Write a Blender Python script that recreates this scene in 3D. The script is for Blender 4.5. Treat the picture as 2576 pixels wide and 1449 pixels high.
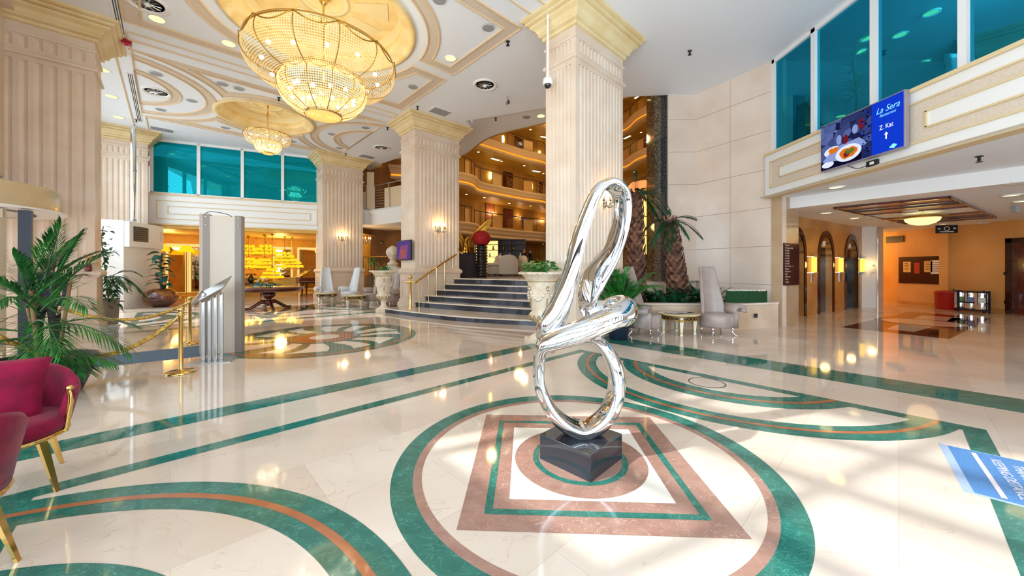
import bpy, bmesh, math, random
from mathutils import Vector, Matrix
random.seed(7)
pi = math.pi
SC = bpy.context.scene
COL = SC.collection
for o in list(bpy.data.objects):
    bpy.data.objects.remove(o)

# ------------------------------------------------------------------ camera, sky, sun, exposure
FPX, Y0, CX, EYE = 914.41, 675.26, 1280.4, 1.5
PHI = math.radians(43.0)
C, S = math.cos(PHI), math.sin(PHI)
CE = 6.95                                   # lobby ceiling height

cam = bpy.data.cameras.new('camera')
cam.sensor_fit = 'HORIZONTAL'; cam.sensor_width = 36.0
cam.lens = FPX / 2576 * 36.0
cam.shift_x = (1288 - CX) / 2576
cam.shift_y = (Y0 - 724.5) / 2576
cam.clip_start = 0.05; cam.clip_end = 300
camo = bpy.data.objects.new('camera', cam); COL.objects.link(camo)
camo.location = (0, 0, EYE); camo.rotation_euler = (pi / 2, 0, 0)
SC.camera = camo

w = bpy.data.worlds.new('sky'); SC.world = w; w.use_nodes = True
bg = w.node_tree.nodes['Background']
bg.inputs[0].default_value = (0.80, 0.90, 1.0, 1); bg.inputs[1].default_value = 2.2

def R(u, v):
    """room axes -> world (camera looks along +Y, the room is turned 43 degrees)"""
    return (u * C - v * S, u * S + v * C)
def F(px, py, z=0.0):
    d = (EYE - z) * FPX / (py - Y0)
    return ((px - CX) / FPX * d, d)
def A(px, d):
    return ((px - CX) / FPX * d, d)

def lamp(name, kind, loc, energy, color=(1, 1, 1), **k):
    l = bpy.data.lights.new(name, kind); l.energy = energy; l.color = color
    for a, b in k.items():
        if a not in ('rot', 'aim'): setattr(l, a, b)
    o = bpy.data.objects.new(name, l); COL.objects.link(o); o.location = loc
    if 'aim' in k:
        o.rotation_euler = (Vector(k['aim']) - Vector(loc)).to_track_quat('-Z', 'Y').to_euler()
    elif 'rot' in k: o.rotation_euler = k['rot']
    return o

_su = R(0.94, -0.34)
_sd = Vector((_su[0], _su[1], -0.84))
lamp('sun', 'SUN', (0, 0, 30), 4.6, (1.0, 0.98, 0.96), angle=0.02, aim=Vector((0, 0, 30)) + _sd)
# daylight from added area lamps, through the glazed facade (u = -2.3) and through the glass wall behind
def day(u, v, z, w_, h_, e, au, av, az):
    x, y = R(u, v); ax, ay = R(au, av)
    o = lamp('daylight_fill', 'AREA', (x, y, z), e, (0.74, 0.88, 1.0), shape='RECTANGLE', size=w_, size_y=h_, aim=(ax, ay, az))
    return o
day(-2.9, 1.0, 4.9, 11.0, 4.0, 400, 7, 1.0, 6.6)       # sky and bright street seen through the glazing
day(-2.9, -1.0, 1.7, 12.0, 2.8, 560, 5, -0.5, 8.6)  # low lamp aimed up, added to brighten the ceiling
day(-2.9, 16.8, 4.6, 6.0, 4.4, 300, 4, 15.0, 5.6)
day(3.0, -7.9, 3.2, 7.5, 5.4, 620, 6, 2.5, 7.2)  # added lamp behind the camera, aimed up to lift the right-hand ceiling
SC.view_settings.view_transform = 'Standard'; SC.view_settings.look = 'None'
SC.view_settings.gamma = 1.0; SC.view_settings.use_curve_mapping = False
SC.view_settings.exposure = 0.28
cy = SC.cycles
cy.max_bounces = 7; cy.diffuse_bounces = 4; cy.glossy_bounces = 4; cy.transmission_bounces = 4
cy.transparent_max_bounces = 10; cy.sample_clamp_indirect = 6.0; cy.caustics_reflective = False; cy.caustics_refractive = False
cy.adaptive_threshold = 0.02
cy.use_denoising = True
try: cy.denoiser = 'OPENIMAGEDENOISE'
except Exception: pass

# ------------------------------------------------------------------ materials
def lin(c):
    if isinstance(c, str):
        c = [int(c[i:i + 2], 16) / 255 for i in (0, 2, 4)]
    return tuple((x / 12.92 if x <= 0.04045 else ((x + 0.055) / 1.055) ** 2.4) for x in c[:3]) + (1,)
MATS = {}
def mat(name, col, rough=0.5, metal=0.0, spec=0.5, emit=None, es=0.0, alpha=None, coat=0.0, sheen=0.0, trans=0.0, sub=0.0):
    m = bpy.data.materials.new(name); m.use_nodes = True
    b = m.node_tree.nodes['Principled BSDF']
    b.inputs['Base Color'].default_value = lin(col)
    b.inputs['Roughness'].default_value = rough; b.inputs['Metallic'].default_value = metal
    b.inputs['Specular IOR Level'].default_value = spec
    b.inputs['Coat Weight'].default_value = coat
    b.inputs['Sheen Weight'].default_value = sheen
    b.inputs['Transmission Weight'].default_value = trans
    if emit:
        b.inputs['Emission Color'].default_value = lin(emit); b.inputs['Emission Strength'].default_value = es
    if alpha is not None: b.inputs['Alpha'].default_value = alpha
    MATS[name] = m
    return m
def nodes(m):
    return m.node_tree.nodes, m.node_tree.links, m.node_tree.nodes['Principled BSDF']
def vary(m, c1, c2, scale=3.0, detail=4.0, bump=0.0, stretch=(1, 1, 1), lo=0.35, hi=0.65, c3=None, vein=None, rough_to=None):
    """noise-mixed base colour (and bump) in object coordinates"""
    N, L, b = nodes(m)
    tc = N.new('ShaderNodeTexCoord'); mp = N.new('ShaderNodeMapping'); mp.inputs['Scale'].default_value = stretch
    L.new(tc.outputs['Object'], mp.inputs['Vector'])
    n = N.new('ShaderNodeTexNoise'); n.inputs['Scale'].default_value = scale; n.inputs['Detail'].default_value = detail
    L.new(mp.outputs[0], n.inputs['Vector'])
    r = N.new('ShaderNodeValToRGB'); r.color_ramp.elements[0].position = lo; r.color_ramp.elements[1].position = hi
    r.color_ramp.elements[0].color = lin(c1); r.color_ramp.elements[1].color = lin(c2)
    if c3:
        e = r.color_ramp.elements.new((lo + hi) / 2); e.color = lin(c3)
    L.new(n.outputs['Fac'], r.inputs['Fac'])
    out = r.outputs['Color']
    if vein:
        vcol, vscale, vw = vein
        n2 = N.new('ShaderNodeTexNoise'); n2.inputs['Scale'].default_value = vscale; n2.inputs['Detail'].default_value = 5; n2.inputs['Distortion'].default_value = 1.2
        L.new(mp.outputs[0], n2.inputs['Vector'])
        s = N.new('ShaderNodeMath'); s.operation = 'SUBTRACT'; L.new(n2.outputs['Fac'], s.inputs[0]); s.inputs[1].default_value = 0.5
        a = N.new('ShaderNodeMath'); a.operation = 'ABSOLUTE'; L.new(s.outputs[0], a.inputs[0])
        l = N.new('ShaderNodeMath'); l.operation = 'LESS_THAN'; L.new(a.outputs[0], l.inputs[0]); l.inputs[1].default_value = vw
        f = N.new('ShaderNodeMath'); f.operation = 'MULTIPLY'; L.new(l.outputs[0], f.inputs[0]); L.new(n.outputs['Fac'], f.inputs[1])
        mx = N.new('ShaderNodeMix'); mx.data_type = 'RGBA'
        L.new(f.outputs[0], mx.inputs[0]); L.new(out, mx.inputs[6]); mx.inputs[7].default_value = lin(vcol)
        out = mx.outputs[2]
    L.new(out, b.inputs['Base Color'])
    if bump:
        bp = N.new('ShaderNodeBump'); bp.inputs['Strength'].default_value = bump; bp.inputs['Distance'].default_value = 0.02
        L.new(n.outputs['Fac'], bp.inputs['Height']); L.new(bp.outputs[0], b.inputs['Normal'])
    return m
def glow(name, col, strength):
    m = bpy.data.materials.new(name); m.use_nodes = True
    N, L = m.node_tree.nodes, m.node_tree.links
    N.remove(N['Principled BSDF'])
    e = N.new('ShaderNodeEmission'); e.inputs[0].default_value = lin(col); e.inputs[1].default_value = strength
    L.new(e.outputs[0], N['Material Output'].inputs[0]); MATS[name] = m
    return m
def pane_mat(name, tcol, gcol, gfac, rough=0.0, dcol=None, dfac=0.0):
    """thin sheet of glass: tinted see-through, mirror-like reflection and an optional film colour"""
    m = bpy.data.materials.new(name); m.use_nodes = True
    N, L = m.node_tree.nodes, m.node_tree.links
    N.remove(N['Principled BSDF'])
    t = N.new('ShaderNodeBsdfTransparent'); t.inputs[0].default_value = lin(tcol)
    g = N.new('ShaderNodeBsdfGlossy'); g.inputs[0].default_value = lin(gcol); g.inputs['Roughness'].default_value = rough
    mx = N.new('ShaderNodeMixShader'); mx.inputs[0].default_value = gfac
    L.new(t.outputs[0], mx.inputs[1]); L.new(g.outputs[0], mx.inputs[2])
    out = mx
    if dcol:
        d = N.new('ShaderNodeBsdfDiffuse'); d.inputs[0].default_value = lin(dcol)
        m2 = N.new('ShaderNodeMixShader'); m2.inputs[0].default_value = dfac
        L.new(mx.outputs[0], m2.inputs[1]); L.new(d.outputs[0], m2.inputs[2]); out = m2
    L.new(out.outputs[0], N['Material Output'].inputs[0]); MATS[name] = m
    return m

# ------------------------------------------------------------------ mesh builder
class MB:
    def __init__(s): s.v = []; s.f = []; s.m = []; s.sm = []; s.mi = 0; s.smooth = False; s.X = None
    def add(s, vs, fs, smooth=None):
        n = len(s.v)
        if s.X is not None: vs = [s.X @ Vector(p) for p in vs]
        s.v += [tuple(p) for p in vs]
        for f in fs:
            s.f.append([n + i for i in f]); s.m.append(s.mi); s.sm.append(s.smooth if smooth is None else smooth)
        return s
    def box(s, x0, y0, z0, x1, y1, z1):
        return s.add([(x0, y0, z0), (x1, y0, z0), (x1, y1, z0), (x0, y1, z0), (x0, y0, z1), (x1, y0, z1), (x1, y1, z1), (x0, y1, z1)],
                     [(0, 3, 2, 1), (4, 5, 6, 7), (0, 1, 5, 4), (1, 2, 6, 5), (2, 3, 7, 6), (3, 0, 4, 7)], False)
    def cbox(s, c, size, rz=0.0, rx=0.0, ry=0.0):
        h = [q / 2 for q in size]; M = Matrix.Translation(c) @ Matrix.Rotation(rz, 4, 'Z') @ Matrix.Rotation(rx, 4, 'X') @ Matrix.Rotation(ry, 4, 'Y')
        p = [M @ Vector((x * h[0], y * h[1], z * h[2])) for z in (-1, 1) for x, y in ((-1, -1), (1, -1), (1, 1), (-1, 1))]
        return s.add(p, [(0, 3, 2, 1), (4, 5, 6, 7), (0, 1, 5, 4), (1, 2, 6, 5), (2, 3, 7, 6), (3, 0, 4, 7)], False)
    def prism(s, poly, z0, z1, smooth=False, caps=True):
        n = len(poly)
        fs = [(i, (i + 1) % n, n + (i + 1) % n, n + i) for i in range(n)]
        s.add([(x, y, z0) for x, y in poly] + [(x, y, z1) for x, y in poly], fs, smooth)
        if caps:
            s.add([(x, y, z0) for x, y in poly], [tuple(reversed(range(n)))], False)
            s.add([(x, y, z1) for x, y in poly], [tuple(range(n))], False)
        return s
    def wallseg(s, p, q, z0, z1, t=0.12):
        """upright slab from p to q (plan), t thick to the left of p->q"""
        dx, dy = q[0] - p[0], q[1] - p[1]; l = math.hypot(dx, dy); nx, ny = -dy / l * t, dx / l * t
        return s.prism([p, q, (q[0] + nx, q[1] + ny), (p[0] + nx, p[1] + ny)], z0, z1)
    def lathe(s, prof, c=(0, 0, 0), n=32, smooth=True, a0=0.0, a1=2 * pi, cap=True, wob=None):
        full = abs(a1 - a0 - 2 * pi) < 1e-6; k = n if full else n + 1
        vs = []
        for r, z in prof:
            for i in range(k):
                a = a0 + (a1 - a0) * i / n
                q = wob(a, z) if wob else 1.0
                vs.append((c[0] + r * q * math.cos(a), c[1] + r * q * math.sin(a), c[2] + z))
        fs = []
        for j in range(len(prof) - 1):
            for i in range(n if full else n):
                i2 = (i + 1) % k if full else i + 1
                fs.append((j * k + i, j * k + i2, (j + 1) * k + i2, (j + 1) * k + i))
        s.add(vs, fs, smooth)
        if cap and full:
            for j, rev in ((0, True), (len(prof) - 1, False)):
                if prof[j][0] > 1e-4:
                    ring = vs[j * k:(j + 1) * k]
                    s.add(ring, [tuple(reversed(range(k))) if rev else tuple(range(k))], False)
        return s
    def cyl(s, c, r, z0, z1, n=20, r1=None):
        return s.lathe([(r, z0), (r if r1 is None else r1, z1)], c, n)
    def tube(s, path, r, n=8, closed=False, cap=True, smooth=True):
        P = [Vector(p) for p in path]; m = len(P)
        rr = r if isinstance(r, (list, tuple)) else [r] * m
        T = []
        for i in range(m):
            a = P[(i - 1) % m] if (closed or i > 0) else P[i]; b = P[(i + 1) % m] if (closed or i < m - 1) else P[i]
            t = b - a; T.append(t.normalized() if t.length > 1e-9 else Vector((0, 0, 1)))
        up = Vector((0, 0, 1)) if abs(T[0].z) < 0.9 else Vector((1, 0, 0))
        N0 = (up - T[0] * up.dot(T[0])).normalized()
        vs = []
        for i in range(m):
            N0 = N0 - T[i] * N0.dot(T[i])
            N0 = N0.normalized() if N0.length > 1e-6 else T[i].orthogonal().normalized()
            B = T[i].cross(N0)
            for k in range(n):
                a = 2 * pi * k / n
                vs.append(P[i] + (N0 * math.cos(a) + B * math.sin(a)) * rr[i])
        fs = []
        for i in range(m if closed else m - 1):
            j = (i + 1) % m
            for k in range(n):
                k2 = (k + 1) % n
                fs.append((i * n + k, i * n + k2, j * n + k2, j * n + k))
        s.add(vs, fs, smooth)
        if cap and not closed:
            s.add(vs[:n], [tuple(reversed(range(n)))], False); s.add(vs[-n:], [tuple(range(n))], False)
        return s
    def ball(s, c, r, n=12, m=8, sx=1, sy=1, sz=1, smooth=True):
        prof = []
        vs = [(c[0], c[1], c[2] - r * sz)]
        for j in range(1, m):
            t = -pi / 2 + pi * j / m
            for i in range(n):
                a = 2 * pi * i / n
                vs.append((c[0] + r * sx * math.cos(t) * math.cos(a), c[1] + r * sy * math.cos(t) * math.sin(a), c[2] + r * sz * math.sin(t)))
        vs.append((c[0], c[1], c[2] + r * sz)); L_ = len(vs) - 1
        fs = [(0, 1 + (i + 1) % n, 1 + i) for i in range(n)]
        for j in range(m - 2):
            for i in range(n):
                fs.append((1 + j * n + i, 1 + j * n + (i + 1) % n, 1 + (j + 1) * n + (i + 1) % n, 1 + (j + 1) * n + i))
        fs += [(L_, 1 + (m - 2) * n + i, 1 + (m - 2) * n + (i + 1) % n) for i in range(n)]
        return s.add(vs, fs, smooth)
    def molding(s, poly, prof, closed=True, smooth=False):
        """sweep profile [(out, z)] round a plan polygon with mitred corners; 'out' is to the right of travel"""
        n = len(poly); rows = []
        for i in range(n):
            p = Vector(poly[i]).to_2d()
            a = Vector(poly[(i - 1) % n]).to_2d(); b = Vector(poly[(i + 1) % n]).to_2d()
            d1 = (p - a).normalized() if (closed or i > 0) else (b - p).normalized()
            d2 = (b - p).normalized() if (closed or i < n - 1) else d1
            n1 = Vector((d1.y, -d1.x)); n2 = Vector((d2.y, -d2.x))
            mdir = n1 + n2
            mdir = mdir / max(mdir.length_squared, 1e-6) * 2 if mdir.length > 1e-5 else n1
            rows.append([(p.x + mdir.x * o, p.y + mdir.y * o, z) for o, z in prof])
        k = len(prof); vs = [q for r_ in rows for q in r_]; fs = []
        for i in range(n if closed else n - 1):
            j = (i + 1) % n
            for a in range(k - 1):
                fs.append((i * k + a, j * k + a, j * k + a + 1, i * k + a + 1))
        s.add(vs, fs, smooth)
        if not closed:
            s.add(rows[0], [tuple(range(k))], False); s.add(rows[-1], [tuple(reversed(range(k)))], False)
        return s
    def grid(s, fn, nu, nv, smooth=True):
        vs = [fn(i / nu, j / nv) for j in range(nv + 1) for i in range(nu + 1)]
        fs = [(j * (nu + 1) + i, j * (nu + 1) + i + 1, (j + 1) * (nu + 1) + i + 1, (j + 1) * (nu + 1) + i) for j in range(nv) for i in range(nu)]
        return s.add(vs, fs, smooth)
    def quad(s, a, b, c, d): return s.add([a, b, c, d], [(0, 1, 2, 3)], False)
    def disc(s, c, r, n=24, down=False):
        vs = [(c[0] + r * math.cos(2 * pi * i / n), c[1] + r * math.sin(2 * pi * i / n), c[2]) for i in range(n)]
        return s.add(vs, [tuple(reversed(range(n))) if down else tuple(range(n))], False)
    def mesh(s, name, mats, bevel=0.0, seg=2, recalc=True):
        me = bpy.data.meshes.new(name); me.from_pydata(s.v, [], s.f)
        for m in (mats if isinstance(mats, (list, tuple)) else [mats]): me.materials.append(m)
        me.polygons.foreach_set('material_index', s.m); me.polygons.foreach_set('use_smooth', s.sm)
        if recalc:
            b = bmesh.new(); b.from_mesh(me); bmesh.ops.recalc_face_normals(b, faces=b.faces); b.to_mesh(me); b.free()
        me.update()
        return me
    def build(s, name, mats, parent=None, loc=None, rz=0.0, bevel=0.0, seg=2, sub=0, solid=0.0, recalc=True):
        o = bpy.data.objects.new(name, s.mesh(name, mats, recalc=recalc)); COL.objects.link(o)
        if parent: o.parent = parent
        if loc: o.location = loc
        o.rotation_euler = (0, 0, rz)
        if solid:
            md = o.modifiers.new('t', 'SOLIDIFY'); md.thickness = solid; md.offset = 0
        if bevel:
            md = o.modifiers.new('b', 'BEVEL'); md.width = bevel; md.segments = seg; md.limit_method = 'ANGLE'; md.angle_limit = 0.6
            md.harden_normals = False
        if sub:
            md = o.modifiers.new('s', 'SUBSURF'); md.levels = sub; md.render_levels = sub
        return o

def tag(o, label, cat, group=None, kind=None):
    if label: o['label'] = label
    if cat: o['category'] = cat
    if group: o['group'] = group
    if kind: o['kind'] = kind
    return o
def thing(name, label, cat, loc=(0, 0, 0), rz=0.0, group=None):
    o = bpy.data.objects.new(name, None); COL.objects.link(o)
    o.location = loc if len(loc) == 3 else (loc[0], loc[1], 0); o.rotation_euler = (0, 0, rz); o.empty_display_size = 0.1
    return tag(o, label, cat, group)
def struct(name, mb, m, **k):
    o = mb.build(name, m, **k); o['kind'] = 'structure'
    return o
def dup(root, loc, rz=None, label=None, group=None):
    r = root.copy(); COL.objects.link(r); r.location = loc if len(loc) == 3 else (loc[0], loc[1], 0)
    if rz is not None: r.rotation_euler = (0, 0, rz)
    if label: r['label'] = label
    if group: r['group'] = group
    for ch in list(root.children):
        c = ch.copy(); COL.objects.link(c); c.parent = r
        for g in list(ch.children):
            d = g.copy(); COL.objects.link(d); d.parent = c
    return r
def spline(pts, n=8, closed=False):
    """Catmull-Rom through points of any dimension"""
    P = [tuple(p) for p in pts]; m = len(P); out = []
    for i in range(m if closed else m - 1):
        g = lambda k: P[k % m] if closed else P[max(0, min(m - 1, k))]
        a, b, c, d = g(i - 1), g(i), g(i + 1), g(i + 2)
        for k in range(n):
            t = k / n
            out.append(tuple(0.5 * (2 * b[j] + (c[j] - a[j]) * t + (2 * a[j] - 5 * b[j] + 4 * c[j] - d[j]) * t * t + (3 * b[j] - a[j] - 3 * c[j] + d[j]) * t ** 3) for j in range(len(b))))
    if not closed: out.append(P[-1])
    return out
def text_mesh(name, body, size, m, loc, rot, parent=None, extrude=0.0015, align='CENTER', sx=1.0, shear=0.0, label=None):
    cu = bpy.data.curves.new(name, 'FONT'); cu.body = body; cu.size = size; cu.extrude = extrude; cu.align_x = align; cu.align_y = 'CENTER'; cu.shear = shear
    cu.resolution_u = 3
    t = bpy.data.objects.new(name + '_tmp', cu); COL.objects.link(t)
    dg = bpy.context.evaluated_depsgraph_get()
    me = bpy.data.meshes.new_from_object(t.evaluated_get(dg)); bpy.data.objects.remove(t)
    me.materials.clear(); me.materials.append(m)
    o = bpy.data.objects.new(name, me); COL.objects.link(o)
    o.location = loc; o.rotation_euler = rot; o.scale = (sx, 1, 1)
    if parent: o.parent = parent
    if label: o['label'] = label
    return o
# ------------------------------------------------------------------ named materials
def marble(name, c1, c2, rough=0.07, scale=1.2, vein=None, tiles=True, spec=0.5):
    m = mat(name, c1, rough, spec=spec)
    vary(m, c1, c2, scale, 6.0, stretch=(1, 1.6, 1), lo=0.3, hi=0.7, vein=vein)
    if tiles:
        N, L, b = nodes(m)
        src = b.inputs['Base Color'].links[0].from_socket
        tc = N.new('ShaderNodeTexCoord'); mp = N.new('ShaderNodeMapping'); mp.inputs['Rotation'].default_value = (0, 0, -PHI)
        L.new(tc.outputs['Object'], mp.inputs['Vector'])
        br = N.new('ShaderNodeTexBrick'); br.inputs['Scale'].default_value = 1.0
        br.inputs['Brick Width'].default_value = 1.5; br.inputs['Row Height'].default_value = 0.62; br.inputs['Mortar Size'].default_value = 0.0015
        br.inputs['Color1'].default_value = (1, 1, 1, 1); br.inputs['Color2'].default_value = (0.88, 0.86, 0.84, 1); br.inputs['Mortar'].default_value = (0.72, 0.68, 0.63, 1)
        L.new(mp.outputs[0], br.inputs['Vector'])
        mx = N.new('ShaderNodeMix'); mx.data_type = 'RGBA'; mx.blend_type = 'MULTIPLY'; mx.inputs[0].default_value = 1
        L.new(src, mx.inputs[6]); L.new(br.outputs['Color'], mx.inputs[7]); L.new(mx.outputs[2], b.inputs['Base Color'])
    return m
M_floor = marble('cream_marble', 'E6D7C9', 'D6C1AF', 0.055, 0.7, vein=('C6AF9B', 1.1, 0.0025))
M_green = marble('green_marble', '2A6459', '367669', 0.06, 7.0, vein=('5FA596', 9.0, 0.010), tiles=False)
M_brown = marble('brown_marble', 'A88374', '9A7365', 0.06, 8.0, vein=('CDB5AA', 7.0, 0.006), tiles=False)
M_rust = marble('rust_marble', 'B5714F', 'A0603F', 0.06, 5.0, tiles=False)
M_black = marble('black_marble', '2A2C2C', '3A3B38', 0.06, 5.0, tiles=False)
M_white_in = marble('white_marble', 'F1EADF', 'E8DCCB', 0.06, 1.2, tiles=False)
M_step = marble('cream_step_stone', 'E8D9C8', 'DCC9B4', 0.12, 2.0, tiles=False)
M_riser = mat('dark_granite', '262A36', 0.1); vary(M_riser, '20222C', '4A4F5E', 60, 3, lo=0.45, hi=0.7)
M_stone = mat('pillar_limestone', 'E3CFBB', 0.32); vary(M_stone, 'E6D4C2', 'D9C2AC', 1.5, 6, lo=0.3, hi=0.7)
M_cap = mat('capital_ochre_stone', 'E6C98F', 0.45); vary(M_cap, 'EDDAAC', 'E0C48C', 2.0, 6, lo=0.3, hi=0.7)
M_ceil = mat('ceiling_white_paint', 'F0F4FC', 0.6)
M_ceilband = mat('ceiling_beige_band', 'DCCDBB', 0.6); vary(M_ceilband, 'E0D1C0', 'D8C7B3', 30, 3)
M_trim = mat('ceiling_gold_trim', 'E3C7A2', 0.5)
M_dome = mat('dome_gold_paint', 'EFD69C', 0.5); vary(M_dome, 'F3DDA8', 'E6C684', 3, 4)
M_domein = mat('dome_inside_paint', 'E8D7A8', 0.6)
M_white = mat('white_paint', 'F0EFEE', 0.45)
M_cream = mat('cream_paint', 'EADFCF', 0.5)
M_gilt = mat('pale_gold_moulding', 'E2CBA0', 0.45)
M_tealpane = pane_mat('teal_film_glass', '0B5A68', '2FC0CE', 0.40, 0.0, '00A0B0', 0.48)
M_tealpane_r = pane_mat('teal_film_glass_right', '2AA6C0', '34B4D2', 0.42, 0.0, '0A86B0', 0.15)
M_clear = pane_mat('clear_glass', 'F4FAFA', 'FFFFFF', 0.08)
M_railglass = pane_mat('rail_glass', 'D8C49A', 'FFFFFF', 0.06)
M_brass = mat('polished_brass', 'E3BE74', 0.13, 1.0)
M_brassd = mat('dull_brass', 'B58A35', 0.3, 1.0)
M_gold = mat('gold_leaf', 'C9953A', 0.28, 1.0)
M_chrome = mat('chrome', 'E9EBEE', 0.06, 1.0)
M_steel = mat('brushed_steel', 'B9BABC', 0.3, 1.0)
M_mirror = mat('mirror_steel', 'DFE1E5', 0.015, 1.0)
M_darkmetal = mat('dark_bronze_frame', '3A2F2A', 0.4, 0.5)
M_blackgloss = mat('black_gloss', '0C0C0D', 0.08, coat=0.6)
M_blackmat = mat('black_plastic', '141416', 0.45)
M_navy = mat('navy_pot', '1B2436', 0.4)
M_greyp = mat('grey_plastic', '9C9EA2', 0.45)
M_wood = mat('mahogany', '5A2416', 0.18, coat=0.4); vary(M_wood, '6A2B18', '3E150C', 6, 5, stretch=(1, 8, 1))
M_warm = glow('warm_lamp_glow', 'FFE38A', 6.0)
M_bulb = glow('bulb_glow', 'FFF1C4', 16.0)
M_soil = mat('planting_soil', '3A281C', 0.9); vary(M_soil, '4A3524', '241811', 40, 4, bump=0.4)
def leafmat(name, a, b_, rough=0.35):
    m = mat(name, a, rough, spec=0.4); vary(m, a, b_, 6, 3); return m
M_palm = leafmat('palm_leaf_green', '2F7A2C', '14431F')
M_palm2 = leafmat('areca_leaf_green', '3E8F35', '1C5A2A')
M_dleaf = leafmat('dark_leaf_green', '1F5A33', '0F3A22')
M_rleaf = leafmat('rubber_leaf_green', '3A6E60', '234B43', 0.3)
M_ivy = leafmat('ivy_leaf_green', '356A3B', '173E28')
M_pothos = leafmat('pothos_leaf_green', '4E9A3C', '2A6B33')
M_stem = mat('plant_stem', '8A6A42', 0.6)
M_trunk = mat('palm_trunk_brown', '6B4638', 0.75); vary(M_trunk, '96674F', '46291F', 7, 4)
M_lav = mat('taupe_leather', 'A8978E', 0.28); vary(M_lav, 'AC9B92', '9E8C84', 3, 3)
M_wlav = mat('white_leather', 'DADADB', 0.3)
M_crim = mat('crimson_velvet', '8A0436', 0.7, sheen=0.12, spec=.2); vary(M_crim, '8E0438', '6E0228', 9, 3, bump=0.08)
M_urn = mat('aged_urn_stone', 'E2D3BE', 0.55); vary(M_urn, 'EADDCB', 'CDB899', 5, 5, lo=0.35, hi=0.7)
M_urngold = mat('urn_relief_brown', 'A98B5D', 0.5)
M_carpet = mat('blue_grey_runner', '5F7B96', 0.95); vary(M_carpet, '6B87A2', '4D6681', 80, 3)
# ------------------------------------------------------------------ floor with its inlaid marble pattern
fl_ = MB()
fl_.mi = 0
fl_.add([(-40, -12, 0), (30, -12, 0), (30, 45, 0), (-40, 45, 0)], [(0, 1, 2, 3)])
FC, FG, FB, FR, FK, FW = 0, 1, 2, 3, 4, 5
def inlay(poly, m, z):
    fl_.mi = m
    fl_.add([(*R(u, v), z) for u, v in poly], [tuple(range(len(poly)))])
def strip(a, b, m, z):
    fl_.mi = m; n = len(a)
    fl_.add([(*R(u, v), z) for u, v in a] + [(*R(u, v), z) for u, v in b], [(i, i + 1, n + i + 1, n + i) for i in range(n - 1)])
def arc(c, r, a0, a1, n=72):
    return [(c[0] + r * math.cos(a0 + (a1 - a0) * i / n), c[1] + r * math.sin(a0 + (a1 - a0) * i / n)) for i in range(n + 1)]
def ring(c, r0, r1, m, z, n=128):
    strip(arc(c, r0, 0, 2 * pi, n), arc(c, r1, 0, 2 * pi, n), m, z)
def sqring(c, h0, h1, m, z, rot):
    def sq(h): return [(c[0] + h * 1.41421 * math.cos(rot + pi / 4 + k * pi / 2), c[1] + h * 1.41421 * math.sin(rot + pi / 4 + k * pi / 2)) for k in range(5)]
    if h0 == 0: inlay(sq(h1)[:4], m, z)
    else: strip(sq(h0), sq(h1), m, z)
def band(u0, v0, u1, v1, m, z=0.001): inlay([(u0, v0), (u1, v0), (u1, v1), (u0, v1)], m, z)
def carc(c, r, lim, left):
    """arc of circle c,r cut by the line u = lim (the arc bulges towards the bay centre)"""
    k = max(-1, min(1, (lim - c[0]) / r)); a = math.acos(k)
    return arc(c, r, a, 2 * pi - a) if not left else arc(c, r, -a, a)
def bay(vc, sgn=1, square=True):
    c0 = (2.366, vc)
    Z = 0.001
    ring(c0, 1.274, 1.424, FG, Z); ring(c0, 1.212, 1.274, FB, Z)
    rot = math.radians(-45.45)
    if square:
        sqring(c0, 0, 1.212 * 0.68, FB, Z, rot)
        sqring(c0, 0.632, 0.682, FG, 2 * Z, rot)
        sqring(c0, 0, 0.532, FW, 2 * Z, rot)
        inlay(arc(c0, 0.509, 0, 2 * pi, 96)[:-1], FB, 3 * Z)
        ring(c0, 0.322, 0.368, FG, 4 * Z)
    # rectangle frame
    v0, v1 = vc - 2.275, vc + 2.295
    u0, u1 = -0.81, 5.545
    for q in ((u0, v1 - 0.15, u1, v1), (u0, v0, u1, v0 + 0.15), (u0, v0 + 0.15, u0 + 0.155, v1 - 0.15), (u1 - 0.16, v0 + 0.15, u1, v1 - 0.15)):
        band(*q, FG, Z)
    for left, cc in ((False, (6.0, vc - 0.012)), (True, (-1.315, vc + 0.018))):
        lim = u1 - 0.02 if not left else u0 + 0.02
        for ra, rb, mm, zz in ((1.89, 2.18, FG, 2 * Z), (2.0, 2.05, FR, 3 * Z), (1.115, 1.475, FG, 2 * Z), (1.265, 1.32, FR, 3 * Z)):
            strip(carc(cc, ra, lim, left), carc(cc, rb, lim, left), mm, zz)
    ring((5.156, vc), 0.205, 0.222, FK, 2 * Z, 48)
bay(1.72)
bay(15.38)
bay(-11.9)
# long bands between the bays
band(-1.6, 4.67, 6.47, 4.985, FG); band(-1.6, 12.12, 6.2, 12.43, FG); band(6.47, -8, 7.145, 4.985, FG)
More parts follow.
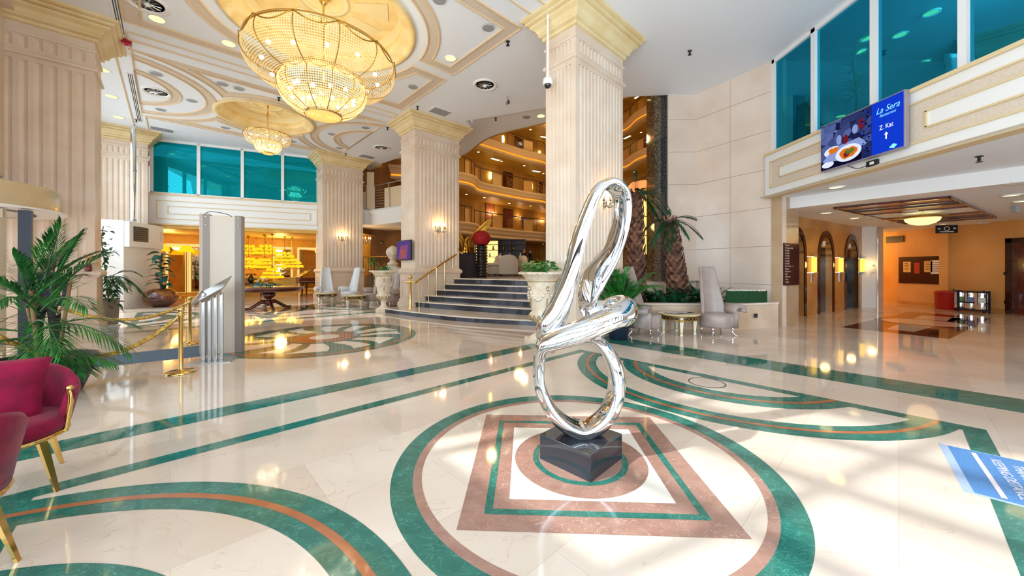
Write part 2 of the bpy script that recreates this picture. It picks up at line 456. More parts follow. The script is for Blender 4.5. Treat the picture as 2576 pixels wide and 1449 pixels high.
# pinwheel medallion of the middle bay
mc = (2.47, 8.55)
inlay(arc(mc, 1.93, 0, 2 * pi, 128)[:-1], FG, 0.001)
ring(mc, 1.72, 1.80, FR, 0.002)
for k in range(12):
    a = k * pi / 6 + 0.1
    w0, w1, tw = 0.13, 0.115, 0.0
    odd = k % 2
    pts = []
    for i in range(9):
        t = i / 8; r = 0.74 + 0.86 * t; pts.append((r, a - 0.20 + 0.12 * t * (1 if odd else -0.5) + 0.10 * math.sin(t * pi)))
    for i in range(9):
        t = 1 - i / 8; r = 0.74 + 0.80 * t; pts.append((r, a + 0.12 + 0.05 * t + 0.06 * math.sin(t * pi)))
    inlay([(mc[0] + r * math.cos(q), mc[1] + r * math.sin(q)) for r, q in pts], FW, 0.002)
ring(mc, 0.62, 0.70, FG, 0.003, 64)
inlay(arc(mc, 0.62, 0, 2 * pi, 64)[:-1], FR, 0.003)
inlay(arc(mc, 0.30, 0, 2 * pi, 64)[:-1], FW, 0.004)
# dark carpet-like panel of the lift hall
def fpoly(pix, m, z):
    fl_.mi = m; fl_.add([(*F(*p), z) for p in pix], [tuple(range(len(pix)))])
fpoly([(2115, 823), (2388, 853), (2492, 801), (2285, 784)], 6, 0.001)
fpoly([(2228, 828), (2300, 835), (2430, 800), (2320, 793)], FC, 0.002)
fpoly([(2330, 842), (2372, 845), (2442, 803), (2395, 799)], 7, 0.002)
cx_, cy_ = F(2320, 811)
fl_.mi = 7; fl_.add([(cx_ + 0.95 * math.cos(t * pi / 24), cy_ + 0.95 * math.sin(t * pi / 24), 0.003) for t in range(48)], [tuple(range(48))])
fl_.mi = FC; fl_.add([(cx_ + 0.8 * math.cos(t * pi / 24), cy_ + 0.8 * math.sin(t * pi / 24), 0.004) for t in range(48)], [tuple(range(48))])
M_hall1 = marble('lift_hall_brown_marble', '5E2F1D', '7A4229', 0.05, 3, tiles=False)
M_hall2 = marble('lift_hall_dark_marble', '2E1710', '45241A', 0.05, 3, tiles=False)
struct('floor', fl_, [M_floor, M_green, M_brown, M_rust, M_black, M_white_in, M_hall1, M_hall2], recalc=False)

# ------------------------------------------------------------------ lobby ceiling
def fill2d(name, loops, z, m, down=True, thick=0.0):
    bm = bmesh.new(); es = []
    for lp in loops:
        vs = [bm.verts.new((x, y, z)) for x, y in lp]
        es += [bm.edges.new((vs[i], vs[(i + 1) % len(vs)])) for i in range(len(vs))]
    bmesh.ops.triangle_fill(bm, use_beauty=True, use_dissolve=False, edges=es, normal=(0, 0, -1))
    for f in bm.faces:
        if (f.normal.z > 0) == down: f.normal_flip()
    if thick:
        g = bmesh.ops.extrude_face_region(bm, geom=list(bm.faces))
        bmesh.ops.translate(bm, verts=[e for e in g['geom'] if isinstance(e, bmesh.types.BMVert)], vec=(0, 0, thick))
        bmesh.ops.recalc_face_normals(bm, faces=bm.faces)
    me = bpy.data.meshes.new(name); bm.to_mesh(me); bm.free(); me.materials.append(m)
    o = bpy.data.objects.new(name, me); COL.objects.link(o); o['kind'] = 'structure'
    return o
DOMES = [(2.5, 8.68, 1.87), (2.58, 15.65, 1.45), (2.5, 1.72, 1.5)]
edge_uv = [(8.05, 18.4), (8.25, 16.6)] + list(spline([(8.75, 14.4), (9.0, 13.0), (8.75, 11.6), (8.0, 10.9)], 6)) + [(9.35, 8.1), (10.5, 6.0), (11.5, 4.9)]
edge2_uv = spline([(8.3, 19.0), (9.5, 17.2), (11.0, 15.6), (10.36, 12.4), (10.98, 9.5), (11.3, 6.6), (12.0, 4.9)], 6)
outer = [(-2.45, -7.2), (-2.45, 22.0), (8.2, 22.0)] + list(edge_uv) + [(12.1, 4.35), (11.9, 2.2)]
outer_xy = [R(*p) for p in outer] + [(7.0, 9.4), (7.0, -4.0)]
holes = [[R(*p) for p in arc((u, v), r, 0, 2 * pi, 64)[:-1]] for u, v, r in DOMES]
fill2d('ceiling', [outer_xy] + holes, CE, M_ceil, thick=0.35)
# raised soffit between the lobby ceiling and the atrium void
fill2d('ceiling_raised', [[R(*p) for p in edge_uv] + [R(*p) for p in reversed(edge2_uv)]], CE + .38, M_ceil, thick=0.1)
for i, (u, v, r) in enumerate(DOMES):
    d = MB(); x, y = R(u, v)
    d.mi = 0
    d.lathe([(r + 0.10, -0.004), (r + 0.10, -0.05), (r + 0.03, -0.07), (r - 0.03, -0.04), (r - 0.06, 0.03), (r - 0.12, 0.04), (r - 0.17, 0.10), (r - 0.21, 0.11), (r - 0.24, 0.2), (r - 0.24, 0.3)], (x, y, CE), 72, cap=False)
    d.mi = 1
    d.lathe([(r - 0.24, 0.3), (r - 0.30, 0.46), (r - 0.30, 0.5)], (x, y, CE), 72, cap=False)
    d.mi = 0
    d.add([(x + (r - 0.28) * math.cos(k * pi / 36), y + (r - 0.28) * math.sin(k * pi / 36), CE + 0.5) for k in range(72)], [tuple(reversed(range(72)))])
    d.mi = 1
    for k in range(8):                                    # radial panels and centre ring on the dome ceiling
        a = k * pi / 4 + 0.3
        for r0, r1 in ((0.62, r - 0.5),):
            pts = [(r0, a - 0.17), (r1, a - 0.22), (r1, a + 0.22), (r0, a + 0.17)]
            d.prism([(x + q * math.cos(t), y + q * math.sin(t)) for q, t in pts], CE + 0.475, CE + 0.499)
    d.lathe([(0.52, 0.499), (0.52, 0.47), (0.40, 0.47), (0.40, 0.499)], (x, y, CE), 40, cap=False)
    tag(d.build('ceiling_dome', [M_dome, M_domein]), None, None, kind='structure')
# flat beige bands with raised trims
def offpoly(pts, w_):
    return pts
def ceil_band(name, outl, inl):
    """beige band between an outer and an inner outline with a thin trim along both"""
    mb = MB()
    bm = bmesh.new(); es = []
    for lp in (outl, inl):
        vs = [bm.verts.new((*R(*p), CE - 0.006)) for p in lp]
        es += [bm.edges.new((vs[i], vs[(i + 1) % len(vs)])) for i in range(len(vs))]
    bmesh.ops.triangle_fill(bm, use_beauty=True, edges=es, normal=(0, 0, -1))
    bm.verts.ensure_lookup_table(); bm.verts.index_update()
    mb.mi = 0
    mb.add([tuple(v.co) for v in bm.verts], [[v.index for v in f.verts] for f in bm.faces]); bm.free()
    mb.mi = 1
    prof = [(-0.022, CE), (-0.022, CE - 0.022), (0.0, CE - 0.034), (0.022, CE - 0.022), (0.022, CE)]
    for lp in (outl, inl): mb.molding([R(*p) for p in lp], prof, True)
    struct(name, mb, [M_ceilband, M_trim])
TRIMN = [0]
def band_obj(o_, i_):
    TRIMN[0] += 1; ceil_band('trim_%d' % TRIMN[0], o_, i_)
def cquarter(cu, cv, r, h, gu, gv, U, V, w_):
    """one corner piece of the frame round a dome; U,V = outer rectangle corner, gu,gv = half gaps"""
    su, sv = (1 if U > cu else -1), (1 if V > cv else -1)
    a0 = math.asin(gv / r); a1 = math.acos(gu / r)
    pts = [(cu + su * r * math.cos(a0 + (a1 - a0) * i / 16), cv + sv * r * math.sin(a0 + (a1 - a0) * i / 16)) for i in range(17)]
    return pts + [(cu + su * gu, V), (U, V), (U, cv + sv * gv)]
cu, cv = 2.5, 8.72
for U in (-0.75, 5.82):
    for V in (5.83, 11.6):
        su, sv = (1 if U > cu else -1), (1 if V > cv else -1)
        band_obj(cquarter(cu, cv, 2.27, 0, 0.02 if False else 0.19, 0.19, U, V, 0), cquarter(cu, cv, 2.53, 0, 0.45, 0.45, U - su * 0.29, V - sv * 0.27, 0))
def carc_pts(c, r, t0, t1, n=24): return arc(c, r, t0, t1, n)
def isect(c1, r1, c2, r2, up):
    dx, dy = c2[0] - c1[0], c2[1] - c1[1]; d = math.hypot(dx, dy); a = (r1 * r1 - r2 * r2 + d * d) / (2 * d); h = math.sqrt(max(0, r1 * r1 - a * a))
    mx, my = c1[0] + a * dx / d, c1[1] + a * dy / d
    p = [(mx + h * dy / d, my - h * dx / d), (mx - h * dy / d, my + h * dx / d)]
    return min(p, key=lambda q: q[1]) if not up else max(p, key=lambda q: q[1])
def bay_ceiling(vc, um=2.6):
    DC = (um, vc); LC = (-1.3, vc); RC = (6.5, vc)
    def ang(c, p): return math.atan2(p[1] - c[1], p[0] - c[0])
    def tri(rd, ra, vout, up):
        s = 1 if up else -1
        pl = isect(LC, ra, DC, rd, up); pr = isect(RC, ra, DC, rd, up)
        vt = vc + s * vout
        hl = math.sqrt(max(0.0001, ra * ra - vout * vout)) if ra > vout else 0.05
        ql = (LC[0] + hl, vt); qr = (RC[0] - hl, vt)
        if ra <= vout: ql = (LC[0] + 0.05, vc + s * ra); qr = (RC[0] - 0.05, vc + s * ra)
        pts = [ql] if ra > vout else [(ql[0], vt), ql]
        def between(c, r, p, q, n=16):
            a, b = ang(c, p), ang(c, q)
            while b - a > pi: b -= 2 * pi
            while b - a < -pi: b += 2 * pi
            return arc(c, r, a, b, n)[1:]
        pts += between(LC, ra, ql, pl); pts += between(DC, rd, pl, pr); pts += between(RC, ra, pr, qr)
        return pts
    for up in (False, True):
        band_obj(tri(1.70, 2.71, 2.62, up), tri(1.96, 2.96, 2.40, up))
    for left, c in ((True, LC), (False, RC)):
        lim = -0.72 if left else 5.92
        for ra, rb in ((2.18, 2.43), (1.33, 1.56)):
            a, b = carc(c, rb, lim, left), carc(c, ra, lim, left)
            mb = MB(); mb.mi = 0; n = len(a)
            mb.add([(*R(*p), CE - 0.006) for p in a] + [(*R(*p), CE - 0.006) for p in b], [(i, i + 1, n + i + 1, n + i) for i in range(n - 1)])
            mb.mi = 1; prof = [(-0.022, CE), (-0.022, CE - 0.022), (0, CE - 0.034), (0.022, CE - 0.022), (0.022, CE)]
            for lp in (a, b): mb.molding([R(*p) for p in lp], prof, False)
            mb.molding([R(lim, a[0][1]), R(lim, a[-1][1])], prof, False)
            TRIMN[0] += 1; struct('trim_%d' % TRIMN[0], mb, [M_ceilband, M_trim])
bay_ceiling(15.65)
bay_ceiling(1.72)
for vv in (12.09, 4.97):
    lp = [(-0.74, vv), (5.86, vv), (5.86, vv + 0.39), (-0.74, vv + 0.39)]
    mb = MB(); mb.molding([R(*p) for p in lp], [(-0.02, CE), (-0.02, CE - 0.02), (0, CE - 0.03), (0.02, CE - 0.02), (0.02, CE)], True)
    TRIMN[0] += 1; struct('trim_%d' % TRIMN[0], mb, M_trim)
mb = MB(); pr = [(-0.02, CE), (-0.02, CE - 0.02), (0, CE - 0.03), (0.02, CE - 0.02), (0.02, CE)]
mb.molding([R(-1.03, 12.6), R(-1.0, 20.2)], pr, False); mb.molding([R(-0.72, 12.6), R(-0.70, 13.3)], pr, False); mb.molding([R(-0.64, 18.4), R(-0.61, 20.3)], pr, False)
mb.molding([R(-0.62, 18.45), R(5.9, 18.45)], pr, False)
TRIMN[0] += 1; struct('trim_%d' % TRIMN[0], mb, M_trim)
# ------------------------------------------------------------------ fluted stone pillars
def fluted(w_, h_, nx, ny, g=0.028, margin=0.10):
    """plan of a w x h rectangle whose sides carry nx / ny round flutes"""
    pts = []
    def side(p, q, n, inward):
        L = math.hypot(q[0] - p[0], q[1] - p[1]); dx, dy = (q[0] - p[0]) / L, (q[1] - p[1]) / L
        pts.append(p)
        if n == 0: return
        step = (L - 2 * margin) / n
        for i in range(n):
            a = margin + i * step + step * 0.2; b = margin + (i + 1) * step - step * 0.2
            for k in range(5):
                t = k / 4; s_ = a + (b - a) * t; dep = g * math.sin(pi * t)
                pts.append((p[0] + dx * s_ + inward[0] * dep, p[1] + dy * s_ + inward[1] * dep))
    side((0, 0), (w_, 0), nx, (0, 1)); side((w_, 0), (w_, h_), ny, (-1, 0)); side((w_, h_), (0, h_), nx, (0, -1)); side((0, h_), (0, 0), ny, (1, 0))
    return pts
def rect(w_, h_, o=0.0): return [(-o, -o), (w_ + o, -o), (w_ + o, h_ + o), (-o, h_ + o)]
def pillar(x, y, wu, wv, nx, ny, label, rz=PHI, group='fluted stone pillars of the hall'):
    t = thing('stone_pillar', label, 'pillar', (x, y, 0), rz, group)
    b = MB()
    b.prism(rect(wu, wv, 0.10), 0, 0.26); b.prism(rect(wu, wv, 0.06), 0.26, 0.36); b.prism(rect(wu, wv, 0.03), 0.36, 1.3)
    b.molding(rect(wu, wv), [(0.0, 1.28), (0.06, 1.30), (0.09, 1.36), (0.09, 1.42), (0.05, 1.46), (0.0, 1.5)])
    for (p0, p1) in (((0.25, -0.03), (wu - 0.25, -0.03)),):           # raised frame on the pedestal panel
        b.box(p0[0], -0.05, 0.50, p1[0], -0.02, 0.54); b.box(p0[0], -0.05, 1.08, p1[0], -0.02, 1.12)
        b.box(p0[0], -0.05, 0.54, p0[0] + 0.04, -0.02, 1.08); b.box(p1[0] - 0.04, -0.05, 0.54, p1[0], -0.02, 1.08)
    b.box(-0.05, 0.15, 0.50, -0.02, wv - 0.15, 0.54); b.box(-0.05, 0.15, 1.08, -0.02, wv - 0.15, 1.12)
    b.box(-0.05, 0.15, 0.54, -0.02, 0.19, 1.08); b.box(-0.05, wv - 0.19, 0.54, -0.02, wv - 0.15, 1.08)
    b.build('pedestal', M_stone, t)
    s = MB()
    s.prism(rect(wu, wv), 1.4, 1.62); s.prism(fluted(wu, wv, nx, ny), 1.62, 5.72); s.prism(rect(wu, wv), 5.72, 5.98)
    s.prism(fluted(wu, wv, nx, ny), 5.98, 6.2); s.prism(rect(wu, wv), 6.2, 6.6)
    s.build('shaft', M_stone, t)
    m = MB(); tor = lambda z, r: [(0, z - r), (r * .8, z - r * .7), (r, z), (r * .8, z + r * .7), (0, z + r)]
    m.molding(rect(wu, wv), tor(5.86, 0.05)); m.molding(rect(wu, wv), tor(6.26, 0.035))
    m.build('band', M_stone, t)
    c = MB()
    c.molding(rect(wu, wv), [(0.0, 6.46), (0.05, 6.47), (0.06, 6.53), (0.04, 6.54), (0.11, 6.57), (0.13, 6.60), (0.12, 6.62), (0.17, 6.70), (0.25, 6.75), (0.26, 6.79), (0.24, 6.80), (0.32, 6.82), (0.33, 6.86), (0.31, 6.87), (0.39, 6.90), (0.40, CE)])
    c.build('capital', M_cap, t)
    return t
pillar(1.356, 7.4, 1.86, 0.80, 13, 6, 'tall fluted pale stone pillar behind the chrome sculpture', group=None)
pillar(-3.335, 12.9, 1.90, 1.06, 11, 6, 'fluted stone pillar with a purple screen and handrail beside the steps', group=None)
pillar(-8.76, 17.1, 1.88, 1.1, 10, 4, 'fluted stone pillar behind the white leather chairs', group=None)
# near left: its right-hand corner stands at (-9.12, 8.0)
px_, py_ = R(-1.21 - 2.3, 12.07)
pillar(px_, py_, 2.3, 1.0, 11, 5, 'massive fluted stone pillar behind the revolving door canopy', group=None)
px_, py_ = R(-2.2, 20.55)
pillar(px_, py_, 1.55, 1.0, 9, 4, 'fluted stone pillar with a steel pipe above the white cabin wall', group=None)

# ------------------------------------------------------------------ right-hand stone wall
def stone_wall(name, pts, z0, z1, t=0.2, joints=(1.07, 2.09, 3.11, 4.13, 5.15, 6.17), step=1.05):
    mb = MB()
    for i in range(len(pts) - 1):
        p, q = pts[i], pts[i + 1]
        mb.mi = 0; mb.wallseg(p, q, z0, z1, t)
        dx, dy = q[0] - p[0], q[1] - p[1]; L = math.hypot(dx, dy); nx, ny = dy / L * 0.003, -dx / L * 0.003
        mb.mi = 1
        for z in joints:
            if z0 < z < z1:
                mb.prism([(p[0] + nx, p[1] + ny), (q[0] + nx, q[1] + ny), q, p], z - 0.006, z + 0.006)
        n = int(L / step)
        rows = [z0] + [z for z in joints if z0 < z < z1] + [z1]
        for k in range(1, n + 1):
            f = k * step / L
            if f > 0.98: continue
            a = (p[0] + dx * f, p[1] + dy * f); e = (dx / L * 0.004, dy / L * 0.004)
            mb.prism([(a[0] - e[0] + nx, a[1] - e[1] + ny), (a[0] + e[0] + nx, a[1] + e[1] + ny), (a[0] + e[0], a[1] + e[1]), (a[0] - e[0], a[1] - e[1])], z0, z1)
    return struct(name, mb, [M_wall, M_joint])
M_wall = mat('wall_marble_slab', 'E4D2C2', 0.22); vary(M_wall, 'E8D7C8', 'D8C1AE', 0.9, 6, lo=0.3, hi=0.72)
M_joint = mat('joint_grout', 'A8917D', 0.7)  # thin dark joint strips, the grout's own colour
stone_wall('wall_right', [(5.0, 11.42), (5.86, 11.4), (6.91, 9.58), (7.03, 9.35)], 0, CE)
M_wallw = mat('wall_polished_slab', 'C9AC8E', 0.08); vary(M_wallw, 'D0B496', 'BB9C7C', 1.0, 6)
mb = MB(); mb.wallseg((7.03, 9.35), (7.84, 9.84), 0, 3.36, 0.25); mb.wallseg((7.84, 9.84), (7.75, 11.4), 0, 3.36, 0.2)
struct('wall_pier', mb, M_wallw)
# dark granite column at the end of that wall
t = thing('granite_column', 'dark speckled granite column rising between the palms and the stone wall', 'column', (5.0, 11.52, 0), 0.1)
M_gran = mat('speckled_granite', '1E1E20', 0.06); vary(M_gran, '151518', '8C8A84', 45, 3, lo=0.5, hi=0.72)
M_gran2 = mat('polished_brown_granite', '5A4630', 0.05, spec=0.9); vary(M_gran2, '3A2D1E', '8E7450', 30, 4, lo=0.45, hi=0.7)
mb = MB(); mb.box(-.20, 0, 0, 0.03, 0.5, CE + .5); mb.build('side_slab', M_gran, t)
mb = MB(); mb.box(-0.42, -0.02, 0, -0.20, 0.5, CE + .5); mb.build('polished_slab', M_gran2, t)

# ------------------------------------------------------------------ balcony fascia, windows and soffit on the right
FXX = 6.75
def panel_fascia(mb, p, q, z0, z1, frames, trim=0.03):
    """white fascia p->q with nested raised frames: frames = [(inset_u0, inset_u1, zlo, zhi, fill)]"""
    dx, dy = q[0] - p[0], q[1] - p[1]; L = math.hypot(dx, dy); ux, uy = dx / L, dy / L; nx, ny = uy, -ux
    def P(s_, o): return (p[0] + ux * s_ + nx * o, p[1] + uy * s_ + ny * o)
    mb.mi = 0; mb.prism([P(0, 0), P(L, 0), P(L, -0.2), P(0, -0.2)], z0, z1)
    for (a, b, zl, zh, fill, lay) in frames:
        o = 0.004 * lay
        if fill is not None:
            mb.mi = fill; mb.prism([P(a, o + 0.004), P(b, o + 0.004), P(b, 0), P(a, 0)], zl, zh)
        mb.mi = 2
        oo = o + 0.028
        mb.prism([P(a - trim / 2, oo), P(b + trim / 2, oo), P(b + trim / 2, 0), P(a - trim / 2, 0)], zl - trim / 2, zl + trim / 2)
        mb.prism([P(a - trim / 2, oo), P(b + trim / 2, oo), P(b + trim / 2, 0), P(a - trim / 2, 0)], zh - trim / 2, zh + trim / 2)
        mb.prism([P(a - trim / 2, oo), P(a + trim / 2, oo), P(a + trim / 2, 0), P(a - trim / 2, 0)], zl, zh)
        mb.prism([P(b - trim / 2, oo), P(b + trim / 2, oo), P(b + trim / 2, 0), P(b - trim / 2, 0)], zl, zh)
    mb.mi = 2
    for z in (z0, z1): mb.prism([P(0, 0.05), P(L, 0.05), P(L, -0.2), P(0, -0.2)], z - 0.025, z + 0.035)
mb = MB()
panel_fascia(mb, (FXX, 9.58), (FXX, 1.2), 3.36, 4.46, [(0.22, 8.3, 3.58, 4.24, 1, 1), (0.55, 3.3, 3.78, 4.04, 0, 2), (3.72, 8.2, 3.78, 4.04, 0, 2)])
struct('trim_90', mb, [M_white, M_ceilband, M_gilt])
mb = MB(); mb.add([(*p, 3.36) for p in [(6.6, 9.6), (7.5, 9.6), (9.33, 6.58), (13.6, 0.0), (6.6, 0.0)]], [(4, 3, 2, 1, 0)])
mb.add([(*p, 4.44) for p in [(6.9, 9.55), (13.0, 9.55), (13.6, 0.0), (6.9, 0.0)]], [(0, 1, 2, 3)])
struct('ceiling_soffit', mb, M_ceil, recalc=False)
mb = MB(); mb.wallseg((7.2, 9.86), (13.6, 0.0), 3.075, 3.4, 0.6); struct('trim_91', mb, M_white)
# glazing with white mullions
GX = 6.95
mul = [9.52, 8.26, 6.90, 5.54, 4.2, 2.9, 1.6]
mb = MB(); mb.box(GX - 0.05, 1.2, CE - 0.09, GX + 0.07, 9.55, CE); mb.box(GX - 0.05, 1.2, 4.46, GX + 0.07, 9.55, 4.55)
for d_ in mul: mb.box(GX - 0.05, d_ - 0.055, 4.5, GX + 0.07, d_ + 0.055, CE)
wf = mb.build('window_1', M_white); wf['kind'] = 'structure'
for i in range(len(mul) - 1):
    p_ = MB(); p_.quad((GX + 0.01, mul[i] - 0.05, 4.54), (GX + 0.01, mul[i + 1] + 0.05, 4.54), (GX + 0.01, mul[i + 1] + 0.05, CE - 0.08), (GX + 0.01, mul[i] - 0.05, CE - 0.08))
    p_.build('pane', M_tealpane_r, wf)
# room behind the glass
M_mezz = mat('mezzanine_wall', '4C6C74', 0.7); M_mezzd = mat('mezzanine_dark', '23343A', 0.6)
mb = MB(); mb.wallseg((6.95, 9.62), (13.5, 9.62), 4.44, CE, -0.1); mb.wallseg((13.5, 9.7), (13.5, 0.4), 4.44, CE, 0.1)
mb.add([(6.95, 9.7, CE - 0.01), (13.6, 9.7, CE - 0.01), (13.6, 0, CE - 0.01), (6.95, 0, CE - 0.01)], [(0, 1, 2, 3)])
struct('wall_mezzanine', mb, M_mezz)

# ------------------------------------------------------------------ lift hall (warm)
M_hallwall = mat('lift_hall_plaster', 'DDA866', 0.35); vary(M_hallwall, 'E2AE6E', 'D29C5A', 0.8, 4)
M_hallpol = mat('lift_hall_marble', 'C98F4E', 0.08); vary(M_hallpol, 'D29A58', 'B67D40', 1.2, 6)
M_archb = mat('arch_brown_marble', '3A1A10', 0.1); vary(M_archb, '45200F', '2B120B', 5, 4)
M_dark = mat('lift_door_black', '15100E', 0.15)
E0, E1 = (8.93, 11.2), (13.62, 14.03)
edx, edy = E1[0] - E0[0], E1[1] - E0[1]; eL = math.hypot(edx, edy); eux, euy = edx / eL, edy / eL; enx, eny = euy, -eux
def eat(px):
    """distance along the lift wall where the sight line of a column of the photo meets it"""
    t = (px - CX) / FPX
    k = (t * E0[1] - E0[0]) / (eux - t * euy); return k
def EP(s_, o): return (E0[0] + eux * s_ + enx * o, E0[1] + euy * s_ + eny * o)
ang_e = math.atan2(euy, eux)
def arch_poly(hw, zs, n=20):
    return [(-hw, 0)] + [(-hw * math.cos(pi * i / n), zs + hw * 1.35 * math.sin(pi * i / n)) for i in range(n + 1)] + [(hw, 0)]
doors = [(eat(2027) - 0.62, 0.62), ((eat(2056) + eat(2098)) / 2, (eat(2098) - eat(2056)) / 2), ((eat(2123.5) + eat(2160)) / 2, (eat(2160) - eat(2123.5)) / 2)]
bm = bmesh.new(); es = []                                            # wall with three arched openings
def loop(pts):
    vs = [bm.verts.new(p) for p in pts]; return [bm.edges.new((vs[i], vs[(i + 1) % len(vs)])) for i in range(len(vs))]
prof = [(-1.6, 0.0)]
for s0, hw in doors:
    h_ = hw * 0.78; zs = 2.72 - h_ * 1.35 - 0.15
    prof += [(s0 + x, z) for x, z in arch_poly(h_, zs)]
prof += [(eL, 0.0), (eL, 3.12), (-1.6, 3.12)]
es = loop([(*EP(x, 0), z) for x, z in prof])
bmesh.ops.triangle_fill(bm, use_beauty=True, edges=es, normal=(enx, eny, 0))
g = bmesh.ops.extrude_face_region(bm, geom=list(bm.faces)); bmesh.ops.translate(bm, verts=[e for e in g['geom'] if isinstance(e, bmesh.types.BMVert)], vec=(-enx * 0.25, -eny * 0.25, 0))
bmesh.ops.recalc_face_normals(bm, faces=bm.faces)
me = bpy.data.meshes.new('wall_lift'); bm.to_mesh(me); bm.free(); me.materials.append(M_hallpol)
o = bpy.data.objects.new('wall_lift', me); COL.objects.link(o); o['kind'] = 'structure'
for i, (s0, hw) in enumerate(doors):
    lab = ['black lift doorway half hidden behind the floor directory', 'black lift doorway in the middle of the three brown arches', 'black lift doorway nearest the white column'][i]
    bx, by = EP(s0, 0)
    t = thing('lift_doorway', lab, 'lift', (bx, by, 0), ang_e, 'arched lift doorways')
    h_ = hw * 0.78; zs = 2.72 - h_ * 1.35 - 0.15
    a = MB(); outp = arch_poly(hw, 2.72 - hw * 1.35 + 0.05); inp = arch_poly(h_, zs)
    n = len(outp)
    a.add([(x, -0.03, z) for x, z in outp] + [(x, -0.03, z) for x, z in inp] + [(x, 0.0, z) for x, z in outp] + [(x, 0.2, z) for x, z in inp],
          [(k, k + 1, n + k + 1, n + k) for k in range(n - 1)] + [(k, k + 1, 2 * n + k + 1, 2 * n + k) for k in range(n - 1)] + [(n + k, n + k + 1, 3 * n + k + 1, 3 * n + k) for k in range(n - 1)])
    a.build('arch_surround', M_archb, t)
    d = MB(); d.box(-h_, 0.17, 0, -h_ + 0.22, 0.2, 2.15); d.build('steel_jamb', M_steel, t)
    d = MB(); d.box(-h_ + 0.22, 0.18, 0, 0.22 * 0 + (h_ - 0.24) / 2, 0.21, 2.15); d.box((h_ - 0.24) / 2 + 0.01, 0.18, 0, h_, 0.21, 2.15); d.build('door_panel', M_dark, t)
    d = MB(); d.box(-h_, 0.165, 2.15, h_, 0.2, 2.22); d.build('lintel', M_archb, t)
    d = MB(); d.box(-h_, 0.19, 2.2, h_, 0.22, 2.75); d.build('tympanum', M_hallwall, t)
    if i:
        d = MB(); d.box(-0.14, 0.02, 2.25, 0.02, 0.12, 2.42); d.build('indicator_box', M_white, t)
        d = MB(); d.box(0.02, 0.05, 2.27, 0.12, 0.13, 2.40); d.build('indicator_screen', M_blackmat, t)
# white square column, corridor and back wall
mb = MB(); mb.prism([A(2168, 14.03), A(2209, 13.75), A(2222, 14.6), A(2190, 15.2)], 0, 3.12); struct('wall_column', mb, M_white)
BX = 16.65
bk = lambda px: BX * FPX / (px - CX)
mb = MB(); mb.wallseg((BX, bk(2258)), (BX, bk(2900)), 0, 3.12, 0.2)
mb.wallseg((BX + 3.0, 24), (BX, bk(2258)), 0, 3.12, 0.2); mb.wallseg((13.8, 15.0), (17.5, 22.0), 0, 3.12, 0.2); mb.wallseg((16.0, 21.5), (20.5, 19.5), 0, 3.12, 0.2)
mb.box(BX - 0.12, bk(2393), 0, BX + 0.05, bk(2370), 3.12)
struct('wall_hall', mb, M_hallwall)
mb = MB(); mb.box(BX - 0.025, bk(2538), 0, BX, bk(2393), 0.14); mb.box(BX - 0.025, bk(2370), 0, BX, bk(2258), 0.14); struct('baseboard_hall', mb, M_hallpol)
mb = MB(); mb.add([(*p, 3.09) for p in [(7.3, 9.9), (8.0, 9.2), (13.9, 0.0), (24, 0.0), (24, 24), (7.3, 24)]], [(5, 4, 3, 2, 1, 0)]); struct('ceiling_hall', mb, M_ceil, recalc=False)
# brown door at the right edge of the picture
t = tag(MB().build('door_1', M_dark), None, None, kind='structure')
y0_, y1_ = bk(2650), bk(2532)
d = MB(); d.box(BX - 0.05, y1_, 0, BX + 0.02, y1_ - 0.16, 2.5); d.box(BX - 0.05, y0_, 0, BX + 0.02, y0_ + 0.16, 2.5); d.box(BX - 0.05, y0_, 2.36, BX + 0.02, y1_, 2.5); d.build('door_frame', M_archb, t)
d = MB(); d.box(BX - 0.02, y0_ + 0.16, 0, BX + 0.01, y1_ - 0.16, 2.36); d.box(BX - 0.035, y0_ + 0.3, 0.3, BX, y1_ - 0.3, 1.1); d.box(BX - 0.035, y0_ + 0.3, 1.3, BX, y1_ - 0.3, 2.15); d.build('door_leaf', M_wood, t)

# ------------------------------------------------------------------ shop front on the left
L0, L1 = (-15.1, 15.05), (-9.2, 17.85)
ldx, ldy = L1[0] - L0[0], L1[1] - L0[1]; lL = math.hypot(ldx, ldy); lux, luy = ldx / lL, ldy / lL; lnx, lny = luy, -lux
def lat(px):
    t = (px - CX) / FPX; return (t * L0[1] - L0[0]) / (lux - t * luy)
def LP(s_, o): return (L0[0] + lux * s_ + lnx * o, L0[1] + luy * s_ + lny * o)
mb = MB()
panel_fascia(mb, L0, L1, 3.36, 4.62, [(0.4, lL - 0.2, 3.60, 4.36, None, 1), (0.75, lL - 0.5, 3.82, 4.14, None, 1)])
struct('trim_92', mb, [M_white, M_ceilband, M_gilt])
ms = [lat(379), lat(498.5), lat(609), lat(710.5), lat(803)]
mb = MB()
def lbox(s0, s1, o0, o1, z0, z1): mb.prism([LP(s0, o0), LP(s1, o0), LP(s1, o1), LP(s0, o1)], z0, z1)
lbox(ms[0] - 0.05, ms[-1] + 0.2, -0.16, -0.04, CE - 0.10, CE); lbox(ms[0] - 0.05, ms[-1] + 0.2, -0.16, -0.04, 4.62, 4.72)
for i, s_ in enumerate(ms): lbox(s_ - 0.06, s_ + 0.06, -0.16, -0.04, 4.62, CE)
wf = mb.build('window_2', M_white); wf['kind'] = 'structure'
for i in range(4):
    p_ = MB(); a, b = LP(ms[i] + 0.06, -0.1), LP(ms[i + 1] - 0.06, -0.1)
    p_.quad((*a, 4.71), (*b, 4.71), (*b, CE - 0.09), (*a, CE - 0.09)); p_.build('pane', M_tealpane, wf)
mb = MB(); mb.wallseg(LP(-0.8, -3.2), LP(lL + 2, -3.2), 4.4, CE, 0.1)
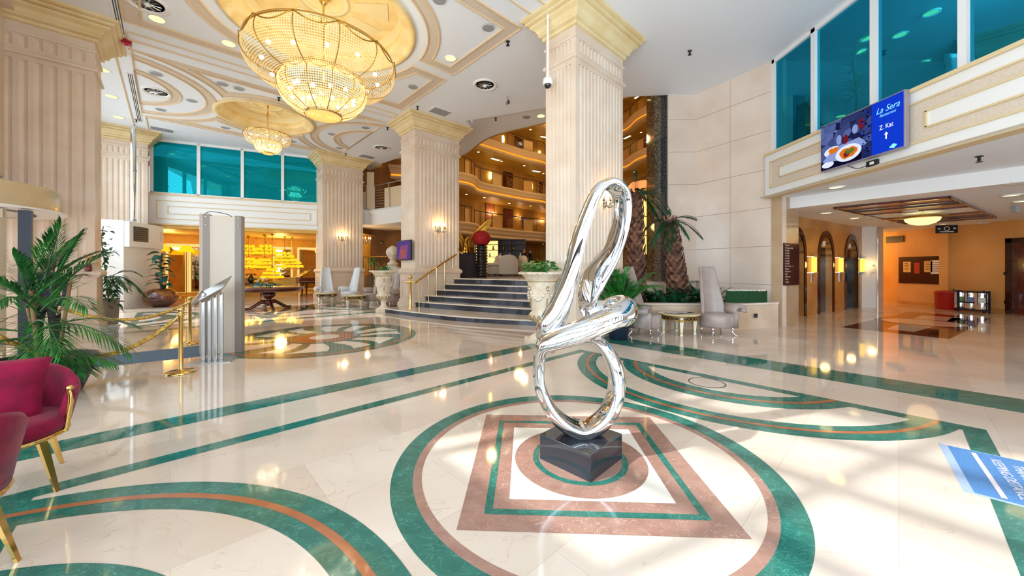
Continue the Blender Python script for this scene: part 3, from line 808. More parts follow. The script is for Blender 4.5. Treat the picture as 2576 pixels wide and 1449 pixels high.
mb.add([(*LP(-0.8, -0.2), 4.5), (*LP(lL + 1.5, -0.2), 4.5), (*LP(lL + 1.5, -3.3), 4.5), (*LP(-0.8, -3.3), 4.5)], [(0, 1, 2, 3)])
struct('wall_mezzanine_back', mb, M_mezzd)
# shop interior
M_shop = mat('shop_gold_plaster', 'E3B04B', 0.5); vary(M_shop, 'EBBB58', 'D69E3A', 1.5, 5)
SB = [(-21.5, 18.5), (-19.6, 19.9), (-12.6, 25.2), (-7.5, 26.5)]
mb = MB()
for i in range(3): mb.wallseg(SB[i], SB[i + 1], 0, 3.4, 0.2)
mb.wallseg((-15.2, 15.6), (-21.6, 18.6), 0, 3.4, 0.15)
mb.wallseg((-7.4, 26.6), (-8.4, 18.6), 0, 3.4, 0.15)
struct('wall_shop', mb, M_shop)
M_shopceil = mat('shop_ceiling', 'E9C07A', 0.5)
mb = MB(); mb.add([(*p, 3.36) for p in [LP(-1, -0.02), LP(lL + 1.5, -0.02), (-7.0, 27), (-13, 25.8), (-22, 19)]], [(4, 3, 2, 1, 0)]); struct('ceiling_shop', mb, M_shopceil, recalc=False)
mb = MB(); lbox(-0.3, lL + 0.3, -0.42, -0.02, 3.2, 3.4); struct('trim_93', mb, M_shop)
# white cabin wall with the grille, by the entrance
P0, P1, P2 = (-14.75, 12.85), (-14.1, 13.3), (-14.62, 15.3)
mb = MB(); mb.wallseg(P0, P1, 0, 3.26, 0.12); mb.wallseg(P1, P2, 0, 3.26, 0.12)
mb.add([(*P0, 3.26), (*P1, 3.26), (*P2, 3.26), (-16.2, 15.0, 3.26)], [(0, 1, 2, 3)])
struct('wall_cabin', mb, M_white)

# ------------------------------------------------------------------ facade (glazed) behind and to the left, and the wall behind the camera
M_fac = mat('facade_bronze_frame', '4A423B', 0.4, 0.4)
mb = MB()
fu = -2.45
def fbox(v0, v1, z0, z1, th=0.12, mi=0):
    mb.mi = mi; mb.prism([R(fu, v0), R(fu + th, v0), R(fu + th, v1), R(fu, v1)], z0, z1)
fbox(-7.2, 22, CE - 0.35, CE + 0.3, 0.2, 1); fbox(-7.2, 4.3, 3.2, 3.5, 0.15); fbox(13.4, 22, 3.2, 3.5, 0.15)
for v in [-7.2, -5.6, -4.0, -2.4, -0.8, 0.8, 2.4, 4.0, 5.6, 7.0, 11.0, 12.4, 13.6, 15.2, 16.8, 18.4, 20.2, 21.9]:
    fbox(v - 0.05, v + 0.05, 0, CE)
for z in (4.3, 5.1, 5.9): fbox(-7.2, 4.3, z - .04, z + .04)  # unseen bars added to break up the bright window reflections
fbox(13.0, 20.5, 0, 0.5); fbox(-7.2, 6.5, 0, 0.12)
wfa = mb.build('window_3', [M_fac, M_stone]); wfa['kind'] = 'structure'
for v0, v1 in ((-7.2, 5.6), (13.6, 21.9)):
    p_ = MB(); a, b = R(fu + 0.05, v0), R(fu + 0.05, v1); p_.quad((*a, 0.12), (*b, 0.12), (*b, CE - 0.3), (*a, CE - 0.3)); p_.build('pane', M_clear, wfa)
sw = MB(); sw.prism([R(fu - .1, 4.3), R(fu + .05, 4.3), R(fu + .05, 13.4), R(fu - .1, 13.4)], 3.3, CE); struct('wall_sun_block', sw, M_stone)  # unseen upper infill added to block sun on the middle floor
cn = MB(); cn.prism([R(fu - 3.2, -9), R(fu - .15, -9), R(fu - .15, 13.4), R(fu - 3.2, 13.4)], 3.22, 3.45); struct('trim_sun_blocker', cn, M_white)  # unseen slab added outside to block sun through the lower glazing
p_ = MB(); a, b = R(fu + 0.05, 5.6), R(fu + 0.05, 13.6); p_.quad((*a, 2.6), (*b, 2.6), (*b, 3.2), (*a, 3.2)); p_.build('pane', M_clear, wfa)
# horizontal blinds in the far window
M_blind = mat('blind_white', 'E6E6E2', 0.5)
mb = MB()
for k in range(34):
    z = 4.05 + k * 0.075
    a, b, c_, d_ = R(fu + 0.13, 13.7), R(fu + 0.13, 20.1), R(fu + 0.18, 20.1), R(fu + 0.18, 13.7)
    mb.quad((*a, z + 0.028), (*b, z + 0.028), (*c_, z), (*d_, z))
tag(mb.build('window_blind', M_blind), 'white slatted blind in the high window beyond the near pillar', 'blind')
mb = MB()
for u0, u1 in ((-2.4, -0.6), (6.5, 9.6)):
    mb.prism([R(u0, -7.2), R(u1, -7.2), R(u1, -7.4), R(u0, -7.4)], 0, CE)
mb.prism([R(-0.6, -7.2), R(6.5, -7.2), R(6.5, -7.4), R(-0.6, -7.4)], 5.8, CE)
struct('wall_back', mb, M_wall)
mb = MB()
for u in (-0.6, 0.8, 2.2, 3.6, 5.0, 6.2): mb.prism([R(u, -7.15), R(u + 0.34, -7.15), R(u + 0.34, -7.35), R(u, -7.35)], 0, 5.8)  # unseen mullions made thick to darken reflections in the steel
mb.prism([R(-0.6, -7.25), R(6.5, -7.25), R(6.5, -7.35), R(-0.6, -7.35)], 2.6, 2.75)
struct('window_4', mb, M_fac)
M_rear = mat('unseen_dark_wood', '3A2218', .3); vary(M_rear, '4A2C1E', '2A170F', 2, 4)
mb = MB(); mb.wallseg((7.0, -4.2), (13.8, -4.2), 0, CE, -0.2); mb.wallseg((13.7, -4.4), (24, -1), 0, 3.3, -0.2); struct('wall_behind', mb, M_rear)  # unseen rear wall, made dark to give the steel dark reflections
# pavement outside
M_pave = mat('pavement', '9A968F', 0.8)
mb = MB(); mb.add([(*R(-2.5, -40), -0.02), (*R(-2.5, 60), -0.02), (*R(-60, 60), -0.02), (*R(-60, -40), -0.02)], [(0, 1, 2, 3)]); struct('ground', mb, M_pave)
# ------------------------------------------------------------------ steps up to the lounge
B0 = [(5.35, 12.0), (5.55, 10.5), (5.97, 8.6), (6.55, 7.3), (7.3, 6.0), (8.0, 5.3)]
B1 = [(6.33, 11.62), (6.62, 10.4), (7.1, 8.7), (7.6, 7.24), (8.1, 6.1), (8.7, 5.3)]
B5 = [(7.96, 11.62), (8.15, 10.6), (8.42, 9.5), (8.7, 8.5), (9.3, 6.8), (9.8, 5.3)]
TOPS = [0.15, 0.345, 0.54, 0.735, 0.93, 1.125]
lines = [B0] + [[tuple(a[j] + (b[j] - a[j]) * k / 4 for j in (0, 1)) for a, b in zip(B1, B5)] for k in range(5)]
t = thing('steps', 'six dark granite steps with pale nosings rising to the lounge', 'steps', (0, 0, 0))
for k, ln in enumerate(lines):
    path = [R(*p) for p in spline(ln, 6)]
    back = [R(p[0] + 3.2, p[1]) for p in ln]
    rs = MB(); z0 = 0.0 if k == 0 else TOPS[k - 1] - 0.01
    pl = path + [back[-1], back[0]]
    rs.prism(pl, z0, TOPS[k] - 0.035); 
    st_ = rs.build('riser', M_riser, t)
    nz = MB(); ins = []
    nz.prism([(p[0], p[1]) for p in [R(q[0] - 0.03, q[1]) for q in spline(ln, 6)]] + [back[-1], back[0]], TOPS[k] - 0.035, TOPS[k])
    nz.build('tread', M_step, st_)
    if k == 0:
        ls = MB(); ls.prism([R(q[0] + 0.10, q[1]) for q in spline(ln, 6)] + [R(q[0] + 0.13, q[1]) for q in reversed(spline(ln, 6))], TOPS[0], TOPS[0] + 0.001)
        ls.build('dark_inlay', M_black, st_)
# lounge floor
LZ = 1.125
M_lounge = mat('lounge_floor_marble', '8A6E55', 0.08); vary(M_lounge, '93765B', '6E543F', 0.8, 5)
mb = MB()
front = [R(*p) for p in spline([(q[0] + 0.35, q[1]) for q in B5], 6)]
poly = front + [R(10.4, 4.9), (8.3, 12.0), (14, 26), (10, 37), (0, 37), (-9, 26), (-9.5, 22), R(8.3, 14), R(8.3, 12.0)]
mb.add([(*p, LZ - 0.004) for p in poly], [tuple(range(len(poly)))])
struct('floor_lounge', mb, M_lounge, recalc=False)
mb = MB()
mb.prism([R(8.25, 11.9), R(8.35, 11.9), R(8.35, 17), R(8.25, 17)], 0, LZ - 0.01)
mb.wallseg(R(9.6, 5.2), R(11.4, 4.6), 0, LZ - 0.01, 0.1)
struct('wall_podium', mb, M_stone)
mb = MB()                                                     # striped carpet in the lounge
for k in range(12):
    mb.mi = k % 2; y = 15.2 + k * 0.35; mb.add([(-2.6, y, LZ + 0.004), (3.2, y, LZ + 0.004), (3.2, y + 0.35, LZ + 0.004), (-2.6, y + 0.35, LZ + 0.004)], [(0, 1, 2, 3)])
M_c1 = mat('carpet_taupe', '7A6A5C', 0.95); M_c2 = mat('carpet_dark', '3F3530', 0.95)
tag(mb.build('lounge_carpet', [M_c1, M_c2], recalc=False), 'dark striped carpet under the lounge armchairs', 'carpet')

# ------------------------------------------------------------------ balconies of the atrium
M_balc = mat('balcony_cream_moulding', 'DDBE92', 0.5); M_balw = mat('balcony_white_moulding', 'E8E6E4', 0.5)
M_corr = mat('corridor_ochre_wall', 'B98A3C', 0.5); vary(M_corr, 'C09142', 'A87A32', 1.0, 3)
M_soff = mat('balcony_soffit_ochre', 'C9A24A', 0.5)
M_led = glow('orange_cove_light', 'FF7A12', 2.2)
M_rail = mat('dark_handrail', '4A2A18', 0.3)
M_pan = mat('rail_panel_tan', 'C79A58', 0.4)
path0 = [(-9.5, 21.3), (-6.0, 22.4), (-3.4, 23.6), (-2.5, 24.6), (-2.2, 26.2), (-0.9, 27.6), (1.2, 29.6), (3.0, 31.0), (3.7, 33.3), (6.2, 34.4), (8.6, 33.8), (10.3, 32.4), (10.6, 30.2), (11.2, 28.2), (11.0, 25.0), (10.4, 21.0)]
bp = spline(path0, 5)
def offset(path, o):
    out = []
    for i, p in enumerate(path):
        a = path[max(0, i - 1)]; b = path[min(len(path) - 1, i + 1)]
        dx, dy = b[0] - a[0], b[1] - a[1]; l = math.hypot(dx, dy)
        out.append((p[0] - dy / l * o, p[1] + dx / l * o))
    return out
wallp = [(-11.5, 23.6), (-6.5, 24.8), (-4.6, 26.5), (-2.5, 29.6), (0.5, 32.4), (3.0, 35.5), (6.4, 37.0), (9.6, 36.2), (12.4, 33.4), (13.4, 28.5), (13.2, 24.0), (12.4, 20.0)]
LEV = [(3.75, M_balc, False), (6.95, M_balc, True), (10.3, M_balc, True), (13.6, M_balc, True)]
lvl = ['mezzanine', 'second', 'third', 'top']
for k, (z, m_, led) in enumerate(LEV):
    t = thing('balcony', ['cream balcony just above the lounge with no cove light', 'lowest balcony with an orange cove light above the lounge', 'second orange lit balcony up from the lounge', 'topmost orange lit balcony showing beside the pillar'][k], 'balcony', (0, 0, 0), 0, 'curved balconies of the atrium')
    s = MB(); s.smooth = False
    pr = [(-0.6, z), (0.0, z), (0.06, z + 0.05), (0.08, z + 0.14), (0.0, z + 0.2), (-0.03, z + 0.26), (0.05, z + 0.3), (0.14, z + 0.44), (0.12, z + 0.52), (0.18, z + 0.58), (0.24, z + 0.70), (0.24, z + 0.8), (-0.6, z + 0.8)]
    s.molding(bp, pr, False, smooth=True)
    s.build('slab_moulding', m_, t)
    if led:
        l_ = MB(); l_.molding(bp, [(0.035, z + 0.19), (0.03, z + 0.27)], False); l_.build('cove_light', M_led, t)
    f = MB(); n = len(bp)
    wp = spline(wallp, 7); nn = min(len(bp), len(wp))
    # soffit / corridor floor
    def pick(path, i, m): 
        q = i / (m - 1) * (len(path) - 1); a = int(q); b = min(a + 1, len(path) - 1); ff = q - a
        return (path[a][0] + (path[b][0] - path[a][0]) * ff, path[a][1] + (path[b][1] - path[a][1]) * ff)
    m_n = 60
    f.add([(*pick(bp, i, m_n), z + 0.01) for i in range(m_n)] + [(*pick(wp, i, m_n), z + 0.01) for i in range(m_n)], [(i, i + 1, m_n + i + 1, m_n + i) for i in range(m_n - 1)])
    f.add([(*pick(bp, i, m_n), z + 0.79) for i in range(m_n)] + [(*pick(wp, i, m_n), z + 0.79) for i in range(m_n)], [(i, i + 1, m_n + i + 1, m_n + i) for i in range(m_n - 1)])
    f.build('soffit', M_soff, t)
    # railing: posts, handrail, tan panels and glass
    h = MB(); ip = offset(bp, 0.05)
    h.tube([(*p, z + 1.9) for p in ip], 0.035, 6); h.build('handrail', M_rail, t)
    for j in range(0, len(ip) - 3, 3):
        a, b = ip[j], ip[j + 2]; c_ = ip[j + 3]
        q = MB(); seg = [ip[j], ip[j + 1], ip[j + 2]]
        q.add([(*p, z + 0.84) for p in seg] + [(*p, z + 1.72) for p in seg], [(0, 1, 4, 3), (1, 2, 5, 4)])
        if (j // 3) % 2 == 0: q.build('panel', M_pan, t)
        else:
            b_ = MB()
            for w in range(7): b_.tube([(*p, z + 0.95 + w * 0.11) for p in seg], 0.012, 4, cap=False)
            b_.build('bars', M_pan, t)
        b2 = MB(); b2.tube([(*a, z + 0.8), (*a, z + 1.9)], 0.025, 6); b2.build('post', M_rail, t)
mb = MB()
for i in range(len(wallp) - 1): mb.wallseg(wallp[i], wallp[i + 1], LZ if i else 0, 17.5, 0.15)
mb.add([(-14, 18, 17.2), (16, 18, 17.2), (16, 40, 17.2), (-14, 40, 17.2)], [(0, 3, 2, 1)])
mb.wallseg((-11.5, 23.6), (-9.5, 21.5), 0, 17.5, 0.15)
mb.wallseg((10.6, 20.6), (8.6, 11.6), 0, 17.5, -0.15); mb.wallseg((8.6, 11.6), (5.2, 11.7), 0, 17.5, -0.15)
struct('wall_atrium', mb, M_corr)
mb = MB()                                                   # upstand of the lobby slab round the void
ev = [R(*p) for p in edge2_uv]
for i in range(len(ev) - 1): mb.wallseg(ev[i], ev[i + 1], CE + .36, 17.4, 0.08)
mb.wallseg((-9.6, 21.6), ev[0], CE, 17.4, 0.08)
struct('wall_atrium_front', mb, M_corr)
for x, y, z, e in ((-1, 21, 9.3, 150), (3, 27, 9.0, 150), (5, 29, 13.0, 150), (-2.5, 22, 13.5, 130), (1, 24, 5.8, 70), (0.5, 17.5, 3.6, 30), (6, 26, 5.5, 60), (-5, 20.5, 3.0, 40)):
    lamp('atrium_lamp', 'POINT', (x, y, z), e * .8, (1.0, 0.68, 0.26), shadow_soft_size=0.25)
# ------------------------------------------------------------------ helpers for plants
def leaf(mb, base, d, L, W, droop=0.3, roll=0.0, n=6, tip=1.0, fold=0.15):
    d = Vector(d).normalized(); side = d.cross(Vector((0, 0, 1)))
    side = side.normalized() if side.length > 1e-3 else Vector((1, 0, 0))
    up = side.cross(d).normalized()
    side = side * math.cos(roll) + up * math.sin(roll); up = side.cross(d).normalized()
    vs = []; p = Vector(base)
    for i in range(n + 1):
        t = i / n
        w_ = W * (math.sin(pi * min(1, t ** 0.75 * 0.98 + 0.02)) ** 0.8) if 0 < i < n else W * 0.04
        c = p + d * (L * t) - Vector((0, 0, 1)) * (droop * L * t * t)
        vs += [c - side * w_ / 2 + up * fold * w_, c, c + side * w_ / 2 + up * fold * w_]
    fs = []
    for i in range(n):
        a = i * 3
        fs += [(a, a + 1, a + 4, a + 3), (a + 1, a + 2, a + 5, a + 4)]
    mb.add(vs, fs, True)
def frond(mb, base, az, el, L, droop, n=22, ll=0.28, lw=0.022, ang=0.9, rng=random, start=0.18, vee=0.35):
    """feather palm frond"""
    P = []; h = Vector((math.cos(az), math.sin(az), 0))
    for i in range(13):
        t = i / 12
        P.append(Vector(base) + h * (L * t * math.cos(el)) + Vector((0, 0, 1)) * (L * t * math.sin(el) - droop * L * t * t))
    mb.tube(P, [0.012 * (1 - 0.8 * i / 12) * max(1, L) for i in range(13)], 5)
    s_ = Vector((-h.y, h.x, 0))
    for k in range(n):
        t = start + (1 - start) * k / (n - 1); i = min(11, int(t * 12)); f = t * 12 - i
        p = P[i].lerp(P[i + 1], f); tg = (P[i + 1] - P[i]).normalized()
        l = ll * (0.45 + 0.75 * math.sin(pi * min(1, 0.15 + 0.8 * t))) * (1 - 0.25 * t) * rng.uniform(0.9, 1.1)
        for sg in (-1, 1):
            a = ang * (1 - 0.45 * t) + rng.uniform(-.08, .08)
            d = (tg * math.cos(a) + s_ * sg * math.sin(a)); d.z += vee * 0.5; d.normalize()
            wv = d.cross(Vector((0, 0, 1))).normalized() if abs(d.z) < 0.99 else s_
            m_ = p + d * l * 0.5 - Vector((0, 0, 1)) * l * 0.04; e = p + d * l - Vector((0, 0, 1)) * l * 0.30
            nn = wv * lw
            mb.add([p - nn * .3, p + nn * .3, m_ + nn, m_ - nn, e], [(0, 1, 2, 3), (3, 2, 4)], False)

# ------------------------------------------------------------------ chrome loop sculpture on its black block
SD = 2.865
def zs(x, y, off):
    d = SD + off; px = 1300 + x * 0.566; py = 420 + y * 0.566
    return Vector(((px - CX) / FPX * d, d, EYE - (py - Y0) * d / FPX))
SX, SY = 0.568, SD
t = thing('loop_sculpture', 'tall mirror-polished steel knot of looping bands on a black block', 'sculpture', (SX, SY, 0), math.radians(45.5))
CP = [  # x, y, depth, inward normal (x, depth, z), thickness, width
 (270, 1160, 0, (0, 0, 1), .068, .115), (175, 1095, 0, (.7, 0, .7), .062, .11), (112, 975, 0, (1, 0, .1), .054, .10), (108, 860, -.02, (1, 0, -.1), .052, .095),
 (128, 790, -.07, (.75, .1, -.6), .062, .10), (195, 772, -.13, (.2, .2, -.95), .083, .10), (300, 737, -.17, (.2, .2, -.95), .090, .10), (415, 682, -.15, (.1, .3, -.95), .084, .10),
 (487, 640, -.04, (-.8, .5, -.35), .072, .10), (468, 618, .10, (-.4, -.6, -.6), .068, .10), (390, 640, .16, (0, -.7, .6), .06, .10), (312, 610, .14, (-.8, -.5, .3), .05, .095),
 (340, 505, .10, (-.74, -.66, .1), .040, .118), (424, 370, .07, (-.78, -.6, 0), .034, .092), (464, 240, .05, (-.8, -.58, -.1), .034, .085), (466, 135, .02, (-.72, -.5, -.48), .040, .085),
 (425, 82, -.01, (-.2, -.25, -.95), .044, .085), (368, 105, -.02, (.5, .1, -.85), .048, .08), (318, 210, -.02, (.85, .25, -.4), .050, .078), (276, 340, -.03, (.93, .3, -.2), .054, .08),
 (243, 480, -.04, (.93, .3, -.2), .062, .085), (200, 615, -.03, (.85, .4, -.3), .080, .095), (152, 705, 0, (.8, .5, .2), .086, .10), (140, 765, .07, (.8, .2, .5), .07, .10),
 (205, 785, .15, (.1, -.5, -.8), .06, .09), (300, 765, .14, (-.1, -.4, -.9), .055, .09), (372, 795, .05, (-.8, 0, -.6), .056, .095), (423, 885, 0, (-1, 0, -.15), .068, .10),
 (434, 985, 0, (-1, 0, .1), .070, .105), (405, 1080, 0, (-.75, 0, .65), .070, .11), (345, 1142, 0, (-.3, 0, .95), .070, .115)]
flat = [(*zs(a, b, c_), *n_, th, wd) for a, b, c_, n_, th, wd in CP]
sp = spline(flat, 9, True)
mb = MB(); NS = 28; vs = []; m_ = len(sp)
Mi = Matrix.Rotation(-math.radians(45.5), 4, 'Z') @ Matrix.Translation((-SX, -SY, 0))
for i in range(m_):
    p = Vector(sp[i][:3]); T = (Vector(sp[(i + 1) % m_][:3]) - Vector(sp[i - 1][:3])).normalized()
    n_ = Vector(sp[i][3:6]); n_ = (n_ - T * n_.dot(T)).normalized(); b_ = T.cross(n_)
    th, wd = sp[i][6], sp[i][7]
    for k in range(NS):
        a = 2 * pi * k / NS; ca, sa = math.cos(a), math.sin(a)
        inn = th * 0.55 * (abs(ca) ** 0.55) if ca > 0 else th * 1.15 * ca
        vs.append(Mi @ (p + n_ * inn + b_ * wd * (abs(sa) ** 0.9) * (1 if sa > 0 else -1)))
mb.add(vs, [(i * NS + k, i * NS + (k + 1) % NS, ((i + 1) % m_) * NS + (k + 1) % NS, ((i + 1) % m_) * NS + k) for i in range(m_) for k in range(NS)], True)
mb.build('loop_band', M_mirror, t)
M_block = mat('black_granite_block', '2B2D33', 0.07, spec=0.6)
mb = MB(); mb.box(-.23, -.23, 0, .23, .23, .197); mb.build('pedestal', M_block, t, bevel=0.004)

# ------------------------------------------------------------------ crystal basket chandeliers
M_crys = bpy.data.materials.new('crystal_bead_gold'); M_crys.use_nodes = True
N_, L_, b_ = nodes(M_crys)
b_.inputs['Base Color'].default_value = lin('FBEFCB'); b_.inputs['Roughness'].default_value = 0.12; b_.inputs['Specular IOR Level'].default_value = 0.9
tr_ = N_.new('ShaderNodeBsdfTranslucent'); tr_.inputs[0].default_value = lin('FFE9B4')
mx_ = N_.new('ShaderNodeMixShader'); mx_.inputs[0].default_value = 0.6
L_.new(b_.outputs[0], mx_.inputs[1]); L_.new(tr_.outputs[0], mx_.inputs[2]); L_.new(mx_.outputs[0], N_['Material Output'].inputs[0])
def chandelier(label, x, y, ztop, zrim, sc, vs_=1.0, gap=0.045):
    t = thing('chandelier', label, 'chandelier', (x, y, zrim), 0.0, 'tiered crystal basket chandeliers')
    Z = lambda z: z * sc * vs_
    up = [(1.43, 0.0), (1.47, -.14), (1.46, -.28), (1.38, -.42), (1.22, -.54), (1.0, -.62), (.84, -.64)]
    lo = [(.81, -.52), (.86, -.64), (.86, -.80), (.79, -.98), (.64, -1.12), (.47, -1.21), (.35, -1.26)]
    def net(name, prof, gap):
        pr = spline(prof, 6); mb = MB(); acc = 0.0; rows = []
        last = pr[0]; rows.append(pr[0]); need = gap
        for q in pr[1:]:
            seg = math.hypot(q[0] - last[0], q[1] - last[1])
            while acc + seg >= need:
                f = (need - acc) / seg; rows.append((last[0] + (q[0] - last[0]) * f, last[1] + (q[1] - last[1]) * f)); last = rows[-1]; seg = math.hypot(q[0] - last[0], q[1] - last[1]); acc = 0.0
            acc += seg; last = q
        nn = int(2 * pi * prof[1][0] / gap / 12) * 12
        for ri, (r, z) in enumerate(rows):
            if r < 0.3: continue
            h = gap * 0.44
            for k in range(nn):
                a = 2 * pi * k / nn; w_ = pi * r / nn * 0.92; rr = r * sc
                ca, sa = math.cos(a), math.sin(a)
                cx_, cy_, cz = rr * ca, rr * sa, Z(z)
                tx, ty = -sa * w_ * sc, ca * w_ * sc
                o = 0.008 * sc
                mb.add([(cx_ - tx, cy_ - ty, cz), (cx_, cy_, cz - h * sc), (cx_ + tx, cy_ + ty, cz), (cx_, cy_, cz + h * sc), (cx_ + ca * o, cy_ + sa * o, cz - 0.004)],
                       [(0, 1, 4), (1, 2, 4), (2, 3, 4), (3, 0, 4)], False)
            if ri % 2 == 0: mb.lathe([(r * sc, Z(z) - .0015), (r * sc + .002, Z(z) + .0015)], (0, 0, 0), 64, cap=False)
        return mb.build(name, M_crys, t, recalc=False)
    net('upper_basket', up, gap); net('lower_basket', lo, gap)
    def hoop(name, r, z, h):
        mb = MB(); mb.lathe([(r * sc, Z(z) - h), (r * sc + .012, Z(z) - h), (r * sc + .012, Z(z) + h), (r * sc, Z(z) + h), (r * sc, Z(z) - h)], (0, 0, 0), 72, cap=False); return mb.build(name, M_brass, t)
    hoop('rim', 1.44, 0, .03 * sc); hoop('middle_hoop', .83, -.52, .035 * sc); hoop('bottom_hoop', .36, -1.25, .04 * sc)
    for k in range(12):
        a = 2 * pi * k / 12 + .13
        for prof in (up, lo):
            mb = MB(); mb.tube([((r * sc + .008) * math.cos(a), (r * sc + .008) * math.sin(a), Z(z)) for r, z in spline(prof, 4)], .007 * sc + .002, 5)
            mb.build('rib', M_brassd, t)
        a2 = a + 2 * pi / 12                       # hanging swag of bead chain under the rim
        for r0, z0, dp in ((1.47, 0, .16), (.86, -.52, .12)):
            mb = MB(); mb.tube([((r0 * sc + .02) * math.cos(a + (a2 - a) * i / 10), (r0 * sc + .02) * math.sin(a + (a2 - a) * i / 10), Z(z0 - dp * math.sin(pi * i / 10))) for i in range(11)], .010 * sc + .002, 5)
            mb.build('swag', M_brassd, t)
    mb = MB()
    for i in range(6):
        r = .34 - i * .06
        mb.lathe([((r) * sc, Z(-1.27)), ((r - .02) * sc, Z(-1.305)), ((r - .045) * sc, Z(-1.27))], (0, 0, 0), 40, cap=False)
    mb.disc((0, 0, Z(-1.268)), .35 * sc, 40, True)
    mb.build('bottom_plate', M_crys, t, recalc=False)
    mb = MB(); top = ztop - zrim
    mb.tube([(0, 0, Z(-1.2)), (0, 0, top - .05)], .018 * sc + .004, 8)
    mb.lathe([(.0, top), (.16 * sc, top - .01), (.15 * sc, top - .05), (.07 * sc, top - .10), (.09 * sc, top - .14), (.05 * sc, top - .2), (.02, top - .24)], (0, 0, 0), 20)
    mb.lathe([(.02, .0), (.06 * sc, .05), (.09 * sc, .12), (.06 * sc, .2), (.02, .25)], (0, 0, top * .5), 14)
    for k in range(6):
        a = k * pi / 3; mb.tube([(0, 0, Z(.02)), (1.43 * sc * math.cos(a), 1.43 * sc * math.sin(a), 0)], .008, 5)
    mb.build('stem', M_brass, t)
    for ring_, (r, z, n) in enumerate(((1.12, -.32, 12), (.62, -.86, 12), (.3, -.95, 5))):
        for k in range(n):
            a = 2 * pi * (k + .3 * ring_) / n
            mb = MB(); mb.ball((r * sc * math.cos(a), r * sc * math.sin(a), Z(z + .05 * ((k * 7) % 3 - 1))), .034 * sc + .008, 10, 8); mb.build('bulb', M_bulb, t)
    for z, e in ((-.3, 26), (-.9, 14)):
        lamp('chandelier_lamp', 'POINT', (x, y, zrim + Z(z)), e * sc * sc * 1.7, (1.0, .86, .58), shadow_soft_size=.6 * sc)
    return t
chandelier('large tiered gold crystal chandelier hanging over the pinwheel floor', -4.04, 7.92, CE + .5, 6.1, 1.0)
chandelier('small gold crystal chandelier hanging over the round mahogany table', -8.62, 13.0, CE + .5, 6.27, .485, 1.08, .075)

# ------------------------------------------------------------------ rope barrier
def stanchion(x, y, label):
    t = thing('stanchion', label, 'barrier post', (x, y, 0), 0, 'brass rope barrier posts')
    mb = MB(); mb.lathe([(.17, 0), (.175, .012), (.165, .028), (.05, .034), (.035, .05)], n=40); mb.build('base', M_brass, t)
    mb = MB(); mb.lathe([(.03, .04), (.027, .06), (.027, .80), (.034, .81), (.034, .86), (.027, .865)], n=24); mb.build('pole', M_brass, t)
    mb = MB(); mb.lathe([(.027, .865), (.02, .872), (.038, .89), (.043, .912), (.038, .935), (.018, .952), (.0, .956)], n=24); mb.build('finial', M_brass, t)
    mb = MB(); mb.lathe([(.045, -.008), (.052, 0), (.045, .008), (.038, 0), (.045, -.008)], (0, 0, .835), 20, cap=False); mb.build('rope_ring', M_brass, t)
    return t
sa, sb, sc_ = F(455, 938), F(478, 865), F(145, 890)
stanchion(*sa, 'brass barrier post standing nearest in front of the steel lectern')
stanchion(*sb, 'brass barrier post behind the lectern beside the tall beige panel')
stanchion(*sc_, 'brass barrier post at the pillar end of the far rope, behind the palm')
sd_ = R(-1.62, 7.3)
stanchion(*sd_, 'brass barrier post hidden behind the potted palm')
M_rope = mat('gold_rope', 'C79A3C', 0.35, 0.25); vary(M_rope, 'DDB557', 'A97A22', 26, 3, bump=.5)
def rope(p, q, sag, label, z0=.84):
    mb = MB(); path = []; n = 60
    for i in range(n + 1):
        t_ = i / n
        path.append(Vector((p[0] + (q[0] - p[0]) * t_, p[1] + (q[1] - p[1]) * t_, z0 - sag * 4 * t_ * (1 - t_))))
    dirv = Vector((q[0] - p[0], q[1] - p[1], 0)).normalized(); nx = Vector((-dirv.y, dirv.x, 0))
    ends = MB()
    for st in range(3):
        pts = []
        for i in range(3, n - 2):
            a = i * .9 + st * 2 * pi / 3
            pts.append(path[i] + nx * math.cos(a) * .014 + Vector((0, 0, 1)) * math.sin(a) * .014)
        mb.tube(pts, .02, 6)
    t = thing('barrier_rope', label, 'rope', (0, 0, 0), 0, 'gold barrier ropes')
    mb.build('twisted_rope', M_rope, t)
    ends.tube(path[0:5], .022, 8); ends.build('end_cap', M_brass, t)
    ends = MB(); ends.tube(path[-5:], .022, 8); ends.build('end_cap', M_brass, t)
rope(sa, sd_, .50, 'near gold barrier rope sagging from the front brass post to behind the palm')
rope(sc_, sb, .30, 'far gold barrier rope hung between the two rear brass posts')
mb = MB(); q = [F(120, 937), F(120, 912), F(503, 870), F(503, 896)]
mb.prism([(a[0], a[1]) for a in q], .002, .009); tag(mb.build('runner_mat', M_carpet), 'blue-grey entrance runner lying under the rope barrier', 'mat')

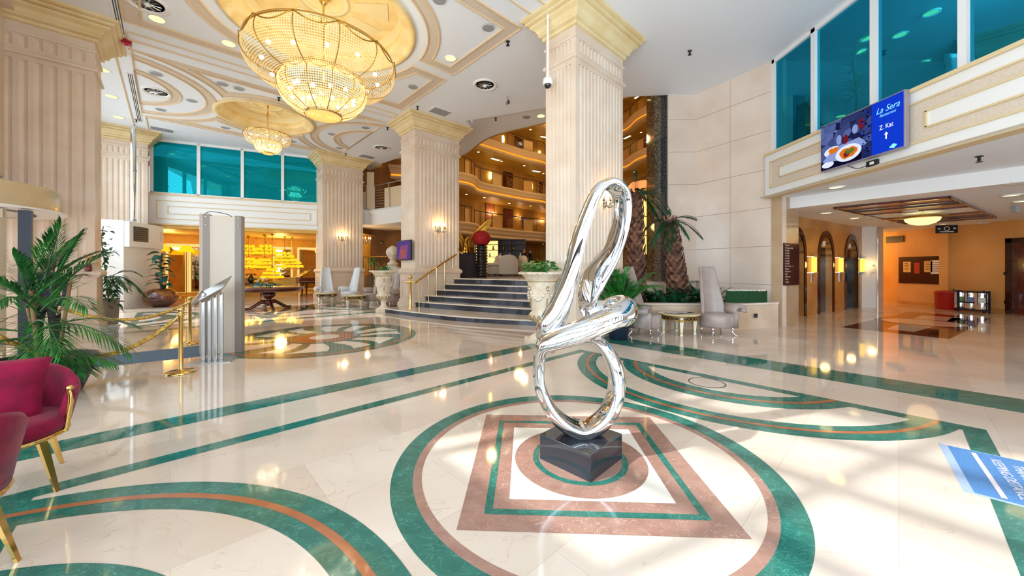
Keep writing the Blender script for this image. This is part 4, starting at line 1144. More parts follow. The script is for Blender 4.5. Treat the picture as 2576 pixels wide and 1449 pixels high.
# ------------------------------------------------------------------ tall security panel and lectern
M_pcream = mat('panel_cream', 'CDBFAE', .4); M_ptaupe = mat('panel_taupe', '8E8178', .4); M_pl = mat('panel_edge', 'B9A99D', .35)
a, b = F(498, 893), F(610, 885); w_ = math.hypot(b[0] - a[0], b[1] - a[1]); rz = math.atan2(b[1] - a[1], b[0] - a[0])
t = thing('security_panel', 'tall beige walk-through security panel with taupe edges behind the lectern', 'security panel', (*a, 0), rz)
mb = MB(); mb.box(.16, 0.0, .0, w_ - .11, .14, 2.42); mb.build('centre_panel', M_pcream, t)
for x0, x1, m_, nm in ((0.0, .16, M_pl, 'edge_post'), (w_ - .11, w_, M_ptaupe, 'edge_post')):
    mb = MB()
    if x0 == 0.0: mb.prism([(.0, .06), (.015, .02), (.04, 0.0), (.07, -.012), (.16, -.012), (.16, .15), (.03, .15), (.005, .11)], 0, 2.45)
    else: mb.prism([(x0, -.012), (x1 - .02, -.012), (x1, .01), (x1, .13), (x1 - .02, .15), (x0, .15)], 0, 2.44)
    e_ = mb.build(nm, m_, t)
    if x0 == 0.0:
        mb = MB(); mb.box(.07, -.016, .0, .16, -.010, 2.45); mb.build('front_strip', M_ptaupe, e_)
    for z in (2.40, 2.26):
        mb = MB(); mb.ball(((.115 if x0 == 0 else (x0 + x1) / 2), -.02, z), .014, 10, 6); mb.build('screw_cap', M_chrome, e_)
mb = MB(); mb.tube(spline([(.06, .07, 2.45), (.15, .07, 2.50), (.30, .06, 2.49), (.42, .08, 2.46), (.46, .08, 2.43)], 5), .006, 5); mb.build('cable', M_blackmat, t)
lp = F(535, 908)
t = thing('lectern', 'slim brushed steel lectern with sloping top beside the brass post', 'lectern', (*lp, 0), math.radians(20))
mb = MB(); mb.box(-.30, -.20, 0, .30, .20, .014); mb.build('base_plate', M_steel, t, bevel=.003)
for x in (-.12, -.04, .04, .12):
    mb = MB(); mb.box(x - .021, -.02, .014, x + .021, .02, 1.10); mb.build('post', M_steel, t, bevel=.004)
mb = MB(); mb.X = Matrix.Translation((0, 0, 1.15)) @ Matrix.Rotation(math.radians(28), 4, 'X') @ Matrix.Rotation(math.radians(-34), 4, 'Y')
mb.box(-.27, -.19, -.008, .27, .19, .008); mb.box(-.27, -.20, -.01, -.25, .20, .035); mb.box(-.16, -.17, -.05, .16, -.10, -.008); mb.X = None
mb.build('sloping_top', M_steel, t, bevel=.002)

# ------------------------------------------------------------------ floor sticker
t = thing('floor_sticker', 'blue floor sticker reading THANK YOU FOR KEEPING DISTANCE', 'floor sticker', (*F(2360, 1115), 0))
o = Vector((*F(2360, 1115), 0)); ex = Vector((*F(2576, 1161), 0)) - o; ey = Vector((*F(2374, 1223), 0)) - o
ex.normalize(); W_ = ey.length; ey = (ey - ex * ey.dot(ex)).normalized()
M_stk = mat('sticker_blue', '4A80B8', .35); vary(M_stk, '5588BE', '3F74AC', 90, 2)
M_stke = mat('sticker_worn_edge', '9FB3D3', .3); M_stkt = mat('sticker_text_cream', 'D9CFD0', .3)
def SP(x, y, z=0): return ex * x + ey * y + Vector((0, 0, z))
mb = MB(); mb.add([SP(0, 0, .0012), SP(0, W_, .0012), SP(1.25, W_, .0012), SP(1.25, 0, .0012)], [(3, 2, 1, 0)]); mb.build('edge', M_stke, t, recalc=False)
mb = MB(); mb.add([SP(.05, .012, .002), SP(.05, W_ - .03, .002), SP(1.23, W_ - .03, .002), SP(1.23, .012, .002)], [(3, 2, 1, 0)]); mb.build('blue_face', M_stk, t, recalc=False)
mb = MB(); mb.add([SP(.165, .06, .003), SP(.165, W_ - .06, .003), SP(.192, W_ - .06, .003), SP(.192, .06, .003)], [(3, 2, 1, 0)]); mb.build('line', M_stkt, t, recalc=False)
ta = math.atan2(ey.y, ey.x)
for k, s_ in enumerate(('KEEPING DISTANCE', 'THANK YOU FOR')):
    p = SP(.275 + .092 * k, W_ / 2 + .0, .0035)
    text_mesh('lettering', s_, .078, M_stkt, p, (0, 0, ta), t, .0003)

# ------------------------------------------------------------------ urns
def urn(x, y, label):
    t = thing('stone_urn', label, 'urn', (x, y, 0), .4, 'carved stone urns')
    mb = MB(); mb.box(-.26, -.26, 0, .26, .26, .085); mb.lathe([(.235, .085), (.24, .11), (.19, .14), (.12, .19), (.085, .25), (.085, .30), (.11, .33), (.085, .36), (.10, .39)], n=36); mb.build('foot', M_urn, t, bevel=.006)
    mb = MB(); mb.lathe([(.09, .385), (.15, .42), (.225, .49), (.25, .55), (.24, .59), (.20, .62), (.205, .66), (.22, .75), (.245, .95), (.26, 1.1), (.285, 1.2), (.29, 1.235), (.31, 1.27), (.36, 1.33), (.42, 1.375), (.445, 1.39), (.45, 1.415), (.43, 1.43), (.39, 1.43), (.38, 1.40), (.0, 1.38)], n=48); mb.build('bowl', M_urn, t)
    mb = MB()
    for k in range(64):
        a = 2 * pi * k / 64; mb.ball((.298 * math.cos(a), .298 * math.sin(a), 1.237), .012, 6, 4)
    mb.build('bead_string', M_urngold, t)
    mb = MB()
    for k in range(26):                                          # scalloped rope rim
        a = 2 * pi * k / 26
        mb.tube([(.435 * math.cos(a - .1), .435 * math.sin(a - .1), 1.425), (.462 * math.cos(a - .02), .462 * math.sin(a - .02), 1.40), (.45 * math.cos(a + .1), .45 * math.sin(a + .1), 1.385)], [.012, .018, .012], 6)
    mb.build('rope_rim', M_urn, t)
    mb = MB()
    for k in range(14):                                          # gadroon loops of the cup
        a = 2 * pi * k / 14; pts = []
        for i in range(9):
            u_ = -1 + 2 * i / 8; zz = .435 + .125 * math.cos(u_ * pi / 2); rr = .255 if zz > .5 else .255 - (.5 - zz) * .8
            pts.append((rr * math.cos(a + u_ * .17), rr * math.sin(a + u_ * .17), zz))
        mb.tube(pts, .009, 5)
    mb.build('gadroon', M_urngold, t)
    mb = MB()
    for k in range(4):                                           # garlands hanging between rosettes
        a0 = k * pi / 2; a1 = a0 + pi / 2
        for i in range(19):
            f = i / 18; a = a0 + (a1 - a0) * f; z = 1.12 - .24 * math.sin(pi * f); rr = .222 + (z - .75) * .13 + .016
            mb.ball((rr * math.cos(a + .03 * ((i % 3) - 1)), rr * math.sin(a), z + .012 * ((i % 2) * 2 - 1)), .02 + .012 * math.sin(pi * f), 7, 5)
    g_ = mb.build('garland', M_urn, t)
    mb = MB()
    for k in range(4):
        a = k * pi / 2; rr = .272
        for j in range(6):
            q = j * pi / 3; mb.ball((rr * math.cos(a + .09 * math.cos(q)), rr * math.sin(a + .09 * math.cos(q)), 1.10 + .035 * math.sin(q)), .02, 7, 5)
        mb.ball((rr * math.cos(a), rr * math.sin(a), 1.10), .024, 8, 6)
        for z in (.88, .82, .76): mb.ball((.243 * math.cos(a), .243 * math.sin(a), z), .017, 6, 5, sz=1.8)
    mb.build('rosette', M_urngold, t)
    mb = MB(); mb.disc((0, 0, 1.39), .38, 32); mb.build('soil', M_soil, t)
    return t
ux, uy = A(1362, 7.45); urn(ux, uy, 'large carved stone urn of trailing green leaves beside the foot of the steps')
ux2, uy2 = A(965, 12.6); urn(ux2, uy2, 'carved stone urn with spiky grass behind the white leather chairs')
rnd = random.Random(3)
t = thing('pothos_plant', 'bushy green trailing plant filling the near urn', 'plant', (ux, uy, 1.40))
for k in range(90):
    a = rnd.uniform(0, 2 * pi); r = rnd.uniform(.02, .40); h = rnd.uniform(.03, .26) * (1.1 - r)
    mb_ = MB() if k == 0 else mb_
    leaf(mb_, (r * math.cos(a), r * math.sin(a), h), (math.cos(a + rnd.uniform(-1, 1)), math.sin(a + rnd.uniform(-1, 1)), rnd.uniform(-.2, .7)), rnd.uniform(.10, .17), rnd.uniform(.07, .11), .35, rnd.uniform(-.5, .5), 5)
mb_.build('leaves', M_pothos, t, recalc=False)
mb = MB()
for k in range(16):
    a = k * pi / 8; mb.tube([(0.05 * math.cos(a), .05 * math.sin(a), -.01), (.2 * math.cos(a), .2 * math.sin(a), .12), (.36 * math.cos(a), .36 * math.sin(a), .06)], .006, 5)
mb.build('stems', M_pothos, t)
t = thing('spider_plant', 'spiky grass-like plant growing in the far urn', 'plant', (ux2, uy2, 1.40))
mb = MB()
for k in range(60):
    a = rnd.uniform(0, 2 * pi); leaf(mb, (.1 * math.cos(a), .1 * math.sin(a), 0), (math.cos(a), math.sin(a), rnd.uniform(.3, 2.2)), rnd.uniform(.25, .45), .035, rnd.uniform(.3, .9), 0, 6)
mb.build('leaves', M_pothos, t, recalc=False)

# ------------------------------------------------------------------ tall-backed leather chairs and gilt side tables
def wing_chair(x, y, rz, leather, label, arm=1, group='tall-backed leather chairs'):
    """seat faces local -y; arm = +1 puts the scrolled arm on local +x"""
    t = thing('high_back_chair', label, 'chair', (x, y, 0), rz, group)
    mb = MB(); pr = [(.30, .17), (.345, .18), (.36, .22), (.36, .42), (.345, .46), (.30, .485), (.15, .495), (.0, .497)]
    mb.lathe(pr, (0, 0, 0), 40, wob=lambda a, z: 1.0); mb.build('seat', leather, t)
    mb = MB()
    def bk(u, v):
        ww = .30 - .11 * v ** 0.8; yy = .20 + .20 * v + (-.14 * (abs(u * 2 - 1) ** 2.2)) * (1 - .75 * v); return ((u * 2 - 1) * ww, yy, .40 + 1.14 * v)
    mb.grid(bk, 14, 14); mb.build('backrest', leather, t, solid=.075, bevel=.02)
    mb = MB(); cx_ = arm * .36; cz = .55; pts = []
    for i in range(18):
        a = pi * 1.05 - i / 17 * 3.6; r = .13 - .05 * i / 17; pts.append((cx_ + arm * .04 + arm * r * math.cos(a), cz + r * math.sin(a)))
    stem = [(arm * .29, .17), (arm * .285, .35), (arm * .30, .50)]
    line = stem + pts
    n = len(line); th = .045; inner = []; outer = []
    for i, p in enumerate(line):
        q0 = line[max(0, i - 1)]; q1 = line[min(n - 1, i + 1)]; dx, dz = q1[0] - q0[0], q1[1] - q0[1]; l = math.hypot(dx, dz) or 1
        inner.append((p[0] - dz / l * th, p[1] + dx / l * th)); outer.append((p[0] + dz / l * th, p[1] - dx / l * th))
    vs = []
    for yy in (-.26, .24):
        vs += [(p[0], yy, p[1]) for p in inner] + [(p[0], yy, p[1]) for p in outer]
    fs = []
    for i in range(n - 1):
        fs += [(i, i + 1, n + i + 1, n + i), (2 * n + i, 3 * n + i, 3 * n + i + 1, 2 * n + i + 1), (i, 2 * n + i, 2 * n + i + 1, i + 1), (n + i, n + i + 1, 3 * n + i + 1, 3 * n + i)]
    fs += [(0, n, 3 * n, 2 * n), (n - 1, 3 * n - 1, 4 * n - 1, 2 * n - 1)]
    mb.add(vs, fs, True); mb.build('arm', leather, t)
    for sx in (-1, 1):
        for sy in (-1, 1):
            mb = MB(); mb.tube(spline([(sx * .21, sy * .19, .20), (sx * .235, sy * .215, .14), (sx * .225, sy * .21, .08), (sx * .27, sy * .25, .02), (sx * .29, sy * .27, .012)], 4), [.026] * 5 + [.02] * 5 + [.014] * 4 + [.012] * 3, 8)
            mb.ball((sx * .29, sy * .27, .014), .016, 8, 6); mb.build('leg', M_chrome, t)
    return t
M_ivory = mat('ivory_lacquer', 'EDE6D6', .3); M_giltp = mat('gilt_paint', 'A98437', .35, .7); M_tmarb = mat('table_cream_marble', 'D9C79E', .12); vary(M_tmarb, 'DECDA6', 'C9B183', 5, 5)
def gilt_table(x, y, rz, label):
    t = thing('gilt_side_table', label, 'side table', (x, y, 0), rz, 'round gilt side tables')
    mb = MB(); mb.lathe([(.0, .435), (.42, .435), (.445, .45), (.445, .468), (.43, .475), (.0, .475)], n=48); mb.build('top', M_tmarb, t)
    mb = MB(); mb.lathe([(.36, .33), (.375, .34), (.375, .425), (.365, .435)], n=48)
    ap = mb.build('apron', M_darkmetal, t)
    mb = MB()
    for k in range(24):
        a = 2 * pi * k / 24
        mb.tube([(.385 * math.cos(a + .1 * math.cos(q * pi / 5)), .385 * math.sin(a + .1 * math.cos(q * pi / 5)), .382 + .034 * math.sin(q * pi / 5)) for q in range(10)], .007, 5, closed=True)
    mb.lathe([(.38, .335), (.39, .342), (.38, .35)], n=48, cap=False); mb.lathe([(.38, .418), (.39, .426), (.38, .433)], n=48, cap=False)
    mb.build('fretwork', M_giltp, ap)
    for k in range(4):
        a = pi / 4 + k * pi / 2; lx, ly = .33 * math.cos(a), .33 * math.sin(a)
        mb = MB(); mb.X = Matrix.Translation((lx, ly, 0)) @ Matrix.Rotation(a, 4, 'Z')
        mb.mi = 0; mb.box(-.045, -.045, .335, .045, .045, .435)
        mb.mi = 1; mb.box(-.04, -.04, .30, .04, .04, .335)
        mb.mi = 0; s0, s1 = .045, .026
        mb.add([(x_ * s1, y_ * s1, .06) for x_, y_ in ((-1, -1), (1, -1), (1, 1), (-1, 1))] + [(x_ * s0, y_ * s0, .30) for x_, y_ in ((-1, -1), (1, -1), (1, 1), (-1, 1))], [(0, 1, 5, 4), (1, 2, 6, 5), (2, 3, 7, 6), (3, 0, 4, 7)])
        mb.mi = 1
        for x_, y_ in ((-1, -1), (1, -1), (1, 1), (-1, 1)): mb.tube([(x_ * s1, y_ * s1, .06), (x_ * s0, y_ * s0, .30)], .006, 4)
        mb.box(-.03, -.03, .045, .03, .03, .065); mb.mi = 0; mb.box(-.026, -.026, 0, .026, .026, .045)
        mb.X = None; mb.build('leg', [M_ivory, M_giltp], t)
    return t
rc = A(1803, 8.3); wing_chair(*rc, math.radians(4), M_lav, 'tall-backed taupe leather chair facing forward in front of the planter', 1)
lc = A(1622, 8.25); wing_chair(*lc, math.radians(48), M_lav, 'tall-backed taupe leather chair half hidden behind the chrome sculpture', -1)
gt = A(1708, 8.38); gilt_table(*gt, .5, 'round ivory and gilt table between the two taupe leather chairs')
t = thing('magazine', 'open magazine lying on the gilt table between the taupe chairs', 'magazine', (gt[0], gt[1], .4755), .5)
M_paper = mat('magazine_paper', 'C9C2C6', .4); M_cover = mat('magazine_cover', '5D5A60', .4)
mb = MB(); mb.box(-.30, -.16, 0, .30, .16, .006); mb.build('cover', M_cover, t)
for s_ in (-1, 1):
    mb = MB(); mb.grid(lambda u, v: ((.01 + .27 * u) * s_, -.15 + .3 * v, .007 + .014 * math.sin(u * pi)), 8, 2); mb.build('page', M_paper, t)
ch = [((823, 16.4), math.radians(35), M_wlav, 'white tall-backed leather chair beside the pillar, facing away from the piano', -1), ((882, 16.2), math.radians(-30), M_wlav, 'white tall-backed leather chair standing between the two gilt tables', -1),
      ((934, 14.9), math.radians(-62), M_lav, 'tall-backed grey leather chair turned sideways behind the far urn', -1), ((984, 14.5), math.radians(-40), M_lav, 'tall-backed grey leather chair half hidden behind the far urn stem', 1)]
for (px, d_), rz, lm, lab, am in ch: wing_chair(*A(px, d_), rz, lm, lab, am)
gilt_table(*A(822, 15.3), .3, 'round ivory and gilt table by the pillar and first white chair')
gilt_table(*A(893, 14.1), .3, 'round ivory and gilt table in front of the second white chair')
# ------------------------------------------------------------------ planter, palms and foliage on the right
M_planter = mat('planter_marble_slab', 'D9BFA4', .18); vary(M_planter, 'DDC5AC', 'CBAE90', 1.4, 5)
pp = spline([A(1540, 9.0), A(1680, 9.0), A(1800, 8.97), A(1860, 8.93), A(1925, 9.12), A(1958, 9.28)], 6)
t = thing('stone_planter', 'low curved marble planter wall below the palms and tall stone wall', 'planter', (0, 0, 0))
mb = MB(); back = [(p[0] + .02, p[1] + .16) for p in reversed(pp)]
mb.prism(pp + back, 0, .60); mb.build('front_wall', M_planter, t)
mb = MB(); mb.prism([(p[0], p[1] - .025) for p in pp] + [(p[0], p[1] + .05) for p in back], .60, .64); mb.build('coping', M_step, t)
mb = MB(); so = [(p[0], p[1] + .12) for p in pp] + [(6.6, 9.85), (5.7, 11.1), (2.7, 11.1)]; mb.add([(*p, .58) for p in so], [tuple(range(len(so)))]); mb.build('soil', M_soil, t)
def palm_trunk(label, base, top, r0, r1, z0, z1, fr, seed, group='stout palms in the stone planter'):
    rg = random.Random(seed)
    t = thing('palm_tree', label, 'palm tree', (*base, z0), 0, None)
    dx, dy, H = top[0] - base[0], top[1] - base[1], z1 - z0
    mb = MB()
    P = [(dx * i / 10, dy * i / 10, H * i / 10) for i in range(11)]
    mb.tube(P, [r0 + (r1 - r0) * i / 10 for i in range(11)], 16)
    rows = int(H / .105)
    for j in range(rows):
        f = (j + .5) / rows; cx_, cy_, cz = dx * f, dy * f, H * f; r = r0 + (r1 - r0) * f; n = 9
        for k in range(n):
            a = 2 * pi * (k + .5 * (j % 2)) / n + rg.uniform(-.08, .08); w_ = r * .40
            ca, sa = math.cos(a), math.sin(a); tx, ty = -sa * w_, ca * w_
            o0, o1 = r * .93, r + .055 + rg.uniform(0, .03); h = .15
            b0 = Vector((cx_ + ca * o0, cy_ + sa * o0, cz - .08)); tp = Vector((cx_ + ca * o1, cy_ + sa * o1, cz + h))
            mb.add([b0 + Vector((tx, ty, 0)), b0 - Vector((tx, ty, 0)), tp - Vector((tx, ty, 0)) * .55, tp + Vector((tx, ty, 0)) * .55, Vector((cx_ + ca * (o1 + .01), cy_ + sa * (o1 + .01), cz + h * .35))], [(0, 1, 4), (1, 2, 4), (2, 3, 4), (3, 0, 4), (0, 3, 2, 1)], False)
    mb.build('trunk', M_trunk, t, recalc=False)
    for (az, el, L, dr) in fr:
        mb = MB(); frond(mb, (dx, dy, H - .05), az, el, L, dr, 40, .32, .012, .75, rg, .12); mb.build('frond', M_dleaf, t, recalc=False)
    return t
palm_trunk('tall stout palm standing left in the stone planter, nearest the fluted pillar', A(1598, 10.1), A(1599, 10.2), .24, .13, .58, 3.62, [(1.3, 1.25, .85, .1), (.0, .45, .95, .7), (-.6, .3, .9, .8), (2.6, .5, .7, .8), (-1.5, .6, .7, .7), (.6, .8, .8, .6), (3.6, .3, .6, .6), (-.2, .0, .9, .9), (.3, .2, .8, 1.0)], 5)
palm_trunk('leaning stout palm standing right in the stone planter against the stone wall', A(1709, 9.9), A(1683, 10.0), .25, .12, .58, 2.85, [(.1, .5, .85, .4), (-.25, .15, .8, .7), (2.2, .4, .75, .5), (3.0, .4, .8, .9), (3.7, .2, .8, 1.1), (-1.2, .3, .7, 1.0), (1.4, 1.0, .8, .4), (4.3, .1, .75, 1.2)], 6)
rnd = random.Random(11)
spots = [(1650, 9.6, .62), (1672, 9.35, .55), (1697, 9.4, .6), (1722, 9.3, .66), (1742, 9.45, .72), (1768, 9.6, .78), (1788, 9.8, .7), (1640, 9.9, .5), (1838, 9.5, .35)]
for i, (px, d_, h) in enumerate(spots):
    lab = ['aspidistra at the left end of the planter below the first palm', 'aspidistra drooping over the coping behind the gilt table', 'aspidistra just left of the leaning palm trunk', 'aspidistra in front of the leaning palm trunk', 'aspidistra with broad upright leaf just right of the leaning palm', 'tall aspidistra left of the taupe chair back', 'aspidistra directly behind the taupe chair back', 'aspidistra behind the granite column base', 'aspidistra tip showing right of the taupe chair back'][i]
    t = thing('aspidistra', 'dark green ' + lab, 'plant', (*A(px, d_), .57), 0, 'broad-leaved plants in the planter')
    mb = MB()
    for k in range(12 if h > .4 else 6):
        a = rnd.uniform(0, 2 * pi); leaf(mb, (.05 * math.cos(a), .05 * math.sin(a), 0), (math.cos(a) * .6, math.sin(a) * .6, rnd.uniform(.6, 1.5)), h * rnd.uniform(.95, 1.4), .15, rnd.uniform(.2, .7), rnd.uniform(-.4, .4), 7)
    mb.build('leaves', M_dleaf, t, recalc=False)
t = thing('box_hedge', 'low trimmed artificial green hedge block on the planter end', 'hedge', (0, 0, 0))
M_hedge = mat('artificial_hedge_green', '0A4A1E', .8); vary(M_hedge, '0E5424', '042A10', 60, 3, bump=.6)
mb = MB(); hp = [A(1826, 9.15), A(1880, 9.1), A(1930, 9.3), (A(1930, 9.3)[0] - .05, 9.62), A(1826, 9.55)]
mb.prism(hp, .64, .93); mb.build('block', M_hedge, t)
mb = MB()
M_peb = mat('white_pebbles', 'ECE6DA', .6)
for k in range(150):
    px = rnd.uniform(1830, 1925); d_ = rnd.uniform(9.15, 9.5); q = A(px, d_); mb.ball((q[0], q[1], .935), rnd.uniform(.018, .032), 7, 5, sz=.7)
tag(mb.build('pebbles', M_peb), 'bed of white pebbles on top of the green hedge block', 'pebbles', kind='stuff')
def socket(loc, rz, label):
    t = thing('wall_socket', label, 'socket', loc, rz); mb = MB(); mb.box(-.05, -.012, -.05, .05, 0, .05); mb.build('plate', M_blackmat, t, bevel=.004)
    mb = MB(); mb.lathe([(.028, 0), (.028, .004), (.02, .004), (.02, 0)], n=16); o = mb.build('outlet', M_darkmetal, t); o.rotation_euler = (pi / 2, 0, 0); o.location = (0, -.011, 0)
socket((*A(1901, 9.0), .33), .25, 'black wall socket on the low marble planter front')
# potted areca behind the sculpture
def pot(t, r, h, m, soil=True):
    mb = MB(); mb.lathe([(r * .72, 0), (r * .8, .02), (r, h * .8), (r * 1.04, h * .92), (r * 1.04, h), (r * .94, h), (r * .92, h * .9), (0, h * .88)], n=36); mb.build('pot', m, t)
    if soil: mb = MB(); mb.disc((0, 0, h * .89), r * .9, 24); mb.build('soil', M_soil, t)
t = thing('areca_palm', 'feathery areca palm in a dark pot between pillar and taupe chair', 'plant', (*A(1556, 7.75), 0))
pot(t, .24, .48, M_navy)
rg = random.Random(21)
mb = MB()
for k in range(34):
    a = rg.uniform(0, 2 * pi); frond(mb, (.05 * math.cos(a), .05 * math.sin(a), .5), a, rg.uniform(.95, 1.4), rg.uniform(1.1, 1.85), rg.uniform(.3, .6), 34, .34, .007, .7, rg, .25)
for k in range(22):
    a = rg.uniform(0, 2 * pi); frond(mb, (.06 * math.cos(a), .06 * math.sin(a), .5), a, rg.uniform(.4, 1.0), rg.uniform(.5, .85), rg.uniform(.3, .7), 20, .26, .007, .7, rg, .25)
mb.build('fronds', M_palm2, t, recalc=False)
# glowing lantern column behind the palms
t = thing('lantern_column', 'tall glowing yellow glass lantern column behind the left palm', 'lamp', (*A(1618, 12.6), 0))
M_lant = glow('lantern_yellow_glass', 'FFD25E', 2.0); M_orange = glow('lantern_orange_top', 'FF9A55', 1.1)
mb = MB(); mb.box(-.4, -.4, 0, .4, .4, 1.35); mb.build('base', M_stone, t)
mb = MB(); mb.lathe([(.22, 1.35), (.30, 1.4), (.30, 1.95)], n=24); mb.build('dark_foot', M_blackgloss, t)
mb = MB(); mb.lathe([(.27, 1.95), (.27, 3.95)], n=32); mb.build('glass_cylinder', M_lant, t)
for z in (1.95, 2.6, 3.25, 3.9): mb = MB(); mb.lathe([(.275, z), (.29, z + .015), (.275, z + .03)], n=32, cap=False); mb.build('hoop', M_brassd, t)
mb = MB(); mb.lathe([(.22, 3.95), (.22, 4.1), (.45, 4.25), (.5, 4.38), (.42, 4.46), (.0, 4.5)], n=32); mb.build('orange_cap', M_orange, t)

# ------------------------------------------------------------------ big potted palm, crimson armchairs
t = thing('potted_palm', 'large leafy palm in a dark tub behind the crimson armchair', 'plant', (-5.55, 4.3, 0))
mb = MB(); mb.lathe([(.30, 0), (.34, .02), (.44, .30), (.47, .40), (.47, .44), (.43, .44), (.42, .38), (0, .36)], n=40); mb.build('pot', M_navy, t)
mb = MB(); mb.disc((0, 0, .37), .42, 28); mb.build('soil', M_soil, t)
rg = random.Random(4)
for (x, y, dx, dy, h, r) in ((.05, -.05, -.12, .02, 1.25, .020), (.12, .08, .05, .08, 1.35, .018), (-.1, .05, -.25, .1, 1.05, .017)):
    mb = MB(); mb.tube(spline([(x, y, .35), (x + dx * .3, y + dy * .3, .7), (x + dx, y + dy, h)], 5), r, 8); mb.build('stem', M_stem, t)
fr = [(-.1, .75, 1.15, .25, 1.05), (.25, .95, 1.15, .30, 1.1), (-.35, .60, 1.1, .50, 1.0), (.0, .35, 1.05, .60, .80), (-.5, .45, .95, .7, .85), (.6, 1.0, 1.05, .3, 1.15), (2.6, .9, 1.05, .4, 1.15), (3.1, .75, 1.0, .4, 1.05), (3.6, .8, .95, .4, 1.05), (1.4, 1.2, .95, .25, 1.25), (-1.5, 1.0, .9, .4, 1.05), (-1.0, .8, .95, .5, .95), (-2.2, .9, .9, .4, .95), (2.0, .9, .95, .4, 1.05), (-.2, .15, .85, .35, .50), (.2, .1, .8, .3, .55), (-.8, .3, .75, .5, .65), (3.3, .2, .8, .4, .65), (-1.8, .3, .8, .5, .65), (.9, .5, .9, .5, .75), (-2.7, .4, .8, .6, .75), (-.05, 1.15, 1.0, .15, 1.2), (1.0, 1.3, .9, .2, 1.25), (-1.3, 1.3, .8, .2, 1.05), (.1, 1.35, .9, .1, 1.25), (2.3, 1.25, .9, .2, 1.2)]
for az, el, L, dr, z in fr:
    mb = MB(); frond(mb, (rg.uniform(-.12, .12), rg.uniform(-.1, .1), z), az + rg.uniform(-.1, .1), el, L, dr, 30, .36, .0075, .75, rg, .2, .12); mb.build('frond', M_palm, t, recalc=False)
mb = MB()
for k in range(50):
    a = rg.uniform(0, 2 * pi); leaf(mb, (rg.uniform(-.15, .15), rg.uniform(-.15, .15), rg.uniform(.5, 1.3)), (math.cos(a), math.sin(a), rg.uniform(-.2, 1.4)), rg.uniform(.3, .6), .03, rg.uniform(.1, .6), 0, 5)
mb.build('grassy_shoots', M_palm2, t, recalc=False)
def tub_chair(x, y, rz, label):
    t = thing('tub_armchair', label, 'armchair', (x, y, 0), rz, 'crimson velvet armchairs')
    mb = MB(); mb.lathe([(.27, .36), (.31, .37), (.325, .41), (.32, .45), (.28, .475), (.0, .48)], n=36); mb.build('seat', M_crim, t)
    mb = MB(); mb.lathe([(.26, .335), (.315, .34), (.325, .355), (.315, .37), (.26, .37)], n=40); mb.build('seat_rim', M_brass, t)
    def top(a): return .64 + .17 * (math.sin(max(0, min(pi, a))) ** .8 if 0 < a < pi else 0)
    a0, a1, n = -.35, pi + .35, 30
    mb = MB(); vs = []; fs = []
    for i in range(n + 1):
        a = a0 + (a1 - a0) * i / n; tp = top(a)
        for r, z in ((.315, .36), (.36, tp - .03), (.345, tp), (.31, tp - .02), (.275, .44), (.27, .36)):
            fl = 1 + .10 * (z - .36); vs.append((r * fl * math.cos(a), r * fl * math.sin(a), z))
    for i in range(n):
        for k in range(6):
            fs.append((i * 6 + k, (i + 1) * 6 + k, (i + 1) * 6 + (k + 1) % 6, i * 6 + (k + 1) % 6))
    mb.add(vs, fs, True); mb.add(vs[:6], [(0, 1, 2, 3, 4, 5)]); mb.add(vs[-6:], [(5, 4, 3, 2, 1, 0)]); mb.build('shell', M_crim, t)
    for a in (a0, a1):
        mb = MB(); mb.tube(spline([(.32 * math.cos(a), .32 * math.sin(a), .35), (.335 * math.cos(a), .335 * math.sin(a), .48), (.345 * math.cos(a), .345 * math.sin(a), .58), (.335 * math.cos(a), .335 * math.sin(a), .645)], 4), .016, 8)
        mb.ball((.34 * math.cos(a), .34 * math.sin(a), .65), .02, 10, 6); mb.build('arm_strip', M_brass, t)
    for sx in (-1, 1):
        for sy in (-1, 1):
            mb = MB(); tx, ty, bx, by = sx * .20, sy * .20, sx * .27, sy * .27
            d = Vector((bx - tx, by - ty, -.34)); 
            pr = [(-.022, .008), (.022, .008), (.022, -.008), (-.022, -.008)]
            a = math.atan2(sy, sx); ca, sa = math.cos(a), math.sin(a)
            def ringp(cx_, cy_, z, s_): return [(cx_ + (-sa) * p * s_ + ca * q * s_ * 1.4, cy_ + ca * p * s_ + sa * q * s_ * 1.4, z) for p, q in pr]
            mb.add(ringp(tx, ty, .345, 1.1) + ringp(bx, by, .0, .55), [(0, 1, 5, 4), (1, 2, 6, 5), (2, 3, 7, 6), (3, 0, 4, 7), (0, 3, 2, 1), (4, 5, 6, 7)], False); mb.build('leg', M_brass, t)
    return t
c1 = (-3.42, 2.42); rz1 = math.atan2(-.66, .75) + pi / 2
tub_chair(*c1, rz1, 'crimson velvet tub armchair with gold legs holding the square cushion')
tub_chair(-2.86, 1.70, math.radians(-110), 'crimson velvet tub armchair cut off by the lower left edge of the photo')
t = tag(MB().build('x', M_crim), None, None); bpy.data.objects.remove(t)
mb = MB()
def pil(u, v):
    x, z = u * 2 - 1, v * 2 - 1; e = (1 - abs(x) ** 3) ** .5 * (1 - abs(z) ** 3) ** .5; k = 1 - .06 * (1 - x * x) * 0
    return (x * .25 * (1 - .07 * (1 - abs(z))), e * .085, z * .22 * (1 - .08 * (1 - abs(x))))
mb.grid(pil, 18, 18); mb.grid(lambda u, v: (pil(u, v)[0], -pil(u, v)[1], pil(u, v)[2]), 18, 18)
o = mb.build('cushion', M_crim); o.location = (c1[0] - .75 * .06 - .66 * .04, c1[1] + .66 * .06 - .75 * .04, .67); o.rotation_euler = (-.30, .10, rz1)
tag(o, 'plump crimson square cushion leaning in the first crimson armchair', 'cushion')

